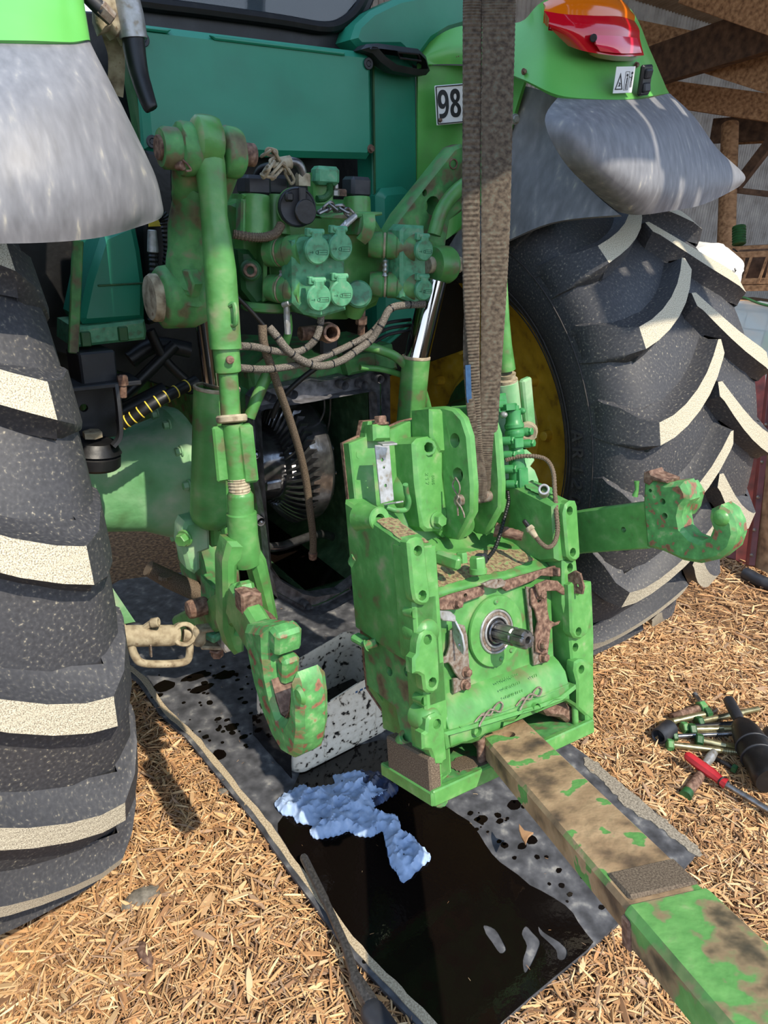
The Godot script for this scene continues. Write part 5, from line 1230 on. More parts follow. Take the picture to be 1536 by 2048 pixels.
	put("bracket_strip", Soup.new().sweep(Soup.spline([Vector3(0.008, 1.551, 0.44), Vector3(0.007, 1.531, 0.445), Vector3(0.004, 1.511, 0.44), Vector3(-0.003, 1.498, 0.43)], 4), [Vector2(-0.014, -0.002), Vector2(0.014, -0.002), Vector2(0.014, 0.002), Vector2(-0.014, 0.002)], Vector3(1, 0, 0.2)), M.green_grimy, br)
	var l2 := [Vector3(-0.111, 1.553, 0.44), Vector3(-0.1, 1.559, 0.445), Vector3(-0.091, 1.567, 0.45), Vector3(-0.079, 1.56, 0.45), Vector3(-0.068, 1.562, 0.455), Vector3(-0.059, 1.557, 0.46), Vector3(-0.048, 1.55, 0.46)]
	for i in l2.size() - 1: put("chain_link", chain_link(l2[i], l2[i + 1], i), M.steel, br)
	put("steel_pin", Soup.new().cyl(Vector3(-0.08, 1.522, 0.47), Vector3(-0.038, 1.549, 0.46), 0.0065, -1, 12).cyl(Vector3(-0.071, 1.532, 0.465), Vector3(-0.066, 1.53, 0.468), 0.009, -1, 8), M.zinc, br)
	# quick couplings: two banks, each with hinged dust lids
	couplings(T, [Vector3(-0.149, 1.483, 0.485), Vector3(-0.092, 1.489, 0.48), Vector3(-0.145, 1.392, 0.485), Vector3(-0.088, 1.398, 0.48)], 0.0275, [Vector2(-0.185, 1.498), Vector2(-0.162, 1.506), Vector2(-0.063, 1.511), Vector2(-0.055, 1.359), Vector2(-0.122, 1.346), Vector2(-0.158, 1.354), Vector2(-0.186, 1.379)], 0.46, [Vector3(-0.19, 1.47, 0.38), Vector3(-0.189, 1.4, 0.38)], [Vector3(-0.158, 1.478, 0.44), Vector3(-0.156, 1.398, 0.44)])
	couplings(T, [Vector3(0.145, 1.482, 0.455), Vector3(0.151, 1.396, 0.455)], 0.0235, [Vector2(0.1, 1.52), Vector2(0.113, 1.533), Vector2(0.167, 1.532), Vector2(0.188, 1.369), Vector2(0.15, 1.361), Vector2(0.108, 1.376)], 0.435, [Vector3(0.07, 1.487, 0.37), Vector3(0.076, 1.401, 0.37)], [Vector3(0.141, 1.486, 0.42), Vector3(0.147, 1.4, 0.42)])
	# lone leak-oil cap
	var c0 := Vector3(0.025, 1.377, 0.38)
	var cd := (Vector3(-0.02, 1.405, 0.46) - c0).normalized()
	put("return_cap", Soup.new().lathe(c0 - cd * 0.03, c0 + cd * 0.03, [Vector2(0.026, 0), Vector2(0.028, 0.02), Vector2(0.03, 0.034), Vector2(0.031, 0.054), Vector2(0.027, 0.059)], 22), M.cap_teal, T, 25.0)
	put("return_neck", Soup.new().cyl(Vector3(0.026, 1.334, 0.36), Vector3(0.023, 1.368, 0.38), 0.022, 0.026, 18), M.green_clean, T)
	for q in [[Vector3(-0.18, 1.438, 0.4), Vector3(-0.182, 1.408, 0.4)], [Vector3(0.084, 1.457, 0.4), Vector3(0.085, 1.422, 0.4)]]: put("bleed_screw", Soup.new().tube(Soup.spline([q[0], q[1]], 8), [0.004, 0.006, 0.004, 0.006, 0.004, 0.006, 0.004, 0.006, 0.007], 8), M.zinc, T)
	put("drain_tee", Soup.new().cyl(Vector3(-0.189, 1.37, 0.42), Vector3(-0.183, 1.377, 0.44), 0.006, -1, 10).tube([Vector3(-0.18, 1.368, 0.42), Vector3(-0.18, 1.339, 0.42), Vector3(-0.178, 1.31, 0.42)], 0.007, 8), M.zinc, T)
	put("green_pipe", Soup.new().tube(Soup.spline([Vector3(-0.176, 1.349, 0.415), Vector3(-0.171, 1.316, 0.41), Vector3(-0.175, 1.283, 0.4)], 4), 0.009, 10), M.green_clean, T)
	put("open_coupling", Soup.new().ring(Vector3(-0.064, 1.298, 0.36), Vector3(-0.08, 1.309, 0.44), 0.02, 0.013, 22).add(Soup.new().ring(Vector3(-0.071, 1.304, 0.405), Vector3(-0.071, 1.305, 0.412), 0.0235, 0.015, 22)), M.rust, T)
	put("rust_union", Soup.new().cyl(Vector3(-0.121, 1.299, 0.37), Vector3(-0.07, 1.3, 0.37), 0.016, -1, 14), M.rust, T)
	put("brake_pipe", Soup.new().tube(Soup.spline([Vector3(0.041, 1.364, 0.37), Vector3(0.044, 1.332, 0.37), Vector3(0.05, 1.286, 0.36)], 4), 0.009, 10).hexa(Vector3(0.043, 1.33, 0.37), Vector3.DOWN, 0.024, 0.02), M.rust, T)
	put("black_valve", Soup.new().box(Vector3(0.05, 0.04, 0.05), Transform3D(Basis(), Vector3(-0.003, 1.251, 0.28)), 0.006), M.dark_plastic, T)
	# braided hoses
	for h in [["braided_hose", [Vector3(0.181, 1.359, 0.43), Vector3(0.124, 1.359, 0.43), Vector3(0.082, 1.352, 0.43), Vector3(0.058, 1.317, 0.43), Vector3(0.038, 1.283, 0.42), Vector3(0.001, 1.262, 0.42), Vector3(-0.052, 1.243, 0.43), Vector3(-0.11, 1.239, 0.44), Vector3(-0.154, 1.254, 0.44), Vector3(-0.19, 1.28, 0.44), Vector3(-0.212, 1.311, 0.43), Vector3(-0.222, 1.326, 0.42)], 0.0088, 0],
		["braided_hose", [Vector3(0.069, 1.327, 0.42), Vector3(0.042, 1.295, 0.41), Vector3(-0.007, 1.271, 0.4), Vector3(-0.06, 1.258, 0.41), Vector3(-0.124, 1.245, 0.42), Vector3(-0.204, 1.241, 0.43), Vector3(-0.256, 1.245, 0.44), Vector3(-0.316, 1.259, 0.47)], 0.0078, 0],
		["braided_hose", [Vector3(-0.108, 1.349, 0.44), Vector3(-0.111, 1.323, 0.44), Vector3(-0.123, 1.297, 0.44), Vector3(-0.14, 1.279, 0.43), Vector3(-0.167, 1.272, 0.43), Vector3(-0.215, 1.278, 0.43), Vector3(-0.265, 1.292, 0.44), Vector3(-0.312, 1.302, 0.47)], 0.0078, 0],
		["brake_hose", [Vector3(-0.238, 1.332, 0.42), Vector3(-0.235, 1.29, 0.42), Vector3(-0.207, 1.231, 0.4), Vector3(-0.177, 1.168, 0.38), Vector3(-0.145, 1.1, 0.36), Vector3(-0.113, 1.016, 0.345), Vector3(-0.089, 0.93, 0.335), Vector3(-0.075, 0.843, 0.33), Vector3(-0.063, 0.759, 0.325), Vector3(-0.061, 0.704, 0.32)], 0.0095, 1],
		["black_cable", [Vector3(-0.296, 1.394, 0.42), Vector3(-0.264, 1.363, 0.42), Vector3(-0.22, 1.315, 0.42), Vector3(-0.202, 1.299, 0.42)], 0.0045, 2],
		["grey_cable", [Vector3(-0.052, 1.217, 0.34), Vector3(-0.095, 1.181, 0.32), Vector3(-0.139, 1.133, 0.3), Vector3(-0.155, 1.089, 0.29)], 0.0065, 2],
		["green_hose", [Vector3(-0.183, 1.234, 0.36), Vector3(-0.206, 1.201, 0.36), Vector3(-0.23, 1.157, 0.36), Vector3(-0.248, 1.119, 0.36)], 0.0135, 3],
		["green_hose", [Vector3(0.067, 1.254, 0.33), Vector3(0.121, 1.24, 0.34), Vector3(0.177, 1.212, 0.35), Vector3(0.239, 1.143, 0.36), Vector3(0.276, 1.058, 0.36)], 0.012, 3],
		["green_hose", [Vector3(0.089, 1.191, 0.3), Vector3(0.16, 1.18, 0.31), Vector3(0.236, 1.149, 0.32), Vector3(0.263, 1.093, 0.33)], 0.008, 3]]:
		var m: Material = [M.hose, M.hose, M.black, M.green][h[3]]
		if h[0] == "brake_hose": m = M.hose_brown
		var hp := Soup.spline(h[1], 8)
		var o := put(h[0], Soup.new().tube(hp, h[2], 12), m, T, 50.0)
		if h[3] == 0:
			for i in range(6, hp.size() - 4, 9): put("hose_tracer", Soup.new().ring(hp[i], hp[i] + (hp[i + 1] - hp[i]).normalized() * 0.004, h[2] * 1.06, h[2] * 0.7, 12, 0.0005), M.black, o)
		if h[0] == "brake_hose": put("hose_end", Soup.new().cyl(hp[hp.size() - 3], hp[hp.size() - 1] + Vector3(0, -0.012, 0), 0.0125, 0.0105, 10), M.rust, o)
	for z in [0, 1, 2]: put("wiring_loom", Soup.new().tube(Soup.spline([Vector3(0.043, 1.214, 0.3), Vector3(0.111, 1.248, 0.31), Vector3(0.164, 1.273, 0.32), Vector3(0.236, 1.28, 0.33)], 5).map(func(v): return v + Vector3(0, 0.012 * z, -0.01 * z)), 0.0045, 7), M.black, T)
	for q in [[[Vector3(-0.61, 1.071, 0.1), Vector3(-0.559, 1.081, 0.12), Vector3(-0.484, 1.1, 0.14), Vector3(-0.362, 1.146, 0.14)], 0.02], [[Vector3(-0.459, 1.124, 0.1), Vector3(-0.381, 1.188, 0.1), Vector3(-0.316, 1.243, 0.1)], 0.014], [[Vector3(-0.412, 1.205, 0.05), Vector3(-0.348, 1.236, 0.05), Vector3(-0.265, 1.22, 0.06)], 0.02], [[Vector3(-0.373, 1.281, 0.1), Vector3(-0.343, 1.209, 0.1), Vector3(-0.297, 1.156, 0.1)], 0.012]]:
		put("dark_hose", Soup.new().tube(Soup.spline(q[0], 6), q[1], 10), M.black, T)

func ribbed(path: Array, r: float) -> Soup:
	var p := Soup.spline(path, 12)
	var rr := []
	for i in p.size(): rr.append(r * (1.0 if i % 2 == 0 else 0.8))
	return Soup.new().tube(p, rr, 10)

func chain_link(a: Vector3, b: Vector3, i: int) -> Soup:
	var z := (b - a).normalized()
	var bs := Soup.look(z) * Basis(Vector3.BACK, PI / 2 * (i % 2) + 0.4)
	var l := a.distance_to(b) * 0.5 + 0.003
	var loop := []
	for k in 16:
		var f := TAU * k / 16
		loop.append((a + b) / 2.0 + bs * Vector3(cos(f) * 0.0062, 0, sin(f) * 0.006 + signf(sin(f)) * maxf(0.0, l - 0.004)))
	return Soup.new().tube(loop, 0.0031, 7, true)

# a bank of couplings: where the lids are, their radius, the block that carries them, and the pipes that feed it
func couplings(T: Node3D, lids: Array, r: float, block: Array, z: float, from: Array, to: Array) -> void:
	var bank := put("coupling_bank", slab(block, z, 0.055, 0.006), M.cap_teal, T)
	for i in from.size():
		var d: Vector3 = (to[i] - from[i]).normalized()
		var l: float = from[i].distance_to(to[i])
		put("coupling_body", Soup.new().lathe(from[i], to[i], [Vector2(0.027, -0.01), Vector2(0.029, 0.01), Vector2(0.029, l * 0.22), Vector2(0.026, l * 0.25), Vector2(0.026, l * 0.34), Vector2(0.0295, l * 0.37), Vector2(0.0295, l * 0.6), Vector2(0.032, l * 0.64), Vector2(0.032, l + 0.01)], 24), M.green_grimy, bank, 30.0)
		put("coupling_ring", Soup.new().ring(from[i] + d * l * 0.27, from[i] + d * l * 0.33, 0.0285, 0.024, 22), M.dirt_steel, bank)
	for p in lids:
		var xf := Transform3D(Basis(Vector3.UP, -0.06), p)
		var shape := []
		for k in 25:
			var a := lerpf(PI * 0.64, PI * 2.36, k / 24.0)
			shape.append(Vector2(cos(a), sin(a)) * r)
		shape.append(Vector2(r * 0.42, r * 1.28))
		shape.append(Vector2(-r * 0.42, r * 1.28))
		var lid := put("dust_lid", Soup.new().prism(shape, 0.014, 0.003, [], xf), M.cap_teal, bank)
		put("lid_hinge", Soup.new().cyl(xf * Vector3(-r * 0.6, r * 1.25, 0.006), xf * Vector3(r * 0.6, r * 1.25, 0.006), 0.006, -1, 10).add(Soup.new().box(Vector3(0.012, 0.016, 0.014), xf.translated_local(Vector3(-r * 0.55, r * 1.2, 0.002)), 0.002)), M.cap_teal, lid)
		# the symbol moulded on the lid: an arrow and a ram
		var k := r / 0.032
		var mk := Soup.new()
		for q in [[-0.022, 0, -0.012, 0], [-0.015, 0.003, -0.012, 0], [-0.015, -0.003, -0.012, 0], [0.0, 0.005, 0.024, 0.005], [0.0, -0.005, 0.024, -0.005], [0.024, -0.005, 0.024, 0.005], [0.0, -0.005, 0.0, 0.005], [0.005, 0, 0.024, 0]]:
			mk.bar(xf * (Vector3(q[0], q[1] - 0.004, 0) * k + Vector3(0, 0, 0.0142)), xf * (Vector3(q[2], q[3] - 0.004, 0) * k + Vector3(0, 0, 0.0142)), 0.0012, 0.0008, 0.0)
		mk.tube(Array(Soup.circle(Vector2(-0.002, -0.004) * k, 0.004 * k, 10)).map(func(v): return xf * Vector3(v.x, v.y, 0.0142)), 0.0006, 5, true)
		put("lid_symbol", mk, M.print_teal, lid)

func lower_links(T: Node3D) -> void:
	var px := Vector3(1, 0, 0)
	# far lower link: flat bar and claw hook, seen from its side
	var fl := put("lower_link", side_slab([Vector2(0.582, 0.791), Vector2(0.765, 0.889), Vector2(0.934, 0.973), Vector2(0.965, 0.867), Vector2(0.787, 0.777), Vector2(0.603, 0.661)], 0.46, 0.03, 0.004, [[Vector2(0.89, 0.886), 0.007]]), M.green_clean, T)
	var hook := [Vector2(0.931, 0.966), Vector2(0.922, 1.021), Vector2(0.935, 1.031), Vector2(0.976, 1.035), Vector2(1.014, 1.051), Vector2(1.031, 1.031), Vector2(1.037, 1.015), Vector2(1.027, 0.996), Vector2(1.027, 0.973), Vector2(1.037, 0.95), Vector2(1.06, 0.938), Vector2(1.084, 0.938), Vector2(1.099, 0.952), Vector2(1.102, 0.974), Vector2(1.089, 0.994), Vector2(1.088, 1.014), Vector2(1.105, 1.03), Vector2(1.126, 1.024), Vector2(1.144, 1.004), Vector2(1.153, 0.981), Vector2(1.151, 0.948), Vector2(1.131, 0.915), Vector2(1.095, 0.889), Vector2(1.054, 0.878), Vector2(1.003, 0.879), Vector2(0.962, 0.872)]
	var ho := put("hook_claw", side_slab(hook, 0.45, 0.055, 0.009, [[Vector2(0.98, 0.993), 0.007, 0.02], [Vector2(0.992, 0.963), 0.007, 0.02], [Vector2(0.945, 1.007), 0.004, 0.02]]), M.green_rusty, fl)
	put("hook_dimple", Soup.new().lathe(Vector3(0.45, 1.006, 1.116), Vector3(0.45, 1.006, 1.116) - px * 0.012, [Vector2(0.018, 0), Vector2(0.017, 0.004), Vector2(0.012, 0.01), Vector2(0.003, 0.012)], 18), M.green_clean, ho)
	put("hook_latch", side_slab([Vector2(0.926, 1.021), Vector2(0.922, 1.044), Vector2(0.936, 1.053), Vector2(0.943, 1.046), Vector2(0.984, 1.045), Vector2(0.983, 1.038), Vector2(0.946, 1.032), Vector2(0.941, 1.019)], 0.445, 0.05, 0.003), M.rust, ho)
	put("latch_lever", Soup.new().tube([Vector3(0.44, 1.021, 0.913), Vector3(0.44, 1.003, 0.918), Vector3(0.44, 0.986, 0.916)], [0.006, 0.004, 0.007], 10), M.green_clean, ho)
	put("hook_catch", side_slab([Vector2(0.989, 1.032), Vector2(1.01, 1.042), Vector2(1.032, 1.023), Vector2(1.031, 0.987), Vector2(1.022, 0.965), Vector2(1.005, 0.983), Vector2(1.009, 1.009)], 0.49, 0.035, 0.005), M.green_rusty, ho)
	# near lower link: its arm in the dark, the hook nearest to us
	var nl := put("lower_link", Soup.new().bar(Vector3(-0.41, 0.833, 0.614), Vector3(-0.41, 0.789, 0.747), 0.04, 0.09, 0.008).add(Soup.new().bar(Vector3(-0.35, 0.42, 0.05), Vector3(-0.41, 0.858, 0.687), 0.035, 0.08, 0.008)), M.green, T)
	var hk := [Vector2(0.75, 0.849), Vector2(0.842, 0.893), Vector2(0.842, 0.83), Vector2(0.85, 0.79), Vector2(0.866, 0.754), Vector2(0.885, 0.733), Vector2(0.905, 0.738), Vector2(0.921, 0.765), Vector2(0.928, 0.81), Vector2(0.93, 0.845), Vector2(0.942, 0.862), Vector2(0.956, 0.85), Vector2(0.966, 0.81), Vector2(0.967, 0.755), Vector2(0.955, 0.70), Vector2(0.93, 0.672), Vector2(0.9, 0.66), Vector2(0.86, 0.67), Vector2(0.82, 0.70), Vector2(0.785, 0.745), Vector2(0.762, 0.80)]
	var hn := put("hook_claw", side_slab(hk, -0.457, 0.062, 0.012), M.green_rusty, nl)
	put("hook_block", Soup.new().box(Vector3(0.052, 0.05, 0.034), Transform3D(Basis(Vector3.RIGHT, 0.1), Vector3(-0.42, 0.868, 0.852)), 0.007), M.green_rusty, hn)
	put("hook_catch", Soup.new().box(Vector3(0.034, 0.056, 0.026), Transform3D(Basis(Vector3.RIGHT, 0.1), Vector3(-0.418, 0.808, 0.858)), 0.006), M.green_rusty, hn)
	put("hook_throat", side_slab([Vector2(0.853, 0.792), Vector2(0.869, 0.757), Vector2(0.887, 0.737), Vector2(0.904, 0.742), Vector2(0.918, 0.766), Vector2(0.924, 0.8), Vector2(0.915, 0.762), Vector2(0.902, 0.747), Vector2(0.889, 0.744), Vector2(0.874, 0.762)], -0.45, 0.048, 0.001), M.rust, hn)
	put("hook_latch", slab([Vector2(-0.433, 0.881), Vector2(-0.415, 0.882), Vector2(-0.39, 0.872), Vector2(-0.387, 0.833), Vector2(-0.358, 0.803), Vector2(-0.375, 0.801), Vector2(-0.424, 0.82), Vector2(-0.433, 0.844)], 0.70, 0.035, 0.004), M.rust, hn)
	put("hook_dimple", Soup.new().lathe(Vector3(-0.452, 0.83, 0.963) + px * 0.002, Vector3(-0.452, 0.83, 0.963) - px * 0.008, [Vector2(0.016, 0), Vector2(0.012, 0.006), Vector2(0.003, 0.008)], 16), M.green_clean, hn)
	# check link between the link and the axle
	var st := put("stabiliser", Soup.new().lathe(Vector3(-0.602, 0.692, 0.42), Vector3(-0.454, 0.643, 0.42), [Vector2(0.018, 0), Vector2(0.022, 0.004), Vector2(0.024, 0.02), Vector2(0.024, 0.12), Vector2(0.021, 0.135)], 22).add(Soup.new().ring(Vector3(-0.615, 0.683, 0.4), Vector3(-0.605, 0.696, 0.43), 0.032, 0.012, 22)).add(Soup.new().ring(Vector3(-0.459, 0.637, 0.4), Vector3(-0.463, 0.66, 0.44), 0.028, 0.018, 20)), M.dirt_steel, T)
	put("link_screw", Soup.new().cyl(Vector3(-0.461, 0.645, 0.42), Vector3(-0.415, 0.634, 0.43), 0.0155, -1, 16), M.dirt_steel, st)
	put("link_clevis", Soup.new().bar(Vector3(-0.427, 0.662, 0.44), Vector3(-0.373, 0.657, 0.45), 0.03, 0.01, 0.003).add(Soup.new().bar(Vector3(-0.43, 0.619, 0.44), Vector3(-0.376, 0.603, 0.45), 0.03, 0.01, 0.003)).add(Soup.new().lathe(Vector3(-0.429, 0.662, 0.44), Vector3(-0.432, 0.617, 0.44), [Vector2(0.012, -0.006), Vector2(0.016, 0), Vector2(0.016, 0.034), Vector2(0.012, 0.04)], 14)), M.dirt_steel, st)
	put("clevis_wedge", Soup.new().box(Vector3(0.03, 0.022, 0.03), Transform3D(Basis(Vector3.UP, 0.3), Vector3(-0.4, 0.642, 0.455)), 0.005), M.cap_teal, st)
	put("link_plate", slab([Vector2(-0.388, 0.665), Vector2(-0.373, 0.663), Vector2(-0.361, 0.601), Vector2(-0.384, 0.601), Vector2(-0.393, 0.621)], 0.48, 0.05, 0.004), M.zinc, st)
	put("clevis_bolt", Soup.new().hexa(Vector3(-0.394, 0.598, 0.45), Vector3.DOWN, 0.026, 0.018).add(Soup.new().tube([Vector3(-0.411, 0.601, 0.45), Vector3(-0.398, 0.597, 0.46), Vector3(-0.385, 0.601, 0.46)], 0.004, 6)), M.rust, st)
	put("turning_bar", Soup.new().tube(Soup.spline([Vector3(-0.58, 0.667, 0.43), Vector3(-0.576, 0.64, 0.435), Vector3(-0.564, 0.62, 0.44), Vector3(-0.525, 0.602, 0.44), Vector3(-0.475, 0.587, 0.44), Vector3(-0.458, 0.596, 0.44), Vector3(-0.451, 0.632, 0.435)], 4), 0.009, 10), M.dirt_steel, st)
	put("grease_stub", Soup.new().ring(Vector3(-0.532, 0.707, 0.43), Vector3(-0.518, 0.711, 0.44), 0.011, 0.005, 14).add(Soup.new().bar(Vector3(-0.548, 0.692, 0.42), Vector3(-0.528, 0.709, 0.43), 0.016, 0.012, 0.003)), M.dirt_steel, st)
	put("hanging_clip", Soup.new().bar(Vector3(-0.542, 0.662, 0.44), Vector3(-0.543, 0.63, 0.44), 0.012, 0.004, 0.001), M.rust_grey, st)
	# its two bracket plates under the axle
	for q in [[[Vector2(-0.617, 0.803), Vector2(-0.596, 0.8), Vector2(-0.532, 0.638), Vector2(-0.569, 0.641), Vector2(-0.577, 0.652)], 0.30], [[Vector2(-0.661, 0.812), Vector2(-0.653, 0.815), Vector2(-0.623, 0.712), Vector2(-0.618, 0.681), Vector2(-0.629, 0.661), Vector2(-0.643, 0.663), Vector2(-0.649, 0.699)], 0.42]]: put("check_bracket", slab(q[0], q[1], 0.014, 0.003), M.green_dusty, T)
	put("bracket_pin", Soup.new().cyl(Vector3(-0.658, 0.701, 0.44), Vector3(-0.638, 0.693, 0.43), 0.014, -1, 14).hexa(Vector3(-0.658, 0.701, 0.44), Vector3(-0.5, 0, 0.8), 0.018, 0.016), M.dirt_steel, T)
	var lp := Vector3(-0.426, 0.707, 0.42)
	put("draft_pin", Soup.new().lathe(lp - px * 0.022, lp + px * 0.05, [Vector2(0.012, 0), Vector2(0.02, 0.003), Vector2(0.022, 0.01), Vector2(0.022, 0.045), Vector2(0.018, 0.05)], 20), M.rust, T)
	put("draft_bracket", slab([Vector2(-0.362, 0.713), Vector2(-0.334, 0.711), Vector2(-0.337, 0.599), Vector2(-0.366, 0.605)], 0.36, 0.08, 0.006), M.green_grimy, T)

# ---------------------------------------------------------------- the gear case cover, hung on a sling behind the tractor
# In its own axes: x across, y up its face, z out of its face; the output shaft is at the origin.
var H: Node3D

# a plate whose face lies at depth b
func face(poly: Array, b: float, deep: float, bev := 0.004, holes := []) -> Soup:
	return slab(poly, b, deep, bev, holes)

func hole(at: Vector2, r := 0.0105, deep := 0.03) -> Array:
	return [at, r, deep]

func build_housing() -> void:
	H = thing("gear_case_cover", "bright green cast rear cover of the gear case, hanging from the sling", "machine part")
	H.transform = Transform3D(Basis(Vector3(0.9968, -0.0798, 0.0046), Vector3(0.0775, 0.9521, -0.2957), Vector3(0.0192, 0.2951, 0.9553)), Vector3(0.0838, 0.7190, 0.8682))
	var X := Vector3(1, 0, 0)
	var U := Vector3(0, 1, 0)
	var B := Vector3(0, 0, 1)
	# mating plate against the case, its gasket edge brown
	var outline := [Vector2(-0.213, 0.432), Vector2(-0.168, 0.445), Vector2(-0.158, 0.478), Vector2(-0.118, 0.48), Vector2(-0.108, 0.455), Vector2(-0.05, 0.472), Vector2(0.02, 0.482), Vector2(0.16, 0.47), Vector2(0.2, 0.43), Vector2(0.21, 0.2), Vector2(0.205, -0.2), Vector2(0.15, -0.28), Vector2(0.0, -0.3), Vector2(-0.12, -0.27), Vector2(-0.195, -0.14), Vector2(-0.2, 0.05)]
	var plate := put("mating_plate", face(outline, -0.2, 0.028, 0.003, [hole(Vector2(-0.187, 0.407)), hole(Vector2(-0.19, 0.1))]).rough(0.002, 20.0), M.green, H)
	put("gasket_edge", face(outline.map(func(v): return v * 1.006), -0.226, 0.012, 0.001).rough(0.003, 60.0), M.rust, plate)
	put("plate_boss", face([Vector2(-0.165, 0.47), Vector2(-0.13, 0.471), Vector2(-0.118, 0.463), Vector2(-0.119, 0.432), Vector2(-0.166, 0.434)], -0.17, 0.045, 0.006), M.green_clean, plate)
	put("boss_bolt", Soup.new().bolt(Vector3(-0.136, 0.47, -0.185), U, 0.024), M.rust, plate)
	put("rusty_stub", face([Vector2(-0.035, 0.474), Vector2(0.016, 0.476), Vector2(0.017, 0.444), Vector2(-0.039, 0.445)], -0.215, 0.05, 0.01).rough(0.002, 40.0), M.rust, plate)
	# ear at the upper left of the face, and the cast swell round the drain hose
	var e0 := Vector3(-0.218, 0.272, -0.1)
	put("ear_boss", Soup.new().lathe(e0 - B * 0.06, e0 + B * 0.006, [Vector2(0.034, 0), Vector2(0.03, 0.02), Vector2(0.026, 0.044), Vector2(0.026, 0.063), Vector2(0.0235, 0.066), Vector2(0.0115, 0.066), Vector2(0.0108, 0.04), Vector2(0.001, 0.04)], 24), M.green_clean, H, 30.0)
	put("hose_swell", Soup.new().lathe(Vector3(-0.071, 0.312, -0.2), Vector3(-0.093, 0.316, -0.17), [Vector2(0.05, 0), Vector2(0.04, 0.015), Vector2(0.022, 0.026), Vector2(0.012, 0.03)], 22), M.green, H, 60.0)
	put("drain_hose", Soup.new().tube(Soup.spline([Vector3(-0.127, 0.335, -0.12), Vector3(-0.118, 0.315, -0.13), Vector3(-0.106, 0.293, -0.14), Vector3(-0.108, 0.276, -0.15), Vector3(-0.135, 0.277, -0.15), Vector3(-0.153, 0.285, -0.16)], 6), 0.0062, 10), M.green_grimy, H)
	# sheet bracket with three holes
	var sb := put("steel_bracket", face([Vector2(-0.193, 0.426), Vector2(-0.155, 0.424), Vector2(-0.153, 0.303), Vector2(-0.188, 0.299)], -0.13, 0.004, 0.0008, [[Vector2(-0.177, 0.393), 0.004], [Vector2(-0.174, 0.376), 0.003], [Vector2(-0.173, 0.337), 0.004]]), M.zinc, H)
	put("bracket_lip", Soup.new().bar(Vector3(-0.178, 0.43, -0.115), Vector3(-0.186, 0.425, -0.085), 0.034, 0.004, 0.001, U), M.zinc, sb)
	put("bracket_lip", Soup.new().bar(Vector3(-0.177, 0.297, -0.125), Vector3(-0.17, 0.303, -0.085), 0.022, 0.004, 0.001, U), M.zinc, sb)
	# top link block: bored base, one big bolt, two cheeks that carry the sling pin
	var block := put("link_block", face([Vector2(-0.091, 0.422), Vector2(-0.076, 0.433), Vector2(-0.036, 0.436), Vector2(-0.012, 0.424), Vector2(-0.003, 0.399), Vector2(-0.008, 0.343), Vector2(-0.001, 0.25), Vector2(-0.018, 0.216), Vector2(-0.069, 0.221), Vector2(-0.083, 0.234), Vector2(-0.09, 0.334)], -0.13, 0.085, 0.007, [hole(Vector2(-0.049, 0.41), 0.0115, 0.04)]).rough(0.0015, 25.0), M.green_clean, H)
	put("bore_ring", Soup.new().ring(Vector3(-0.048, 0.41, -0.131), Vector3(-0.052, 0.41, -0.126), 0.0195, 0.0118, 8), M.green_clean, block)
	put("block_bolt", Soup.new().bolt(Vector3(-0.037, 0.243, -0.129), B, 0.026, 0.3), M.green_clean, block)
	text("cast_mark", "2 1 7", Transform3D(Basis(Vector3(0, -1, 0), Vector3(1, 0, 0), B), Vector3(-0.058, 0.341, -0.13)), 0.009, M.green_clean, block, 1.0, 0.003)
	text("cast_mark", "5086", Transform3D(Basis(Vector3(0, -1, 0), Vector3(1, 0, 0), B), Vector3(-0.041, 0.337, -0.13)), 0.007, M.green_clean, block, 1.0, 0.003)
	put("block_base", face([Vector2(-0.03, 0.22), Vector2(0.0, 0.195), Vector2(0.1, 0.235), Vector2(0.17, 0.275), Vector2(0.19, 0.34), Vector2(0.17, 0.46), Vector2(0.02, 0.475), Vector2(-0.02, 0.44)], -0.15, 0.07, 0.008), M.green_clean, block)
	for q in [[-0.006, 0.026], [0.08, 0.024]]:
		var ck := side_slab([Vector2(-0.2, 0.502), Vector2(-0.122, 0.5), Vector2(-0.088, 0.492), Vector2(-0.06, 0.47), Vector2(-0.044, 0.43), Vector2(-0.04, 0.32), Vector2(-0.046, 0.262), Vector2(-0.1, 0.195), Vector2(-0.135, 0.195), Vector2(-0.2, 0.22)], q[0], q[1], 0.006, [[Vector2(-0.088, 0.422), 0.0165], [Vector2(-0.084, 0.345), 0.0175]])
		put("link_cheek", ck.rough(0.001, 30.0), M.green_clean, block)
	put("cheek_root", face([Vector2(-0.04, 0.496), Vector2(0.01, 0.493), Vector2(0.006, 0.394), Vector2(-0.02, 0.396), Vector2(-0.043, 0.436)], -0.125, 0.075, 0.006), M.green_clean, block)
	var pin := Vector3(-0.006, 0.288, -0.078)
	put("link_pin", Soup.new().cyl(pin - X * 0.012, pin + X * 0.125, 0.0135, -1, 20), M.rust_grey, block)
	var w := [Vector3(-0.012, 0.052, 0.0), Vector3(-0.012, 0.035, -0.012), Vector3(-0.013, 0.02, -0.002), Vector3(-0.014, 0.01, 0.008), Vector3(-0.016, 0.0, 0.004), Vector3(-0.016, -0.012, 0.016), Vector3(-0.014, -0.026, 0.022), Vector3(-0.014, -0.036, 0.024)]
	put("hair_pin", Soup.new().tube(Soup.spline(w.map(func(v): return pin + v), 4), 0.0019, 7).tube(Soup.spline([pin + Vector3(-0.012, 0.052, 0.0), pin + Vector3(-0.013, 0.038, 0.012), pin + Vector3(-0.013, 0.022, 0.012), pin + Vector3(-0.014, 0.008, 0.002)], 4), 0.0019, 7).tube([pin + Vector3(-0.008, 0.0, -0.004), pin + Vector3(-0.008, -0.034, -0.004)], 0.0022, 7), M.rust_grey, block)
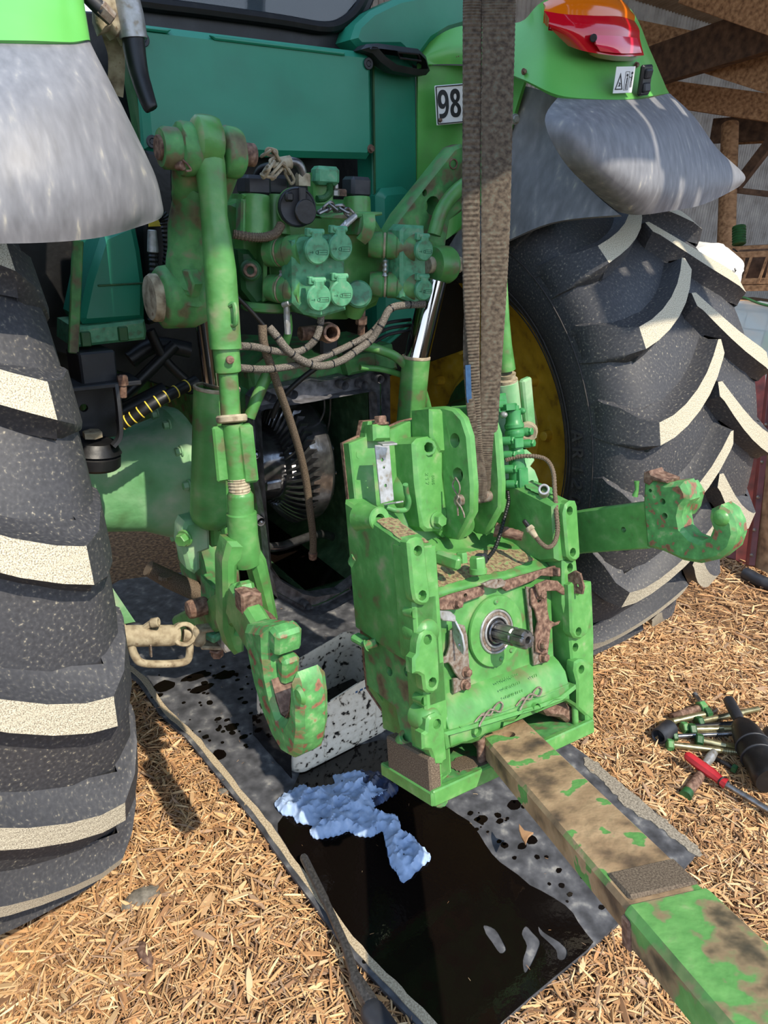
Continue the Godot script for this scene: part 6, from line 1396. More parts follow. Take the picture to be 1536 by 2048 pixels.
	put("round_land", Soup.new().cyl(Vector3(0.068, 0.225, -0.17), Vector3(0.05, 0.219, -0.15), 0.034, -1, 26), M.green_clean, H)
	put("round_land", Soup.new().cyl(Vector3(0.203, 0.248, -0.17), Vector3(0.164, 0.255, -0.13), 0.02, -1, 22), M.green_clean, H)
	# main block: dirty sloping ledge above, the flat face of the shaft in front, the swell above the rail
	var main := put("cover_block", side_slab([Vector2(-0.21, 0.21), Vector2(-0.16, 0.19), Vector2(-0.14, 0.168), Vector2(-0.11, 0.163), Vector2(-0.012, 0.118), Vector2(-0.004, 0.108), Vector2(-0.004, -0.105), Vector2(0.012, -0.115), Vector2(0.03, -0.135), Vector2(0.04, -0.165), Vector2(0.04, -0.2), Vector2(-0.06, -0.23), Vector2(-0.21, -0.24)], -0.175, 0.37, 0.004).rough(0.0012, 20.0), M.green, H, 50.0)
	put("ledge_dirt", dirt([Vector2(-0.165, 0.006), Vector2(-0.05, 0.012), Vector2(0.08, 0.01), Vector2(0.17, 0.022), Vector2(0.17, 0.07), Vector2(0.06, 0.1), Vector2(-0.08, 0.104), Vector2(-0.165, 0.08)], Transform3D(Basis(Vector3(1, 0, 0), Vector3(0, 0.417, -0.909), Vector3(0, 0.909, 0.417)), Vector3(0, 0.1185, -0.0125))), M.crust, main)
	put("back_swell", Soup.new().lathe(Vector3(0.02, 0.2, -0.24), Vector3(0.02, 0.2, -0.1), [Vector2(0.14, 0), Vector2(0.135, 0.04), Vector2(0.11, 0.062), Vector2(0.05, 0.07)], 36), M.green, H, 70.0)
	# ledge furniture: rib, two studs, pressure sensor
	put("ledge_rib", Soup.new().bar(Vector3(-0.125, 0.185, -0.033), Vector3(-0.105, 0.17, 0.022), 0.02, 0.03, 0.006), M.green, main)
	put("ledge_stud", Soup.new().hexa(Vector3(-0.073, 0.165, -0.009), U, 0.022, 0.022, 0.4), M.green_clean, main)
	var s0 := Vector3(-0.037, 0.135, 0)
	put("sensor", Soup.new().cyl(s0, s0 + U * 0.014, 0.019, -1, 20).hexa(s0 + U * 0.014, U, 0.032, 0.024, 0.2), M.green_clean, main)
	put("sensor_plug", Soup.new().box(Vector3(0.022, 0.024, 0.026), Transform3D(Basis(U, 0.3), s0 + Vector3(0.014, 0.03, -0.004)), 0.005), M.dark_plastic, main)
	put("black_conduit", ribbed([Vector3(0.009, 0.158, -0.02), Vector3(0.052, 0.171, -0.04), Vector3(0.091, 0.198, -0.06), Vector3(0.128, 0.232, -0.08), Vector3(0.163, 0.263, -0.1), Vector3(0.162, 0.291, -0.1)], 0.0052), M.black, H, 20.0)
	put("rusty_union", Soup.new().tube(Soup.spline([Vector3(0.115, 0.203, -0.1), Vector3(0.154, 0.185, -0.05)], 12), [0.018, 0.018, 0.017, 0.014, 0.0125, 0.014, 0.0125, 0.0135, 0.012, 0.013, 0.0115, 0.011, 0.0105], 14), M.rust, H, 25.0)
	# near cheek: tall side wall, bored pads down its front edge
	var side := put("side_wall", side_slab([Vector2(-0.205, 0.31), Vector2(-0.14, 0.288), Vector2(-0.1, 0.272), Vector2(0.0, 0.238), Vector2(0.028, 0.224), Vector2(0.03, 0.12), Vector2(0.03, -0.02), Vector2(-0.06, -0.01), Vector2(-0.2, 0.02)], -0.236, 0.06, 0.006), M.green, H)
	put("side_wall", side_slab([Vector2(-0.2, 0.02), Vector2(-0.06, -0.01), Vector2(0.03, -0.02), Vector2(0.03, -0.1), Vector2(-0.01, -0.1), Vector2(-0.02, -0.16), Vector2(0.03, -0.17), Vector2(0.03, -0.26), Vector2(-0.03, -0.27), Vector2(-0.07, -0.22), Vector2(-0.09, -0.14), Vector2(-0.2, -0.12)], -0.218, 0.05, 0.005, [[Vector2(-0.035, -0.045), 0.011, 0.02], [Vector2(-0.1, -0.06), 0.011, 0.02], [Vector2(-0.02, -0.23), 0.009, 0.02]]), M.green_grimy, side)
	put("wall_dirt", dirt([Vector2(-0.233, 0.01), Vector2(-0.182, 0.006), Vector2(-0.182, 0.12), Vector2(-0.2, 0.135), Vector2(-0.232, 0.125)], Transform3D(Basis(Vector3(1, 0, 0), Vector3(0, 0.351, -0.936), Vector3(0, 0.936, 0.351)), Vector3(0, 0.2255, 0.027))), M.crust, side)
	put("front_strip", face([Vector2(-0.24, 0.228), Vector2(-0.17, 0.22), Vector2(-0.165, -0.26), Vector2(-0.2, -0.275), Vector2(-0.225, -0.24), Vector2(-0.225, -0.02), Vector2(-0.238, 0.0)], 0.03, 0.06, 0.005, [hole(Vector2(-0.235, 0.095)), hole(Vector2(-0.225, -0.087))]), M.green_clean, side)
	put("bored_pad", face([Vector2(-0.254, 0.24), Vector2(-0.246, 0.246), Vector2(-0.231, 0.248), Vector2(-0.216, 0.243), Vector2(-0.211, 0.232), Vector2(-0.209, 0.171), Vector2(-0.205, 0.129), Vector2(-0.209, 0.117), Vector2(-0.218, 0.111), Vector2(-0.23, 0.113), Vector2(-0.241, 0.119), Vector2(-0.248, 0.128), Vector2(-0.251, 0.149)], 0.046, 0.03, 0.005, [hole(Vector2(-0.231, 0.221)), hole(Vector2(-0.227, 0.132))]), M.green_clean, side)
	put("bored_pad", face([Vector2(-0.259, 0.012), Vector2(-0.249, 0.019), Vector2(-0.245, 0.041), Vector2(-0.238, 0.056), Vector2(-0.223, 0.061), Vector2(-0.207, 0.055), Vector2(-0.195, 0.04), Vector2(-0.194, -0.002), Vector2(-0.195, -0.049), Vector2(-0.202, -0.066), Vector2(-0.215, -0.07), Vector2(-0.229, -0.066), Vector2(-0.237, -0.057), Vector2(-0.239, -0.029), Vector2(-0.249, -0.021), Vector2(-0.261, -0.018)], 0.046, 0.03, 0.005, [hole(Vector2(-0.221, 0.042)), hole(Vector2(-0.216, -0.047))]), M.green_clean, side)
	put("bored_pad", face([Vector2(-0.249, -0.144), Vector2(-0.239, -0.142), Vector2(-0.235, -0.119), Vector2(-0.225, -0.113), Vector2(-0.21, -0.113), Vector2(-0.195, -0.124), Vector2(-0.191, -0.145), Vector2(-0.189, -0.198), Vector2(-0.189, -0.219), Vector2(-0.199, -0.22), Vector2(-0.203, -0.225), Vector2(-0.217, -0.221), Vector2(-0.225, -0.218), Vector2(-0.227, -0.203), Vector2(-0.233, -0.184), Vector2(-0.25, -0.177)], 0.046, 0.03, 0.005, [hole(Vector2(-0.211, -0.135))]), M.green_clean, side)
	for q in [[Vector3(-0.208, 0.05, 0.02), 0.034], [Vector3(-0.213, -0.13, 0.02), 0.03]]: put("pad_swell", Soup.new().lathe(q[0] - B * 0.03, q[0] + B * 0.018, [Vector2(q[1], 0), Vector2(q[1] * 0.95, 0.03), Vector2(q[1] * 0.7, 0.048)], 22), M.green, side, 70.0)
	for q in [[Vector3(-0.219, 0.173, -0.19), 0.02], [Vector3(-0.219, -0.204, -0.06), 0.018]]:
		put("cast_ear", Soup.new().ring(q[0] - Vector3(0, 0.008, 0.01), q[0] + Vector3(0, 0.012, 0.01), q[1], q[1] * 0.5, 14).add(Soup.new().box(Vector3(0.05, 0.03, 0.02), Transform3D(Basis(), q[0] + Vector3(0.03, 0, -0.01)), 0.005)), M.green_rusty, H)
	put("clip_arm", Soup.new().bar(Vector3(-0.246, 0.006, -0.19), Vector3(-0.236, -0.005, -0.15), 0.03, 0.018, 0.006).cyl(Vector3(-0.25, -0.005, -0.14), Vector3(-0.231, 0.004, -0.12), 0.0105, -1, 16).ring(Vector3(-0.248, -0.005, -0.14), Vector3(-0.246, -0.004, -0.138), 0.0135, 0.008, 16), M.green_rusty, H)
	# far cheek: block with two bores, the long flat strip under it
	var far := put("side_wall", side_slab([Vector2(-0.2, 0.33), Vector2(-0.08, 0.3), Vector2(0.028, 0.262), Vector2(0.03, 0.13), Vector2(-0.02, 0.12), Vector2(-0.2, 0.16)], 0.178, 0.066, 0.008), M.green, H)
	put("bored_pad", face([Vector2(0.191, 0.24), Vector2(0.2, 0.26), Vector2(0.217, 0.267), Vector2(0.235, 0.264), Vector2(0.24, 0.252), Vector2(0.244, 0.14), Vector2(0.241, 0.13), Vector2(0.227, 0.124), Vector2(0.213, 0.127), Vector2(0.199, 0.139), Vector2(0.196, 0.161)], 0.046, 0.03, 0.005, [hole(Vector2(0.211, 0.244)), hole(Vector2(0.216, 0.147))]), M.green_clean, far)
	put("front_strip", face([Vector2(0.2, 0.132), Vector2(0.249, 0.12), Vector2(0.253, 0.074), Vector2(0.301, 0.06), Vector2(0.302, -0.071), Vector2(0.292, -0.24), Vector2(0.223, -0.22), Vector2(0.213, -0.05), Vector2(0.194, 0.026)], 0.03, 0.06, 0.005, [hole(Vector2(0.223, 0.108)), hole(Vector2(0.231, -0.086))]), M.green_clean, far)
	put("bored_pad", face([Vector2(0.2, 0.072), Vector2(0.221, 0.078), Vector2(0.25, 0.068), Vector2(0.277, 0.066), Vector2(0.275, -0.015), Vector2(0.258, -0.057), Vector2(0.233, -0.064), Vector2(0.211, -0.056), Vector2(0.2, -0.039)], 0.046, 0.03, 0.005, [hole(Vector2(0.227, 0.052), 0.009), hole(Vector2(0.225, -0.043))]), M.green_clean, far)
	put("bored_pad", face([Vector2(0.206, -0.134), Vector2(0.21, -0.114), Vector2(0.226, -0.111), Vector2(0.25, -0.118), Vector2(0.276, -0.138), Vector2(0.275, -0.223), Vector2(0.269, -0.281), Vector2(0.21, -0.225), Vector2(0.215, -0.164)], 0.046, 0.03, 0.005, [hole(Vector2(0.23, -0.136))]), M.green_clean, far)
	put("top_stud", Soup.new().ring(Vector3(0.154, 0.29, 0.022), Vector3(0.069, 0.31, 0.1), 0.012, 0.007, 16), M.zinc, far)
	put("top_dirt", dirt([Vector2(-0.01, 0.0), Vector2(0.04, 0.012), Vector2(0.06, 0.04), Vector2(0.056, 0.09), Vector2(0.02, 0.1), Vector2(-0.008, 0.06)], Transform3D(Basis(Vector3(1, 0, 0), Vector3(0, 0.3, -0.95), Vector3(0, 0.95, 0.3)), Vector3(0.19, 0.277, 0.0))), M.green_grimy, far)
	# shaft seal plate, seal rings and the splined shaft
	var sp := put("seal_plate", Soup.new().lathe(Vector3(0.004, 0, -0.01), Vector3(0.004, 0, 0.02), [Vector2(0.078, 0), Vector2(0.08, 0.012), Vector2(0.0785, 0.016), Vector2(0.05, 0.0165), Vector2(0.048, 0.013)], 48), M.green_clean, H, 25.0)
	for q in [Vector3(0.003, 0.066, 0.006), Vector3(0.011, -0.065, 0.006), Vector3(0.043, -0.053, 0.006)]: put("plate_screw", Soup.new().cyl(q, q + B * 0.005, 0.0055, 0.0045, 12), M.green_grimy, sp)
	var sc := Vector3(0.0, 0.0, 0.0)
	for q in [[0.0495, 0.0445, 0.011, M.zinc], [0.0445, 0.036, 0.009, M.rust_grey], [0.036, 0.031, 0.012, M.zinc], [0.031, 0.022, 0.006, M.black]]: put("seal_ring", Soup.new().ring(sc, sc + B * q[2], q[0], q[1], 40), q[3], sp)
	var sec := []
	for k in 6:
		var a := TAU * k / 6
		for d in [[-0.36, 0.0205], [0.0, 0.0208], [0.36, 0.0205], [0.42, 0.0168], [0.62, 0.0168]]: sec.append(Vector2.from_angle(a + d[0]) * d[1])
	var ssec := func(f: float, z: float) -> PackedVector3Array:
		var r := PackedVector3Array()
		for v in sec: r.append(Vector3(v.x * f, v.y * f, z))
		return r
	var ring := func(rad: float, z: float) -> PackedVector3Array:
		var r := PackedVector3Array()
		for v in sec: r.append(Vector3(v.normalized().x * rad, v.normalized().y * rad, z))
		return r
	put("output_shaft", Soup.new().skin([ssec.call(1.0, -0.01), ssec.call(1.0, 0.062), ring.call(0.0175, 0.0645), ring.call(0.0175, 0.07), ssec.call(1.0, 0.0725), ssec.call(1.0, 0.097), ssec.call(0.86, 0.102), ring.call(0.009, 0.102), ring.call(0.0075, 0.1), ring.call(0.0068, 0.082), ring.call(0.0003, 0.08)]), M.steel, H, 25.0)
	put("shaft_race", Soup.new().ring(Vector3(0, 0, 0.004), Vector3(0, 0, 0.014), 0.026, 0.0205, 24), M.oily_steel, sp)
	# rusty lock plates round the shaft
	var lp := put("lock_plate", face([Vector2(-0.164, 0.105), Vector2(-0.127, 0.109), Vector2(-0.034, 0.111), Vector2(-0.031, 0.095), Vector2(-0.037, 0.089), Vector2(-0.098, 0.084), Vector2(-0.111, 0.081), Vector2(-0.117, 0.075), Vector2(-0.154, 0.081), Vector2(-0.163, 0.087)], 0.012, 0.008, 0.0015, [[Vector2(-0.087, 0.099), 0.005]]), M.rust, H)
	put("lock_plate", face([Vector2(0.021, 0.109), Vector2(0.194, 0.115), Vector2(0.199, 0.107), Vector2(0.198, 0.09), Vector2(0.183, 0.091), Vector2(0.145, 0.1), Vector2(0.126, 0.094), Vector2(0.071, 0.088), Vector2(0.033, 0.085), Vector2(0.02, 0.096)], 0.012, 0.008, 0.0015, [[Vector2(0.07, 0.105), 0.005]]), M.rust, H)
	put("lock_tab", Soup.new().box(Vector3(0.008, 0.02, 0.02), Transform3D(Basis(), Vector3(0.187, 0.103, 0.02)), 0.002), M.rust, H)
	put("centre_tab", face([Vector2(-0.049, 0.118), Vector2(-0.019, 0.122), Vector2(0.01, 0.119), Vector2(0.022, 0.11), Vector2(0.016, 0.101), Vector2(-0.01, 0.1), Vector2(-0.036, 0.108)], 0.024, 0.008, 0.0015, [[Vector2(-0.001, 0.117), 0.002]]), M.rust_grey, H)
	put("lever_strip", face([Vector2(-0.111, 0.043), Vector2(-0.095, 0.036), Vector2(-0.089, 0.01), Vector2(-0.088, -0.057), Vector2(-0.085, -0.078), Vector2(-0.099, -0.08), Vector2(-0.116, -0.077), Vector2(-0.13, -0.058), Vector2(-0.136, -0.044), Vector2(-0.145, -0.032), Vector2(-0.16, -0.031), Vector2(-0.17, -0.026), Vector2(-0.165, -0.018), Vector2(-0.149, -0.017), Vector2(-0.139, 0.001), Vector2(-0.135, 0.033)], 0.014, 0.007, 0.0015), M.rust_grey, H)
	put("foot_strip", face([Vector2(-0.132, -0.072), Vector2(-0.083, -0.076), Vector2(-0.084, -0.101), Vector2(-0.132, -0.105)], 0.01, 0.008, 0.0015), M.rust_grey, H)
	for q in [Vector3(-0.1, -0.064, 0.014), Vector3(-0.103, -0.092, 0.011)]: put("strip_bolt", Soup.new().bolt(q, B, 0.016, 0.5), M.rust, H)
	var lev := put("lock_lever", face([Vector2(-0.171, 0.086), Vector2(-0.143, 0.079), Vector2(-0.13, 0.067), Vector2(-0.13, 0.054), Vector2(-0.164, 0.064), Vector2(-0.171, 0.072)], 0.028, 0.01, 0.0015), M.zinc, H)
	put("lever_blade", side_slab([Vector2(0.015, 0.055), Vector2(0.026, 0.056), Vector2(0.045, 0.03), Vector2(0.05, 0.0), Vector2(0.045, -0.012), Vector2(0.028, -0.002), Vector2(0.015, 0.02)], -0.132, 0.005, 0.001, [[Vector2(0.036, 0.008), 0.004]]), M.zinc, lev)
	put("lever_pivot", Soup.new().bolt(Vector3(-0.112, 0.087, 0.012), B, 0.016, 0.1), M.rust, lp)
	var gs := put("lever_strip", face([Vector2(0.097, 0.083), Vector2(0.112, 0.079), Vector2(0.112, 0.013), Vector2(0.115, -0.068), Vector2(0.159, -0.078), Vector2(0.159, -0.108), Vector2(0.111, -0.105), Vector2(0.107, -0.039)], 0.01, 0.007, 0.0015), M.rust_grey, H)
	put("lever_arm", face([Vector2(0.104, 0.078), Vector2(0.116, 0.081), Vector2(0.137, 0.078), Vector2(0.156, 0.07), Vector2(0.154, 0.023), Vector2(0.161, -0.007), Vector2(0.18, -0.018), Vector2(0.197, -0.017), Vector2(0.19, -0.024), Vector2(0.169, -0.025), Vector2(0.162, -0.032), Vector2(0.154, -0.067), Vector2(0.15, -0.083), Vector2(0.132, -0.082), Vector2(0.11, -0.071), Vector2(0.112, -0.03), Vector2(0.123, -0.004), Vector2(0.114, 0.027), Vector2(0.102, 0.043)], 0.018, 0.007, 0.0015, [[Vector2(0.128, 0.046), 0.006]]), M.rust, gs)
	put("arm_link", face([Vector2(0.106, 0.088), Vector2(0.144, 0.093), Vector2(0.18, 0.084), Vector2(0.206, 0.06), Vector2(0.206, 0.042), Vector2(0.174, 0.062), Vector2(0.142, 0.067), Vector2(0.117, 0.06)], 0.03, 0.007, 0.0015), M.rust, gs)
	put("arm_blade", side_slab([Vector2(0.02, 0.088), Vector2(0.05, 0.105), Vector2(0.066, 0.1), Vector2(0.075, 0.07), Vector2(0.07, 0.052), Vector2(0.045, 0.05), Vector2(0.02, 0.06)], 0.214, 0.006, 0.001, [[Vector2(0.056, 0.07), 0.005]]), M.rust, gs)
	for q in [Vector3(0.13, 0.062, 0.019), Vector3(0.129, -0.057, 0.019), Vector3(0.139, -0.091, 0.011)]: put("strip_bolt", Soup.new().bolt(q, B, 0.018, 0.5), M.rust, gs)
	# lower rail with its two hair-pinned pins
	var rail := put("cover_rail", face([Vector2(-0.194, -0.159), Vector2(-0.119, -0.166), Vector2(-0.026, -0.173), Vector2(0.079, -0.181), Vector2(0.155, -0.183), Vector2(0.21, -0.168), Vector2(0.207, -0.222), Vector2(0.175, -0.198), Vector2(0.133, -0.186), Vector2(0.091, -0.195), Vector2(0.033, -0.184), Vector2(0.007, -0.195), Vector2(-0.027, -0.188), Vector2(-0.031, -0.202), Vector2(-0.079, -0.198), Vector2(-0.097, -0.206), Vector2(-0.121, -0.205), Vector2(-0.149, -0.197), Vector2(-0.19, -0.196)], 0.05, 0.09, 0.006, [hole(Vector2(-0.107, -0.182)), hole(Vector2(0.072, -0.184))]), M.green_clean, H)
	for q in [[Vector3(-0.078, -0.16, 0.03), 1.0], [Vector3(0.044, -0.16, 0.03), 1.0]]:
		put("pin_head", Soup.new().cyl(q[0] - U * 0.02, q[0] + U * 0.006, 0.01, -1, 14), M.rust_grey, rail)
		var c0: Vector3 = q[0] + Vector3(0, 0.003, 0.006)
		put("hair_pin", Soup.new().tube(Soup.spline([c0 + Vector3(-0.03, -0.008, 0.006), c0 + Vector3(-0.01, 0.002, 0.006), c0 + Vector3(0.012, -0.002, 0.01), c0 + Vector3(0.03, 0.008, 0.004), c0 + Vector3(0.05, 0.012, 0.0), c0 + Vector3(0.053, 0.006, 0.006), c0 + Vector3(0.036, -0.002, 0.012), c0 + Vector3(0.014, 0.008, 0.008), c0 + Vector3(-0.014, -0.006, 0.012), c0 + Vector3(-0.026, -0.016, 0.014)], 4), 0.0021, 7), M.rust_grey, rail)
	put("rail_dirt", dirt([Vector2(-0.15, 0.0), Vector2(0.19, 0.0), Vector2(0.19, 0.02), Vector2(0.08, 0.026), Vector2(-0.02, 0.02), Vector2(-0.15, 0.03)], Transform3D(Basis(Vector3(1, 0, 0), Vector3(0, 0.2, -0.98), Vector3(0, 0.98, 0.2)), Vector3(0.0, -0.164, 0.046))), M.green_grimy, rail)
	for k in 3: put("cast_line", cast_bumps(Vector3(-0.019, -0.099, 0.034) + Vector3(0, -0.017 * k, 0.006 * k), 0.055, 9, k), M.green_clean, main)
	put("cast_line", cast_bumps(Vector3(0.078, -0.117, 0.034), 0.018, 3, 7), M.green_clean, main)
	# drawbar frame under the rail
	var fr := put("drawbar_frame", Soup.new().prism([Vector2(-0.236, 0.05), Vector2(0.262, 0.05), Vector2(0.262, -0.13), Vector2(-0.236, -0.13)], 0.026, 0.004, [], Transform3D(Basis(Vector3(1, 0, 0), Vector3(0, 0, 1), Vector3(0, -1, 0)), Vector3(0, -0.272, 0))), M.green_grimy, H)
	put("frame_lip", Soup.new().box(Vector3(0.498, 0.034, 0.016), Transform3D(Basis(), Vector3(0.013, -0.284, 0.045)), 0.003), M.green_clean, fr)
	put("frame_lip", Soup.new().box(Vector3(0.012, 0.03, 0.18), Transform3D(Basis(), Vector3(-0.234, -0.286, -0.04)), 0.003), M.green_clean, fr)
	put("frame_riser", Soup.new().box(Vector3(0.03, 0.075, 0.15), Transform3D(Basis(), Vector3(-0.222, -0.238, -0.03)), 0.004), M.hose_brown, fr)
	put("frame_riser", Soup.new().box(Vector3(0.02, 0.11, 0.15), Transform3D(Basis(), Vector3(0.252, -0.22, -0.03)), 0.004), M.green_clean, fr)
	put("frame_bolt", Soup.new().cyl(Vector3(-0.208, -0.275, 0.034), Vector3(-0.208, -0.19, 0.034), 0.008, -1, 14).ring(Vector3(-0.208, -0.25, 0.034), Vector3(-0.208, -0.246, 0.034), 0.0095, 0.007, 14), M.green_clean, fr)
	put("frame_bolt", Soup.new().cyl(Vector3(0.22, -0.275, 0.03), Vector3(0.22, -0.2, 0.03), 0.008, -1, 14), M.green_clean, fr)
	put("frame_spacer", Soup.new().box(Vector3(0.018, 0.07, 0.02), Transform3D(Basis(), Vector3(-0.176, -0.238, 0.01)), 0.003), M.rust, fr)
	put("frame_stop", face([Vector2(0.129, -0.215), Vector2(0.155, -0.211), Vector2(0.208, -0.22), Vector2(0.236, -0.239), Vector2(0.232, -0.282), Vector2(0.218, -0.28), Vector2(0.186, -0.251), Vector2(0.141, -0.234)], 0.02, 0.07, 0.008), M.rust, fr)
	put("frame_nut", Soup.new().hexa(Vector3(-0.205, -0.3, 0.03), Vector3.DOWN, 0.03, 0.014).cyl(Vector3(-0.205, -0.314, 0.03), Vector3(-0.205, -0.319, 0.03), 0.009), M.green_grimy, fr)
	for q in [Vector3(-0.075, -0.272, 0.02), Vector3(0.082, -0.272, -0.03)]: put("swing_pin", Soup.new().cyl(q, q + U * 0.08, 0.0095, -1, 14), M.rust, fr)
	put("oil_dirt", dirt([Vector2(-0.14, -0.02), Vector2(-0.07, -0.035), Vector2(-0.06, 0.0), Vector2(-0.09, 0.03), Vector2(-0.14, 0.02)], Transform3D(Basis(Vector3(1, 0, 0), Vector3(0, 0, -1), Vector3(0, 1, 0)), Vector3(0, -0.2715, 0.0))), M.hose_brown, fr)
	# drawbar: a heavy bar swung to the near side, caked with dry dirt
	var d := Vector3(-0.386, 0, 0.9225)
	var n := Vector3(0.9225, 0, 0.386)
	var st := Vector3(0.01, -0.2475, 0.0) - d * 0.12
	var bx := Transform3D(Basis(n, Vector3.UP, d), st)
	var bar := Soup.new().prism([Vector2(-0.063, -0.1), Vector2(0.063, -0.1), Vector2(0.063, 1.3), Vector2(-0.063, 1.3)], 0.05, 0.007, [[Vector2(-0.003, 0.165), 0.0145, 0.045]], Transform3D(Basis(n, d, Vector3.UP), st - U * 0.025))
	var db := put("drawbar", bar.rough(0.0012, 30.0), M.drawbar, H)
	put("bar_pad", Soup.new().box(Vector3(0.112, 0.008, 0.06), bx.translated_local(Vector3(0.004, 0.026, 0.69)), 0.0035).rough(0.002, 40.0), M.hose_brown, db)
	put("bar_sleeve", Soup.new().box(Vector3(0.138, 0.062, 0.66), bx.translated_local(Vector3(0.0, -0.001, 1.055)), 0.01).rough(0.0015, 30.0), M.sleeve, db)
	put("bar_clip", Soup.new().box(Vector3(0.008, 0.046, 0.02), bx.translated_local(Vector3(-0.069, -0.006, 0.74)), 0.003), M.rust, db)
	# flexible green cable with its plug, arching over the far cheek
	put("sensor_cable", ribbed([Vector3(0.161, 0.364, -0.1), Vector3(0.185, 0.371, -0.08), Vector3(0.211, 0.369, -0.05), Vector3(0.227, 0.358, -0.03), Vector3(0.224, 0.331, -0.01), Vector3(0.204, 0.289, 0.01), Vector3(0.184, 0.24, 0.03), Vector3(0.174, 0.203, 0.04), Vector3(0.156, 0.178, 0.045), Vector3(0.135, 0.171, 0.045), Vector3(0.12, 0.181, 0.04), Vector3(0.114, 0.196, 0.03)], 0.0058), M.hose_brown, H, 20.0)
	put("cable_plug", Soup.new().cyl(Vector3(0.115, 0.194, 0.03), Vector3(0.109, 0.212, 0.02), 0.006, 0.008, 10).cyl(Vector3(0.11, 0.211, 0.02), Vector3(0.107, 0.22, 0.015), 0.0105, 0.009, 10), M.dirt_steel, H)
	put("plug_tip", Soup.new().cyl(Vector3(0.107, 0.22, 0.015), Vector3(0.098, 0.235, 0.01), 0.0055, 0.005, 8), M.black, H)
	# remote valve on the far shoulder: stacked body, bolts, flange with two bores
	var v0 := Vector3(0.201, 0.296, -0.1)
	var v1 := Vector3(0.193, 0.492, -0.1)
	var vl := v0.distance_to(v1)
	var vd := (v1 - v0) / vl
	var prof := []
	for q in [[0.0, 0.022], [0.02, 0.022], [0.26, 0.0215], [0.3, 0.0195], [0.44, 0.0195], [0.47, 0.0165], [0.5, 0.0165], [0.52, 0.018], [0.6, 0.018], [0.62, 0.022], [0.665, 0.024], [0.7, 0.0225], [0.715, 0.02], [0.735, 0.0235], [0.77, 0.0235], [0.8, 0.02], [0.84, 0.0185], [0.94, 0.0185], [0.95, 0.015], [1.0, 0.015]]: prof.append(Vector2(q[1], q[0] * vl))
	var val := put("spool_valve", Soup.new().lathe(v0, v1, prof, 24), M.green_dark, H, 25.0)
	val.material_override = M.cap_green
	put("valve_plate", face([Vector2(0.167, 0.523), Vector2(0.218, 0.526), Vector2(0.25, 0.318), Vector2(0.318, 0.292), Vector2(0.323, 0.262), Vector2(0.281, 0.267), Vector2(0.215, 0.284), Vector2(0.176, 0.288)], -0.14, 0.04, 0.006), M.cap_green, val)
	put("valve_flange", face([Vector2(0.251, 0.38), Vector2(0.271, 0.383), Vector2(0.294, 0.367), Vector2(0.298, 0.352), Vector2(0.282, 0.339), Vector2(0.297, 0.328), Vector2(0.309, 0.303), Vector2(0.308, 0.274), Vector2(0.271, 0.268), Vector2(0.238, 0.281)], -0.13, 0.03, 0.006, [[Vector2(0.279, 0.293), 0.0115, 0.028]]), M.green_dusty, val)
	put("flange_boss", Soup.new().box(Vector3(0.03, 0.05, 0.02), Transform3D(Basis(), Vector3(0.197, 0.318, -0.085)), 0.003), M.cap_green, val)
	put("valve_label", Soup.new().box(Vector3(0.028, 0.024, 0.018), Transform3D(Basis(), Vector3(0.187, 0.403, -0.085)), 0.002), M.cap_green, val)
	put("valve_head", Soup.new().hexa(Vector3(0.18, 0.482, -0.1), vd, 0.036, 0.016).box(Vector3(0.03, 0.02, 0.02), Transform3D(Basis(), Vector3(0.158, 0.498, -0.11)), 0.003), M.cap_green, val)
	for q in [[Vector3(0.163, 0.472, -0.1), 0.0085, M.zinc], [Vector3(0.225, 0.478, -0.1), 0.0085, M.cap_green]]: put("valve_ball", Soup.new().lathe(q[0] - B * 0.012, q[0] + B * 0.01, [Vector2(0.003, 0), Vector2(q[1], 0.008), Vector2(q[1] * 0.95, 0.014), Vector2(q[1] * 0.5, 0.02)], 14), q[2], val, 60.0)
	for q in [Vector3(0.171, 0.41, -0.1), Vector3(0.175, 0.342, -0.1), Vector3(0.178, 0.305, -0.1), Vector3(0.233, 0.428, -0.1), Vector3(0.239, 0.399, -0.1), Vector3(0.174, 0.376, -0.1)]: put("valve_bolt", Soup.new().cyl(q - X * 0.01 - B * 0.01, q + B * 0.006 + X * 0.004, 0.0105, -1, 14).hexa(q + B * 0.006 + X * 0.004, B + X * 0.3, 0.017, 0.01), M.cap_green, val)

# a thin crust of dirt with a ragged edge, on the plane of xf
func dirt(poly: Array, xf: Transform3D) -> Soup:
	var nz := FastNoiseLite.new()
	nz.seed = 8; nz.frequency = 60.0
	var out := []
	var n := poly.size()
	for i in n:
		for j in 8:
			var p: Vector2 = poly[i].lerp(poly[(i + 1) % n], j / 8.0)
			out.append(p + Vector2(nz.get_noise_2dv(p * 3.0), nz.get_noise_2dv(p * 3.0 + Vector2(3, 0))) * 0.006)
	return Soup.new().prism(out, 0.0018, 0.0004, [], xf)

# worn raised foundry marks
func cast_bumps(at: Vector3, wide: float, n: int, sd: int) -> Soup:
	var rng := RandomNumberGenerator.new()
	rng.seed = sd
	var s := Soup.new()
	for i in n:
		var p := at + Vector3(wide * i / n, 0, 0)
		s.box(Vector3(0.004, 0.0012, 0.0022), Transform3D(Basis(), p + Vector3(0, rng.randf_range(-0.001, 0.004), 0)), 0.0003)
		s.box(Vector3(0.0012, 0.006, 0.0022), Transform3D(Basis(), p + Vector3(rng.randf_range(-0.002, 0.002), 0, 0)), 0.0003)
	return s

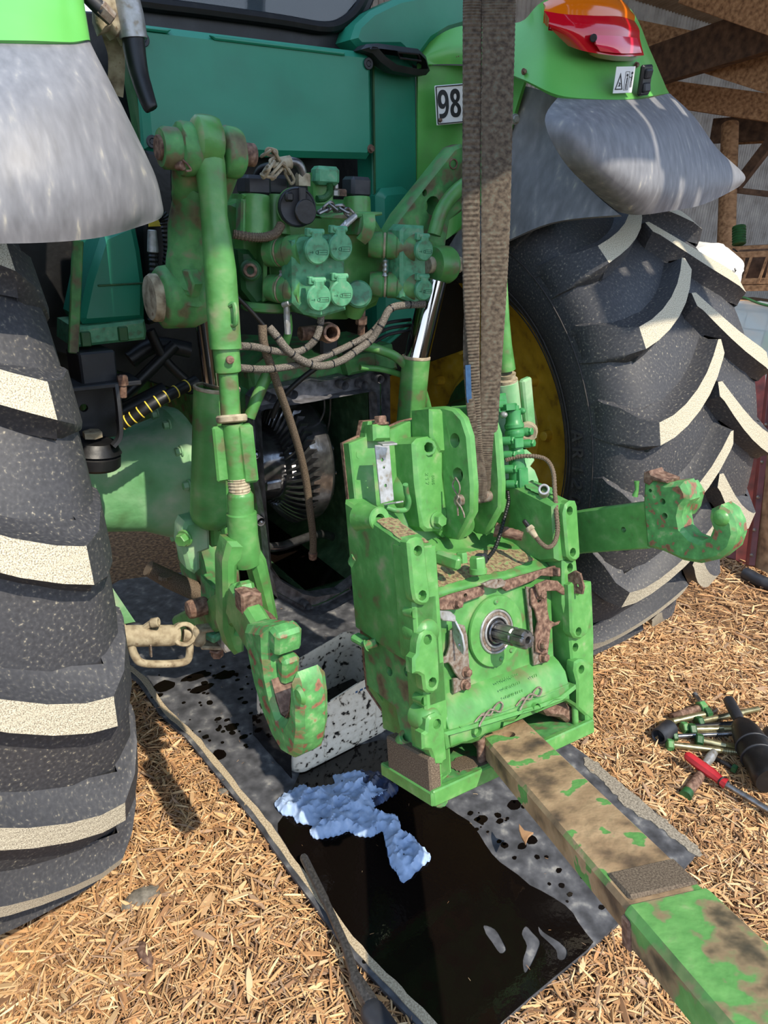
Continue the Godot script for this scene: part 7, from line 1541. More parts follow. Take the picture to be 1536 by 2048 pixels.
# ---------------------------------------------------------------- what lies about
const MAT_Y := 0.02
func near_edge() -> Array:
	return [Vector2(-0.524, -0.903), Vector2(-0.492, -0.722), Vector2(-0.466, -0.566), Vector2(-0.427, -0.426), Vector2(-0.398, -0.313), Vector2(-0.39, -0.108), Vector2(-0.36, 0.045), Vector2(-0.346, 0.204), Vector2(-0.332, 0.368), Vector2(-0.323, 0.468), Vector2(-0.321, 0.573), Vector2(-0.316, 0.696), Vector2(-0.311, 0.789), Vector2(-0.305, 0.917), Vector2(-0.287, 1.024), Vector2(-0.273, 1.104), Vector2(-0.249, 1.242)]
func mat_edge() -> Array:
	return near_edge() + [Vector2(-0.112, 1.211), Vector2(0.028, 1.208), Vector2(0.189, 1.207), Vector2(0.356, 1.201), Vector2(0.521, 1.202), Vector2(0.63, 1.19), Vector2(0.638, 1.092), Vector2(0.646, 0.935), Vector2(0.653, 0.798), Vector2(0.648, 0.615), Vector2(0.636, 0.142), Vector2(0.614, -0.447), Vector2(0.582, -0.74), Vector2(0.09, -0.978), Vector2(-0.241, -1.068)]

# a level sheet of given outline with openings, its top at y
func sheet(outline: Array, gaps: Array, y: float, thick: float) -> Soup:
	var s := Soup.new()
	var p := PackedVector2Array(outline)
	if Soup.area(p) < 0.0: p.reverse()
	var hs := []
	for g in gaps: hs.append([Vector2.ZERO, PackedVector2Array(g)])
	var k := Soup.keyed(p, hs)
	var idx := Geometry2D.triangulate_polygon(k)
	for i in range(0, idx.size(), 3):
		s.tri2(Vector3(k[idx[i]].x, y, k[idx[i]].y), Vector3(k[idx[i + 1]].x, y, k[idx[i + 1]].y), Vector3(k[idx[i + 2]].x, y, k[idx[i + 2]].y), k[idx[i]], k[idx[i + 1]], k[idx[i + 2]], true)
	for loop in [p] + hs.map(func(h): return h[1]):
		for i in loop.size():
			var a: Vector2 = loop[i]
			var b: Vector2 = loop[(i + 1) % loop.size()]
			s.quad(Vector3(a.x, y, a.y), Vector3(b.x, y, b.y), Vector3(b.x, y - thick, b.y), Vector3(a.x, y - thick, a.y))
	return s

func smooth_loop(p: Array, k := 4) -> Array:
	return Soup.spline(p, k, true)

func build_loose_things() -> void:
	build_mat()
	build_container()
	build_rag()
	build_tools()
	build_sling()

# breaks up an outline with small steps
func ragged(p: Array, amount: float) -> Array:
	var nz := FastNoiseLite.new()
	nz.seed = 6; nz.frequency = 30.0
	var out := []
	for i in p.size():
		for j in 4:
			var v: Vector2 = p[i].lerp(p[(i + 1) % p.size()], j / 4.0)
			out.append(v + Vector2(nz.get_noise_2dv(v), nz.get_noise_2dv(v + Vector2(5, 0))) * amount)
	return out

func build_mat() -> void:
	var o := thing("rubber_mat", "grey rubber mat spread on the chips under the opened tractor", "mat")
	put("mat_sheet", sheet(mat_edge(), [], MAT_Y, 0.012), M.mat, o)
	var e := Soup.spline(near_edge(), 4)
	var nz := FastNoiseLite.new()
	nz.seed = 4; nz.frequency = 14.0
	var band := []
	var back := []
	for i in e.size():
		var v: Vector2 = e[i]
		var t: Vector2 = (e[mini(i + 1, e.size() - 1)] - e[maxi(i - 1, 0)]).normalized()
		var n := Vector2(-t.y, t.x)
		if n.x < 0.0: n = -n
		band.append(v + n * (0.012 + nz.get_noise_2dv(v) * 0.003))
		back.append(v + n * (0.03 + nz.get_noise_2dv(v * 2.0) * 0.006))
	back.reverse()
	put("dust_band", sheet(band + back, [], MAT_Y + 0.003, 0.003), M.dust_band, o)
	var far := [Vector2(0.653, 0.798), Vector2(0.646, 0.935), Vector2(0.638, 1.092), Vector2(0.63, 1.19), Vector2(0.604, 1.189), Vector2(0.602, 1.117), Vector2(0.598, 1.05), Vector2(0.584, 1.003), Vector2(0.595, 0.935), Vector2(0.606, 0.867), Vector2(0.613, 0.808)]
	put("dust_band", sheet(ragged(smooth_loop(far, 3), 0.01), [], MAT_Y + 0.002, 0.002), M.dust_grey, o)
	var pool := thing("oil_puddle", "wide puddle of black oil lying on the rubber mat", "oil")
	var edge := [Vector2(0.256, 0.446), Vector2(0.186, 0.609), Vector2(0.147, 0.689), Vector2(0.159, 0.742), Vector2(0.17, 0.778), Vector2(0.164, 0.826), Vector2(0.155, 0.861), Vector2(0.149, 0.893), Vector2(0.149, 0.923), Vector2(0.161, 0.975), Vector2(0.165, 1.014), Vector2(0.178, 1.043), Vector2(0.189, 1.073), Vector2(0.197, 1.101), Vector2(0.197, 1.126), Vector2(0.189, 1.149), Vector2(0.183, 1.178), Vector2(0.18, 1.202), Vector2(0.156, 1.206), Vector2(0.061, 1.207), Vector2(-0.035, 1.208), Vector2(-0.118, 1.211), Vector2(-0.218, 1.221), Vector2(-0.243, 1.189), Vector2(-0.249, 1.132), Vector2(-0.254, 1.07), Vector2(-0.261, 1.017), Vector2(-0.269, 0.964), Vector2(-0.273, 0.921), Vector2(-0.277, 0.882), Vector2(-0.279, 0.837), Vector2(-0.283, 0.779), Vector2(-0.286, 0.707), Vector2(-0.292, 0.63), Vector2(-0.288, 0.574), Vector2(-0.287, 0.525), Vector2(-0.273, 0.499), Vector2(-0.247, 0.483), Vector2(-0.199, 0.428), Vector2(-0.133, 0.367), Vector2(0.016, 0.351), Vector2(0.146, 0.381)]
	var gaps := [smooth_loop([Vector2(0.077, 1.087), Vector2(0.078, 1.108), Vector2(0.077, 1.131), Vector2(0.057, 1.144), Vector2(0.018, 1.16), Vector2(-0.006, 1.165), Vector2(0.011, 1.142), Vector2(0.043, 1.123), Vector2(0.054, 1.096)], 3), smooth_loop([Vector2(0.101, 1.103), Vector2(0.101, 1.118), Vector2(0.106, 1.136), Vector2(0.114, 1.159), Vector2(0.113, 1.181), Vector2(0.093, 1.193), Vector2(0.08, 1.184), Vector2(0.092, 1.167), Vector2(0.091, 1.137), Vector2(0.09, 1.119)], 3), smooth_loop([Vector2(-0.005, 1.03), Vector2(0.01, 1.052), Vector2(0.005, 1.081), Vector2(-0.004, 1.103), Vector2(-0.021, 1.101), Vector2(-0.018, 1.071), Vector2(-0.016, 1.049)], 3)]
	put("oil_film", sheet(edge, gaps, MAT_Y + 0.002, 0.002), M.oil, pool)
	# splashes: single drops nobody would count
	var rng := RandomNumberGenerator.new()
	rng.seed = 77
	var s := Soup.new()
	for q in [[Vector3(-0.327, 0.02, -0.242), 0.034, 0.028, 1, 0.0], [Vector3(-0.213, 0.02, -0.236), 0.05, 0.02, 1, 0.0], [Vector3(-0.233, 0.02, -0.163), 0.045, 0.02, 1, 0.0], [Vector3(-0.129, 0.02, -0.191), 0.04, 0.024, 1, 0.0], [Vector3(-0.183, 0.02, -0.151), 0.06, 0.05, 44, 0.13], [Vector3(-0.227, 0.02, 0.114), 0.05, 0.05, 26, 0.1], [Vector3(-0.146, 0.02, 0.052), 0.04, 0.06, 14, 0.05], [Vector3(0.256, 0.02, 0.927), 0.05, 0.05, 22, 0.09], [Vector3(0.317, 0.02, 1.094), 0.06, 0.05, 26, 0.08], [Vector3(0.176, 0.02, 0.817), 0.05, 0.05, 16, 0.05], [Vector3(-0.3, 0.02, 0.905), 0.06, 0.05, 8, 0.05]]:
		for k in q[3]:
			var c: Vector3 = q[0] + Vector3(rng.randfn(0, q[4]), 0, rng.randfn(0, q[4] * 0.8))
			if not on_mat(Vector2(c.x, c.z)): continue
			var big: float = q[1] if q[3] == 1 else absf(rng.randfn(0.0, 0.007)) + 0.002
			var lng: float = q[2] if q[3] == 1 else big * rng.randf_range(0.6, 1.1)
			var loop := []
			for f in 14:
				var a := TAU * f / 14
				var w := 1.0 + rng.randf_range(-0.12, 0.12) * (2.0 if q[3] == 1 else 1.0)
				loop.append(Vector2(c.x + cos(a) * big * w, c.z + sin(a) * lng * w))
			s.add(sheet(loop, [], MAT_Y + 0.0012, 0.0012))
	tag(put("oil_drops", s, M.oil, o), "", "", "", "stuff")

func build_container() -> void:
	var a := Vector3(-0.159, 0.02, 0.391)
	var b := Vector3(0.226, 0.02, 0.369)
	var ax := (b - a).normalized()
	var az := Vector3(ax.z, 0, -ax.x)
	if az.z > 0.0: az = -az
	var L := a.distance_to(b) + 0.01
	var W := 0.25
	var Hh := 0.235
	var o := thing("cut_drum", "white plastic drum cut open along its side, smeared with black oil", "container", (a + b) / 2.0 + az * W / 2)
	var basis := Basis(ax, Vector3.UP, -az)
	var ring := func(gx: float, gz: float, r: float, y: float, top: float) -> PackedVector3Array:
		var row := PackedVector3Array()
		for c in 4:
			var cx: float = (L / 2 - gx - r) * [1, -1, -1, 1][c]
			var cz: float = (W / 2 - gz - r) * [1, 1, -1, -1][c]
			for k in 8:
				var f := PI / 2 * c + PI / 2 * k / 7.0
				var x := cx + cos(f) * r
				var z := cz + sin(f) * r
				row.append(Vector3(x, y + top * (0.02 * sin(x * 14.0) + 0.06 * x), z))
		row.reverse()
		return row
	var s := Soup.new().skin([ring.call(0.03, 0.03, 0.03, 0.0, 0), ring.call(0.012, 0.012, 0.04, 0.006, 0), ring.call(0.002, 0.002, 0.045, 0.03, 0), ring.call(0.0, 0.0, 0.045, 0.09, 0), ring.call(0.003, 0.003, 0.045, 0.098, 0), ring.call(0.003, 0.003, 0.045, 0.106, 0), ring.call(0.0, 0.0, 0.045, 0.114, 0), ring.call(0.002, 0.002, 0.045, 0.19, 0), ring.call(0.014, 0.014, 0.045, 0.206, 0), ring.call(0.012, 0.012, 0.045, Hh, 1.0), ring.call(0.016, 0.016, 0.042, Hh + 0.001, 1.0), ring.call(0.018, 0.018, 0.042, 0.2, 0), ring.call(0.007, 0.007, 0.042, 0.18, 0), ring.call(0.007, 0.007, 0.042, 0.04, 0), ring.call(0.03, 0.03, 0.03, 0.008, 0)])
	var body := put("drum_body", s, M.white_plastic, o, 40.0)
	body.basis = basis
	var rb := Soup.new()
	for x in [-0.09, 0.1, 0.16]: rb.box(Vector3(0.008, 0.15, 0.006), Transform3D(Basis(), Vector3(x, 0.115, W / 2)), 0.0025)
	put("drum_rib", rb, M.white_plastic, body)
	var ol := put("drum_oil", Soup.new().box(Vector3(L - 0.03, 0.05, W - 0.03), Transform3D(Basis(), Vector3(0, 0.045, 0)), 0.01), M.oil, body)
	var sm := dirt([Vector2(-0.12, 0.004), Vector2(0.11, 0.004), Vector2(0.11, 0.1), Vector2(0.06, 0.13), Vector2(0.02, 0.1), Vector2(-0.03, 0.15), Vector2(-0.08, 0.11), Vector2(-0.12, 0.08)], Transform3D(Basis(Vector3(0, 0, 1), Vector3.UP, Vector3(-1, 0, 0)), Vector3(-L / 2 - 0.0005, 0, 0)))
	put("oil_smear", sm, M.oil, body)
	for k in 7: put("worn_print", Soup.new().box(Vector3(0.008 + 0.003 * (k % 3), 0.007, 0.001), Transform3D(Basis(), Vector3(0.03 + k * 0.018, 0.212, W / 2 - 0.0135)), 0.0003), M.blue, body)

func build_rag() -> void:
	var out := [Vector2(-0.253, 0.439), Vector2(-0.231, 0.426), Vector2(-0.186, 0.419), Vector2(-0.149, 0.418), Vector2(-0.141, 0.442), Vector2(-0.105, 0.454), Vector2(-0.072, 0.463), Vector2(-0.06, 0.434), Vector2(-0.037, 0.442), Vector2(0.001, 0.454), Vector2(0.049, 0.487), Vector2(0.082, 0.525), Vector2(0.068, 0.54), Vector2(0.077, 0.571), Vector2(0.057, 0.592), Vector2(0.012, 0.598), Vector2(-0.014, 0.597), Vector2(-0.027, 0.601), Vector2(-0.009, 0.636), Vector2(0.009, 0.651), Vector2(0.002, 0.686), Vector2(-0.007, 0.704), Vector2(0.007, 0.735), Vector2(0.004, 0.766), Vector2(0.006, 0.815), Vector2(-0.031, 0.826), Vector2(-0.097, 0.836), Vector2(-0.095, 0.801), Vector2(-0.095, 0.773), Vector2(-0.067, 0.712), Vector2(-0.052, 0.679), Vector2(-0.064, 0.677), Vector2(-0.09, 0.676), Vector2(-0.117, 0.654), Vector2(-0.131, 0.627), Vector2(-0.151, 0.626), Vector2(-0.186, 0.617), Vector2(-0.216, 0.6), Vector2(-0.217, 0.573), Vector2(-0.201, 0.558), Vector2(-0.231, 0.529), Vector2(-0.23, 0.502), Vector2(-0.251, 0.483)]
	var edge := Soup.spline(out, 5, true)
	var pe := PackedVector2Array(edge)
	var pts := PackedVector2Array(edge)
	var rng := RandomNumberGenerator.new()
	rng.seed = 9
	var lo := Vector2(9, 9)
	var hi := Vector2(-9, -9)
	for v in edge:
		lo = lo.min(v); hi = hi.max(v)
	var st := 0.0052
	for i in int((hi.x - lo.x) / st):
		for j in int((hi.y - lo.y) / st):
			var v := lo + Vector2(i + 0.5 * (j % 2) + rng.randf_range(-0.2, 0.2), j + rng.randf_range(-0.2, 0.2)) * st
			if Geometry2D.is_point_in_polygon(v, pe): pts.append(v)
	var nz := FastNoiseLite.new()
	nz.seed = 21; nz.frequency = 8.0; nz.fractal_octaves = 2; nz.fractal_type = FastNoiseLite.FRACTAL_RIDGED
	nz.domain_warp_enabled = true; nz.domain_warp_amplitude = 0.06; nz.domain_warp_frequency = 6.0
	var hgt := PackedFloat32Array()
	for v in pts:
		var near := 1.0
		for k in range(0, edge.size(), 2): near = minf(near, v.distance_to(edge[k]))
		var rise := smoothstep(0.0, 0.022, near)
		hgt.append(0.0045 + rise * (0.004 + 0.024 * pow(maxf(0.0, 0.5 + 0.5 * nz.get_noise_2d(v.x * 0.8 - v.y * 0.5, v.y * 1.5 + v.x * 0.6)), 2.2) + 0.007 * pow(0.5 + 0.5 * nz.get_noise_2d(v.y * 2.2 + 5.0, v.x * 1.4), 2.0)))
	var tri := Geometry2D.triangulate_delaunay(pts)
	var dry := Soup.new()
	var wet := Soup.new()
	var soak := PackedVector2Array([Vector2(-0.002, 0.437), Vector2(0.044, 0.475), Vector2(0.111, 0.535), Vector2(0.049, 0.62), Vector2(-0.011, 0.607), Vector2(-0.013, 0.58), Vector2(0.033, 0.574), Vector2(-0.003, 0.519), Vector2(0.027, 0.506), Vector2(-0.002, 0.469)])
	for i in range(0, tri.size(), 3):
		var a := pts[tri[i]]; var b := pts[tri[i + 1]]; var c := pts[tri[i + 2]]
		if not Geometry2D.is_point_in_polygon((a + b + c) / 3.0, pe): continue
		var s := wet if Geometry2D.is_point_in_polygon((a + b + c) / 3.0 + Vector2(nz.get_noise_2dv(a), nz.get_noise_2dv(b)) * 0.008, soak) else dry
		var P := []
		for k in 3: P.append(Vector3(pts[tri[i + k]].x, hgt[tri[i + k]], pts[tri[i + k]].y))
		s.tri2(P[0], P[1], P[2], a, b, c, true)
		s.tri2(P[0] - Vector3(0, 0.003, 0), P[1] - Vector3(0, 0.003, 0), P[2] - Vector3(0, 0.003, 0), a, b, c, false)
	var o := thing("oily_rag", "crumpled pale blue rag spotted with oil, lying in the puddle", "rag", Vector3(0, MAT_Y + 0.001, 0))
	put("rag_cloth", dry, M.cloth, o, 50.0)
	put("soaked_corner", wet, M.soaked, o, 50.0)

func bolt_lying(head: Vector3, tail: Vector3, r: float, label: String, shank: Material, cap: Material) -> void:
	var o := thing("bolt", label, "bolt", Vector3(head.x, 0, head.z), "bolts taken out of the gear case")
	var d := (tail - head).normalized()
	var h := Vector3(0, head.y, 0)
	var l := head.distance_to(tail)
	var hd := put("head", Soup.new().hexa(h, -d, r * 3.1, r * 1.5, 0.3).cyl(h, h + d * r * 0.3, r * 1.7, -1, 16), cap, o)
	put("shank", Soup.new().cyl(h, h + d * l * 0.72, r, -1, 14), shank, o)
	var path := []
	var rr := []
	for k in 25:
		path.append(h + d * l * lerpf(0.7, 1.0, k / 24.0))
		rr.append(r * (0.98 if k % 2 == 0 else 0.84))
	put("thread", Soup.new().tube(path, rr, 12), shank, o, 20.0)

func build_tools() -> void:
	for q in [[Vector3(1.146, 0.04, 0.858), Vector3(1.035, 0.03, 0.825), 0.013, "short dark bolt lying topmost of the pulled bolts", M.rust, M.green_grimy],
		[Vector3(1.14, 0.035, 0.883), Vector3(0.973, 0.02, 0.822), 0.012, "bright bolt lying just behind the black socket", M.bolt_steel, M.green_dark],
		[Vector3(1.097, 0.03, 0.893), Vector3(1.322, 0.035, 0.968), 0.0105, "long bright bolt whose end lies beyond the impact wrench neck", M.bolt_steel, M.green_dark],
		[Vector3(1.034, 0.025, 0.882), Vector3(1.192, 0.025, 0.962), 0.011, "dark shanked bolt beside the middle bright bolt", M.black, M.green_grimy],
		[Vector3(1.04, 0.03, 0.904), Vector3(1.161, 0.03, 0.975), 0.0115, "bright bolt with its end under the impact wrench body", M.bolt_steel, M.green_dark],
		[Vector3(0.965, 0.025, 0.889), Vector3(1.141, 0.025, 0.984), 0.0085, "thin oily bolt with green head in the middle of the bolts", M.oily_steel, M.green_dark],
		[Vector3(1.014, 0.03, 0.949), Vector3(1.077, 0.03, 1.027), 0.0115, "short bright bolt second from the red handle", M.bolt_steel, M.green_dark],
		[Vector3(0.919, 0.025, 0.906), Vector3(1.071, 0.025, 1.044), 0.0105, "longest bright bolt nearest the red handle", M.bolt_steel, M.green_grimy],
		[Vector3(0.997, 0.02, 1.069), Vector3(0.988, 0.02, 1.015), 0.008, "small black bolt with green head past the red handle", M.black, M.green_dark],
		[Vector3(1.184, 0.03, 0.842), Vector3(1.214, 0.03, 0.796), 0.009, "small steel bolt standing apart behind the others", M.steel, M.rust]]:
		bolt_lying(q[0], q[1], q[2], q[3], q[4], q[5])
	var so := thing("impact_socket", "black impact socket lying on the chips beside the bolts", "socket", Vector3(Vector3(0.92, 0.03, 0.864).x, 0, Vector3(0.92, 0.03, 0.864).z))
	var s0 := Vector3(0.905, 0.034, 0.863) - so.position
	var s1 := Vector3(0.975, 0.034, 0.859) - so.position
	var sd := (s1 - s0).normalized()
	put("socket_shell", Soup.new().lathe(s0, s0 + sd * 0.07, [Vector2(0.0005, 0.03), Vector2(0.018, 0.03), Vector2(0.0195, 0.004), Vector2(0.0235, 0.0), Vector2(0.0265, 0.003), Vector2(0.027, 0.03), Vector2(0.0285, 0.036), Vector2(0.0285, 0.07), Vector2(0.026, 0.074), Vector2(0.001, 0.074)], 24), M.dark_plastic, so, 30.0)
	var st := thing("hammer", "ball hammer with a stained brown handle under the red grip", "hammer", Vector3(Vector3(0.816, 0.02, 1.047).x, 0, Vector3(0.816, 0.02, 1.047).z))
	var p0 := st.position
	put("handle", Soup.new().tube([Vector3(0.782, 0.02, 1.051) - p0, Vector3(0.847, 0.022, 1.039) - p0, Vector3(0.907, 0.024, 1.027) - p0], [0.016, 0.0165, 0.013], 12), M.rust, st)
	put("handle_end", Soup.new().cyl(Vector3(0.767, 0.02, 1.055) - p0, Vector3(0.79, 0.02, 1.049) - p0, 0.018, -1, 12), M.green_dark, st)
	put("neck", Soup.new().tube([Vector3(0.927, 0.026, 1.017) - p0, Vector3(0.966, 0.028, 1.009) - p0, Vector3(1, 0.03, 1.002) - p0], [0.012, 0.015, 0.012], 12), M.zinc, st)
	var rh := thing("ratchet", "long ratchet with a red grip and a bright steel shaft", "ratchet", Vector3(Vector3(0.911, 0.03, 1.026).x, 0, Vector3(0.911, 0.03, 1.026).z))
	p0 = rh.position
	put("grip", Soup.new().tube(Soup.spline([Vector3(0.888, 0.05, 0.969) - p0, Vector3(0.888, 0.05, 0.982) - p0, Vector3(0.891, 0.045, 1.018) - p0, Vector3(0.895, 0.04, 1.058) - p0, Vector3(0.894, 0.038, 1.084) - p0, Vector3(0.897, 0.036, 1.102) - p0], 3), [0.006, 0.011, 0.0135, 0.0145, 0.0155, 0.016, 0.0165, 0.0165, 0.0165, 0.016, 0.015, 0.014, 0.0135, 0.014, 0.0155, 0.0165], 8), M.red_grip, rh, 30.0)
	put("grip_band", Soup.new().cyl(Vector3(0.896, 0.038, 1.088) - p0, Vector3(0.895, 0.038, 1.092) - p0, 0.0168, -1, 16), M.black, rh)
	put("shaft", Soup.new().tube([Vector3(0.896, 0.036, 1.099) - p0, Vector3(0.896, 0.036, 1.109) - p0, Vector3(0.895, 0.036, 1.111) - p0, Vector3(0.914, 0.03, 1.234) - p0, Vector3(0.93, 0.03, 1.358) - p0], [0.0125, 0.012, 0.0095, 0.0095, 0.0095], 16), M.steel, rh)
	var ig := thing("impact_wrench", "black rubber-booted impact wrench lying on the pulled bolts", "impact wrench", Vector3(Vector3(1.096, 0.05, 1.053).x, 0, Vector3(1.096, 0.05, 1.053).z))
	p0 = ig.position
	var ip := [Vector3(1.223, 0.075, 0.908) - p0, Vector3(1.208, 0.075, 0.924) - p0, Vector3(1.168, 0.075, 0.97) - p0, Vector3(1.153, 0.075, 0.987) - p0, Vector3(1.143, 0.072, 1.002) - p0, Vector3(1.124, 0.07, 1.027) - p0, Vector3(1.089, 0.068, 1.067) - p0, Vector3(1.05, 0.066, 1.112) - p0, Vector3(1.021, 0.066, 1.143) - p0, Vector3(0.993, 0.066, 1.173) - p0, Vector3(0.987, 0.066, 1.182) - p0]
	put("boot", Soup.new().tube(ip.slice(3), [0.018, 0.033, 0.043, 0.05, 0.05, 0.046, 0.048, 0.044], 26), M.black, ig, 50.0)
	put("socket_tube", Soup.new().tube(ip.slice(0, 4), [0.0175, 0.0185, 0.0185, 0.0165], 20), M.dark_plastic, ig)
	for q in [[0.3, 0.0], [0.55, 1.0]]:
		put("boot_band", Soup.new().ring(ip[5].lerp(ip[9], q[0]), ip[5].lerp(ip[9], q[0] + 0.03), 0.053, 0.04, 26), M.dark_plastic, ig)
	put("grip", Soup.new().tube([ip[7], ip[7] + Vector3(0.09, -0.01, -0.03), ip[7] + Vector3(0.17, -0.02, -0.05)], [0.03, 0.026, 0.024], 14), M.black, ig)
	# breaker bar at the front edge of the mat
	var bb := thing("breaker_bar", "long dark steel breaker bar resting across the near edge of the mat", "breaker bar", Vector3(Vector3(-0.298, 0.03, 0.813).x, 0, Vector3(-0.298, 0.03, 0.813).z))
	p0 = bb.position
	put("knurled_grip", Soup.new().tube([Vector3(-0.275, 0.04, 0.642) - p0, Vector3(-0.276, 0.04, 0.649) - p0, Vector3(-0.292, 0.04, 0.78) - p0, Vector3(-0.294, 0.04, 0.788) - p0], [0.008, 0.0105, 0.0105, 0.009], 18), M.steel_dark, bb)
	put("bar", Soup.new().tube([Vector3(-0.292, 0.04, 0.78) - p0, Vector3(-0.312, 0.042, 0.902) - p0, Vector3(-0.334, 0.045, 0.981) - p0], [0.0092, 0.0098, 0.011], 18), M.steel_dark, bb)
	put("bar_head", Soup.new().tube([Vector3(-0.332, 0.045, 0.969) - p0, Vector3(-0.335, 0.045, 0.98) - p0, Vector3(-0.337, 0.047, 1.04) - p0, Vector3(-0.337, 0.047, 1.047) - p0], [0.011, 0.0165, 0.0185, 0.016], 8), M.steel_dark, bb, 25.0)
	put("drive_socket", Soup.new().tube([Vector3(-0.343, 0.045, 1.044) - p0, Vector3(-0.343, 0.045, 1.058) - p0, Vector3(-0.34, 0.045, 1.133) - p0], [0.022, 0.0265, 0.0265], 22), M.dark_plastic, bb)
	# stones and bigger bits of wood
	for q in [["stone", "flat grey stone half sunk in the chips near the near tyre", Vector3(-0.646, 0, 0.507), Vector3(0.05, 0.012, 0.028), M.stone, "stone"], ["stone", "small grey stone close to the near edge of the mat", Vector3(-0.347, 0, 0.302), Vector3(0.016, 0.012, 0.014), M.stone, "stone"], ["bark_piece", "dark brown lump of bark on the chips at the front", Vector3(-0.684, 0, 0.656), Vector3(0.014, 0.014, 0.042), M.rust, "bark"]]:
		var s := Soup.new().lathe(Vector3(0, -1, 0), Vector3(0, 1, 0), [Vector2(0.3, 0.0), Vector2(0.75, 0.3), Vector2(1.0, 0.9), Vector2(0.9, 1.4), Vector2(0.55, 1.8), Vector2(0.1, 2.0)], 18)
		for i in s.t.size(): s.t[i] = s.t[i] * q[3]
		tag(put(q[0], s.rough(0.006, 18.0, 2), q[4], null, 60.0, q[2] + Vector3(0, 0.006, 0)), q[1], q[5])
	var ch := Soup.new().prism([Vector2(0.206, 0.919), Vector2(0.201, 0.943), Vector2(0.214, 0.962), Vector2(0.194, 0.964), Vector2(0.17, 0.977), Vector2(0.179, 0.954), Vector2(0.192, 0.933)], 0.006, 0.001, [], Transform3D(Basis(Vector3(1, 0, 0), Vector3(0, 0.1, 1), Vector3(0, -1, 0.1)), Vector3(0, MAT_Y + 0.008, 0)))
	tag(put("wood_splinter", ch, M.wood, null, 20.0), "forked splinter of wood lying on the grey of the mat", "splinter")

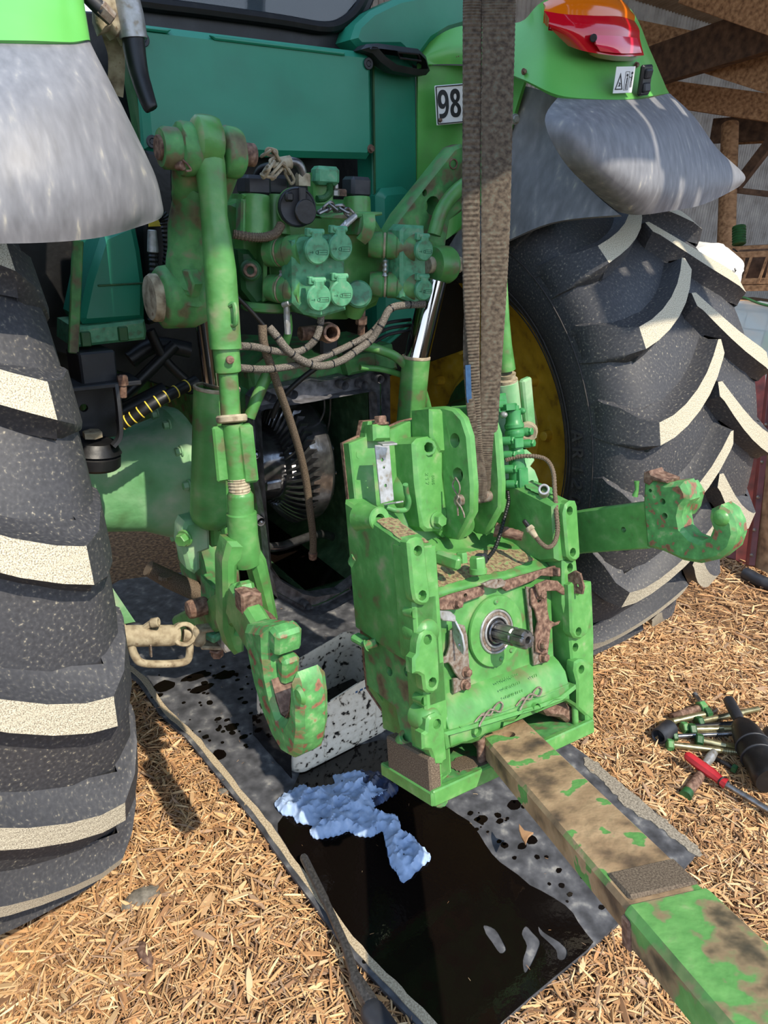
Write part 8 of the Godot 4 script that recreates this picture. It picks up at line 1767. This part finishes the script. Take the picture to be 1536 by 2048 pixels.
func build_sling() -> void:
	var o := thing("lifting_sling", "worn brown webbing sling hanging in two folds and holding the green cover", "sling")
	var a := Soup.spline([Vector3(0.189, 2.303, 0.54), Vector3(0.188, 1.997, 0.585), Vector3(0.188, 1.886, 0.6), Vector3(0.187, 1.725, 0.62), Vector3(0.19, 1.542, 0.64), Vector3(0.19, 1.395, 0.655), Vector3(0.19, 1.226, 0.67), Vector3(0.186, 1.092, 0.685), Vector3(0.178, 1.012, 0.695), Vector3(0.166, 0.973, 0.7), Vector3(0.173, 0.958, 0.685)], 34)
	var b := Soup.spline([Vector3(0.156, 2.304, 0.51), Vector3(0.15, 1.996, 0.555), Vector3(0.148, 1.884, 0.57), Vector3(0.148, 1.723, 0.59), Vector3(0.149, 1.54, 0.61), Vector3(0.146, 1.394, 0.635), Vector3(0.148, 1.271, 0.655), Vector3(0.16, 1.16, 0.665), Vector3(0.163, 1.07, 0.68), Vector3(0.145, 1.013, 0.715), Vector3(0.147, 0.966, 0.715), Vector3(0.166, 0.961, 0.69)], 34)
	var back := Soup.spline([Vector3(0.177, 1.43, 0.6), Vector3(0.157, 1.35, 0.62), Vector3(0.146, 1.268, 0.64), Vector3(0.144, 1.184, 0.66), Vector3(0.152, 1.117, 0.67), Vector3(0.157, 1.048, 0.68)], 20)
	for q in [[a, [0.033, 0.033, 0.0325, 0.032, 0.031, 0.028, 0.0235, 0.021, 0.019, 0.019, 0.019], 0.0045, "sling_fold"], [b, [0.019, 0.019, 0.019, 0.019, 0.0195, 0.0185, 0.0135, 0.011, 0.011, 0.0165, 0.018, 0.018], 0.007, "sling_fold"], [back, [0.012, 0.012, 0.011, 0.01, 0.01, 0.01], 0.004, "sling_tail"]]:
		var rows := []
		var n: int = q[0].size()
		for i in n:
			var f: float = float(i) / (n - 1) * (q[1].size() - 1)
			var w: float = lerpf(q[1][int(f)], q[1][mini(int(f) + 1, q[1].size() - 1)], f - int(f))
			var d: Vector3 = (q[0][mini(i + 1, n - 1)] - q[0][maxi(i - 1, 0)]).normalized()
			var x := Vector3(0.85, 0, 0.52)
			x = (x - d * x.dot(d)).normalized()
			var y := d.cross(x)
			var th: float = q[2] * (1.0 if i % 2 == 0 else 0.72)
			if i % 2 == 1: w *= 0.97
			var row := PackedVector3Array()
			for k in 18:
				var g := TAU * k / 18
				var cx := signf(cos(g)) * pow(absf(cos(g)), 0.6)
				var bump := 1.0 + 0.12 * sin(k * 3.1)
				row.append(q[0][i] + x * cx * w + y * sin(g) * th * bump)
			rows.append(row)
		put(q[3], Soup.new().skin(rows), M.sling, o, 30.0)
	put("blue_tag", Soup.new().sweep([Vector3(0.133, 1.261, 0.655), Vector3(0.139, 1.195, 0.66), Vector3(0.149, 1.15, 0.665)], [Vector2(-0.006, -0.0008), Vector2(0.006, -0.0008), Vector2(0.006, 0.0008), Vector2(-0.006, 0.0008)], Vector3(1, 0, 0.4)), M.blue, o)
	# unseen loader holding the sling; its overhead plate and bars are shaped for shade
	var l := thing("loader", "unseen loader boom overhead holding the sling, with plate and bars added for shade", "loader")
	var hook: Vector3 = a[0]
	put("hook", Soup.new().tube(Soup.spline([hook + Vector3(-0.04, 0.06, 0), hook + Vector3(-0.03, 0.0, 0), hook + Vector3(0.02, -0.02, 0), hook + Vector3(0.05, 0.04, 0), hook + Vector3(0.0, 0.14, 0), hook + Vector3(0, 0.3, 0)], 5), 0.018, 10), M.rust, l)
	var y := hook.y + 0.42
	put("cross_beam", Soup.new().box(Vector3(1.8, 0.16, 0.14), Transform3D(Basis(), Vector3(0.35, y, hook.z)), 0.01), M.black, l)
	put("shade_plate", Soup.new().box(Vector3(1.1, 0.06, 1.06), Transform3D(Basis(), Vector3(0.16, y + 0.1, hook.z + 0.53)), 0.01), M.black, l)  # sized to keep the sun off the valves and cab panel
	for k in 4: put("shade_bar", Soup.new().box(Vector3(0.075, 0.05, 1.3), Transform3D(Basis(), Vector3(0.78 + k * 0.105, y + 0.06, hook.z + 0.66)), 0.008), M.black, l)  # added bars, gaps left between them for lit patches on the far wing
	for k in 4: put("shade_bar", Soup.new().box(Vector3(0.42, 0.05, 0.2), Transform3D(Basis(), Vector3(0.93, y + 0.03, hook.z + 0.3 + k * 0.31)), 0.008), M.black, l)
	put("boom", Soup.new().bar(Vector3(0.2, y + 0.1, hook.z + 0.7), Vector3(0.2, y + 0.1, hook.z + 0.7) + Vector3(0.06, 0.9, 0.74) * 4.0, 0.3, 0.34, 0.02), M.red_steel, l)  # laid along the sun direction so it throws little shadow of its own
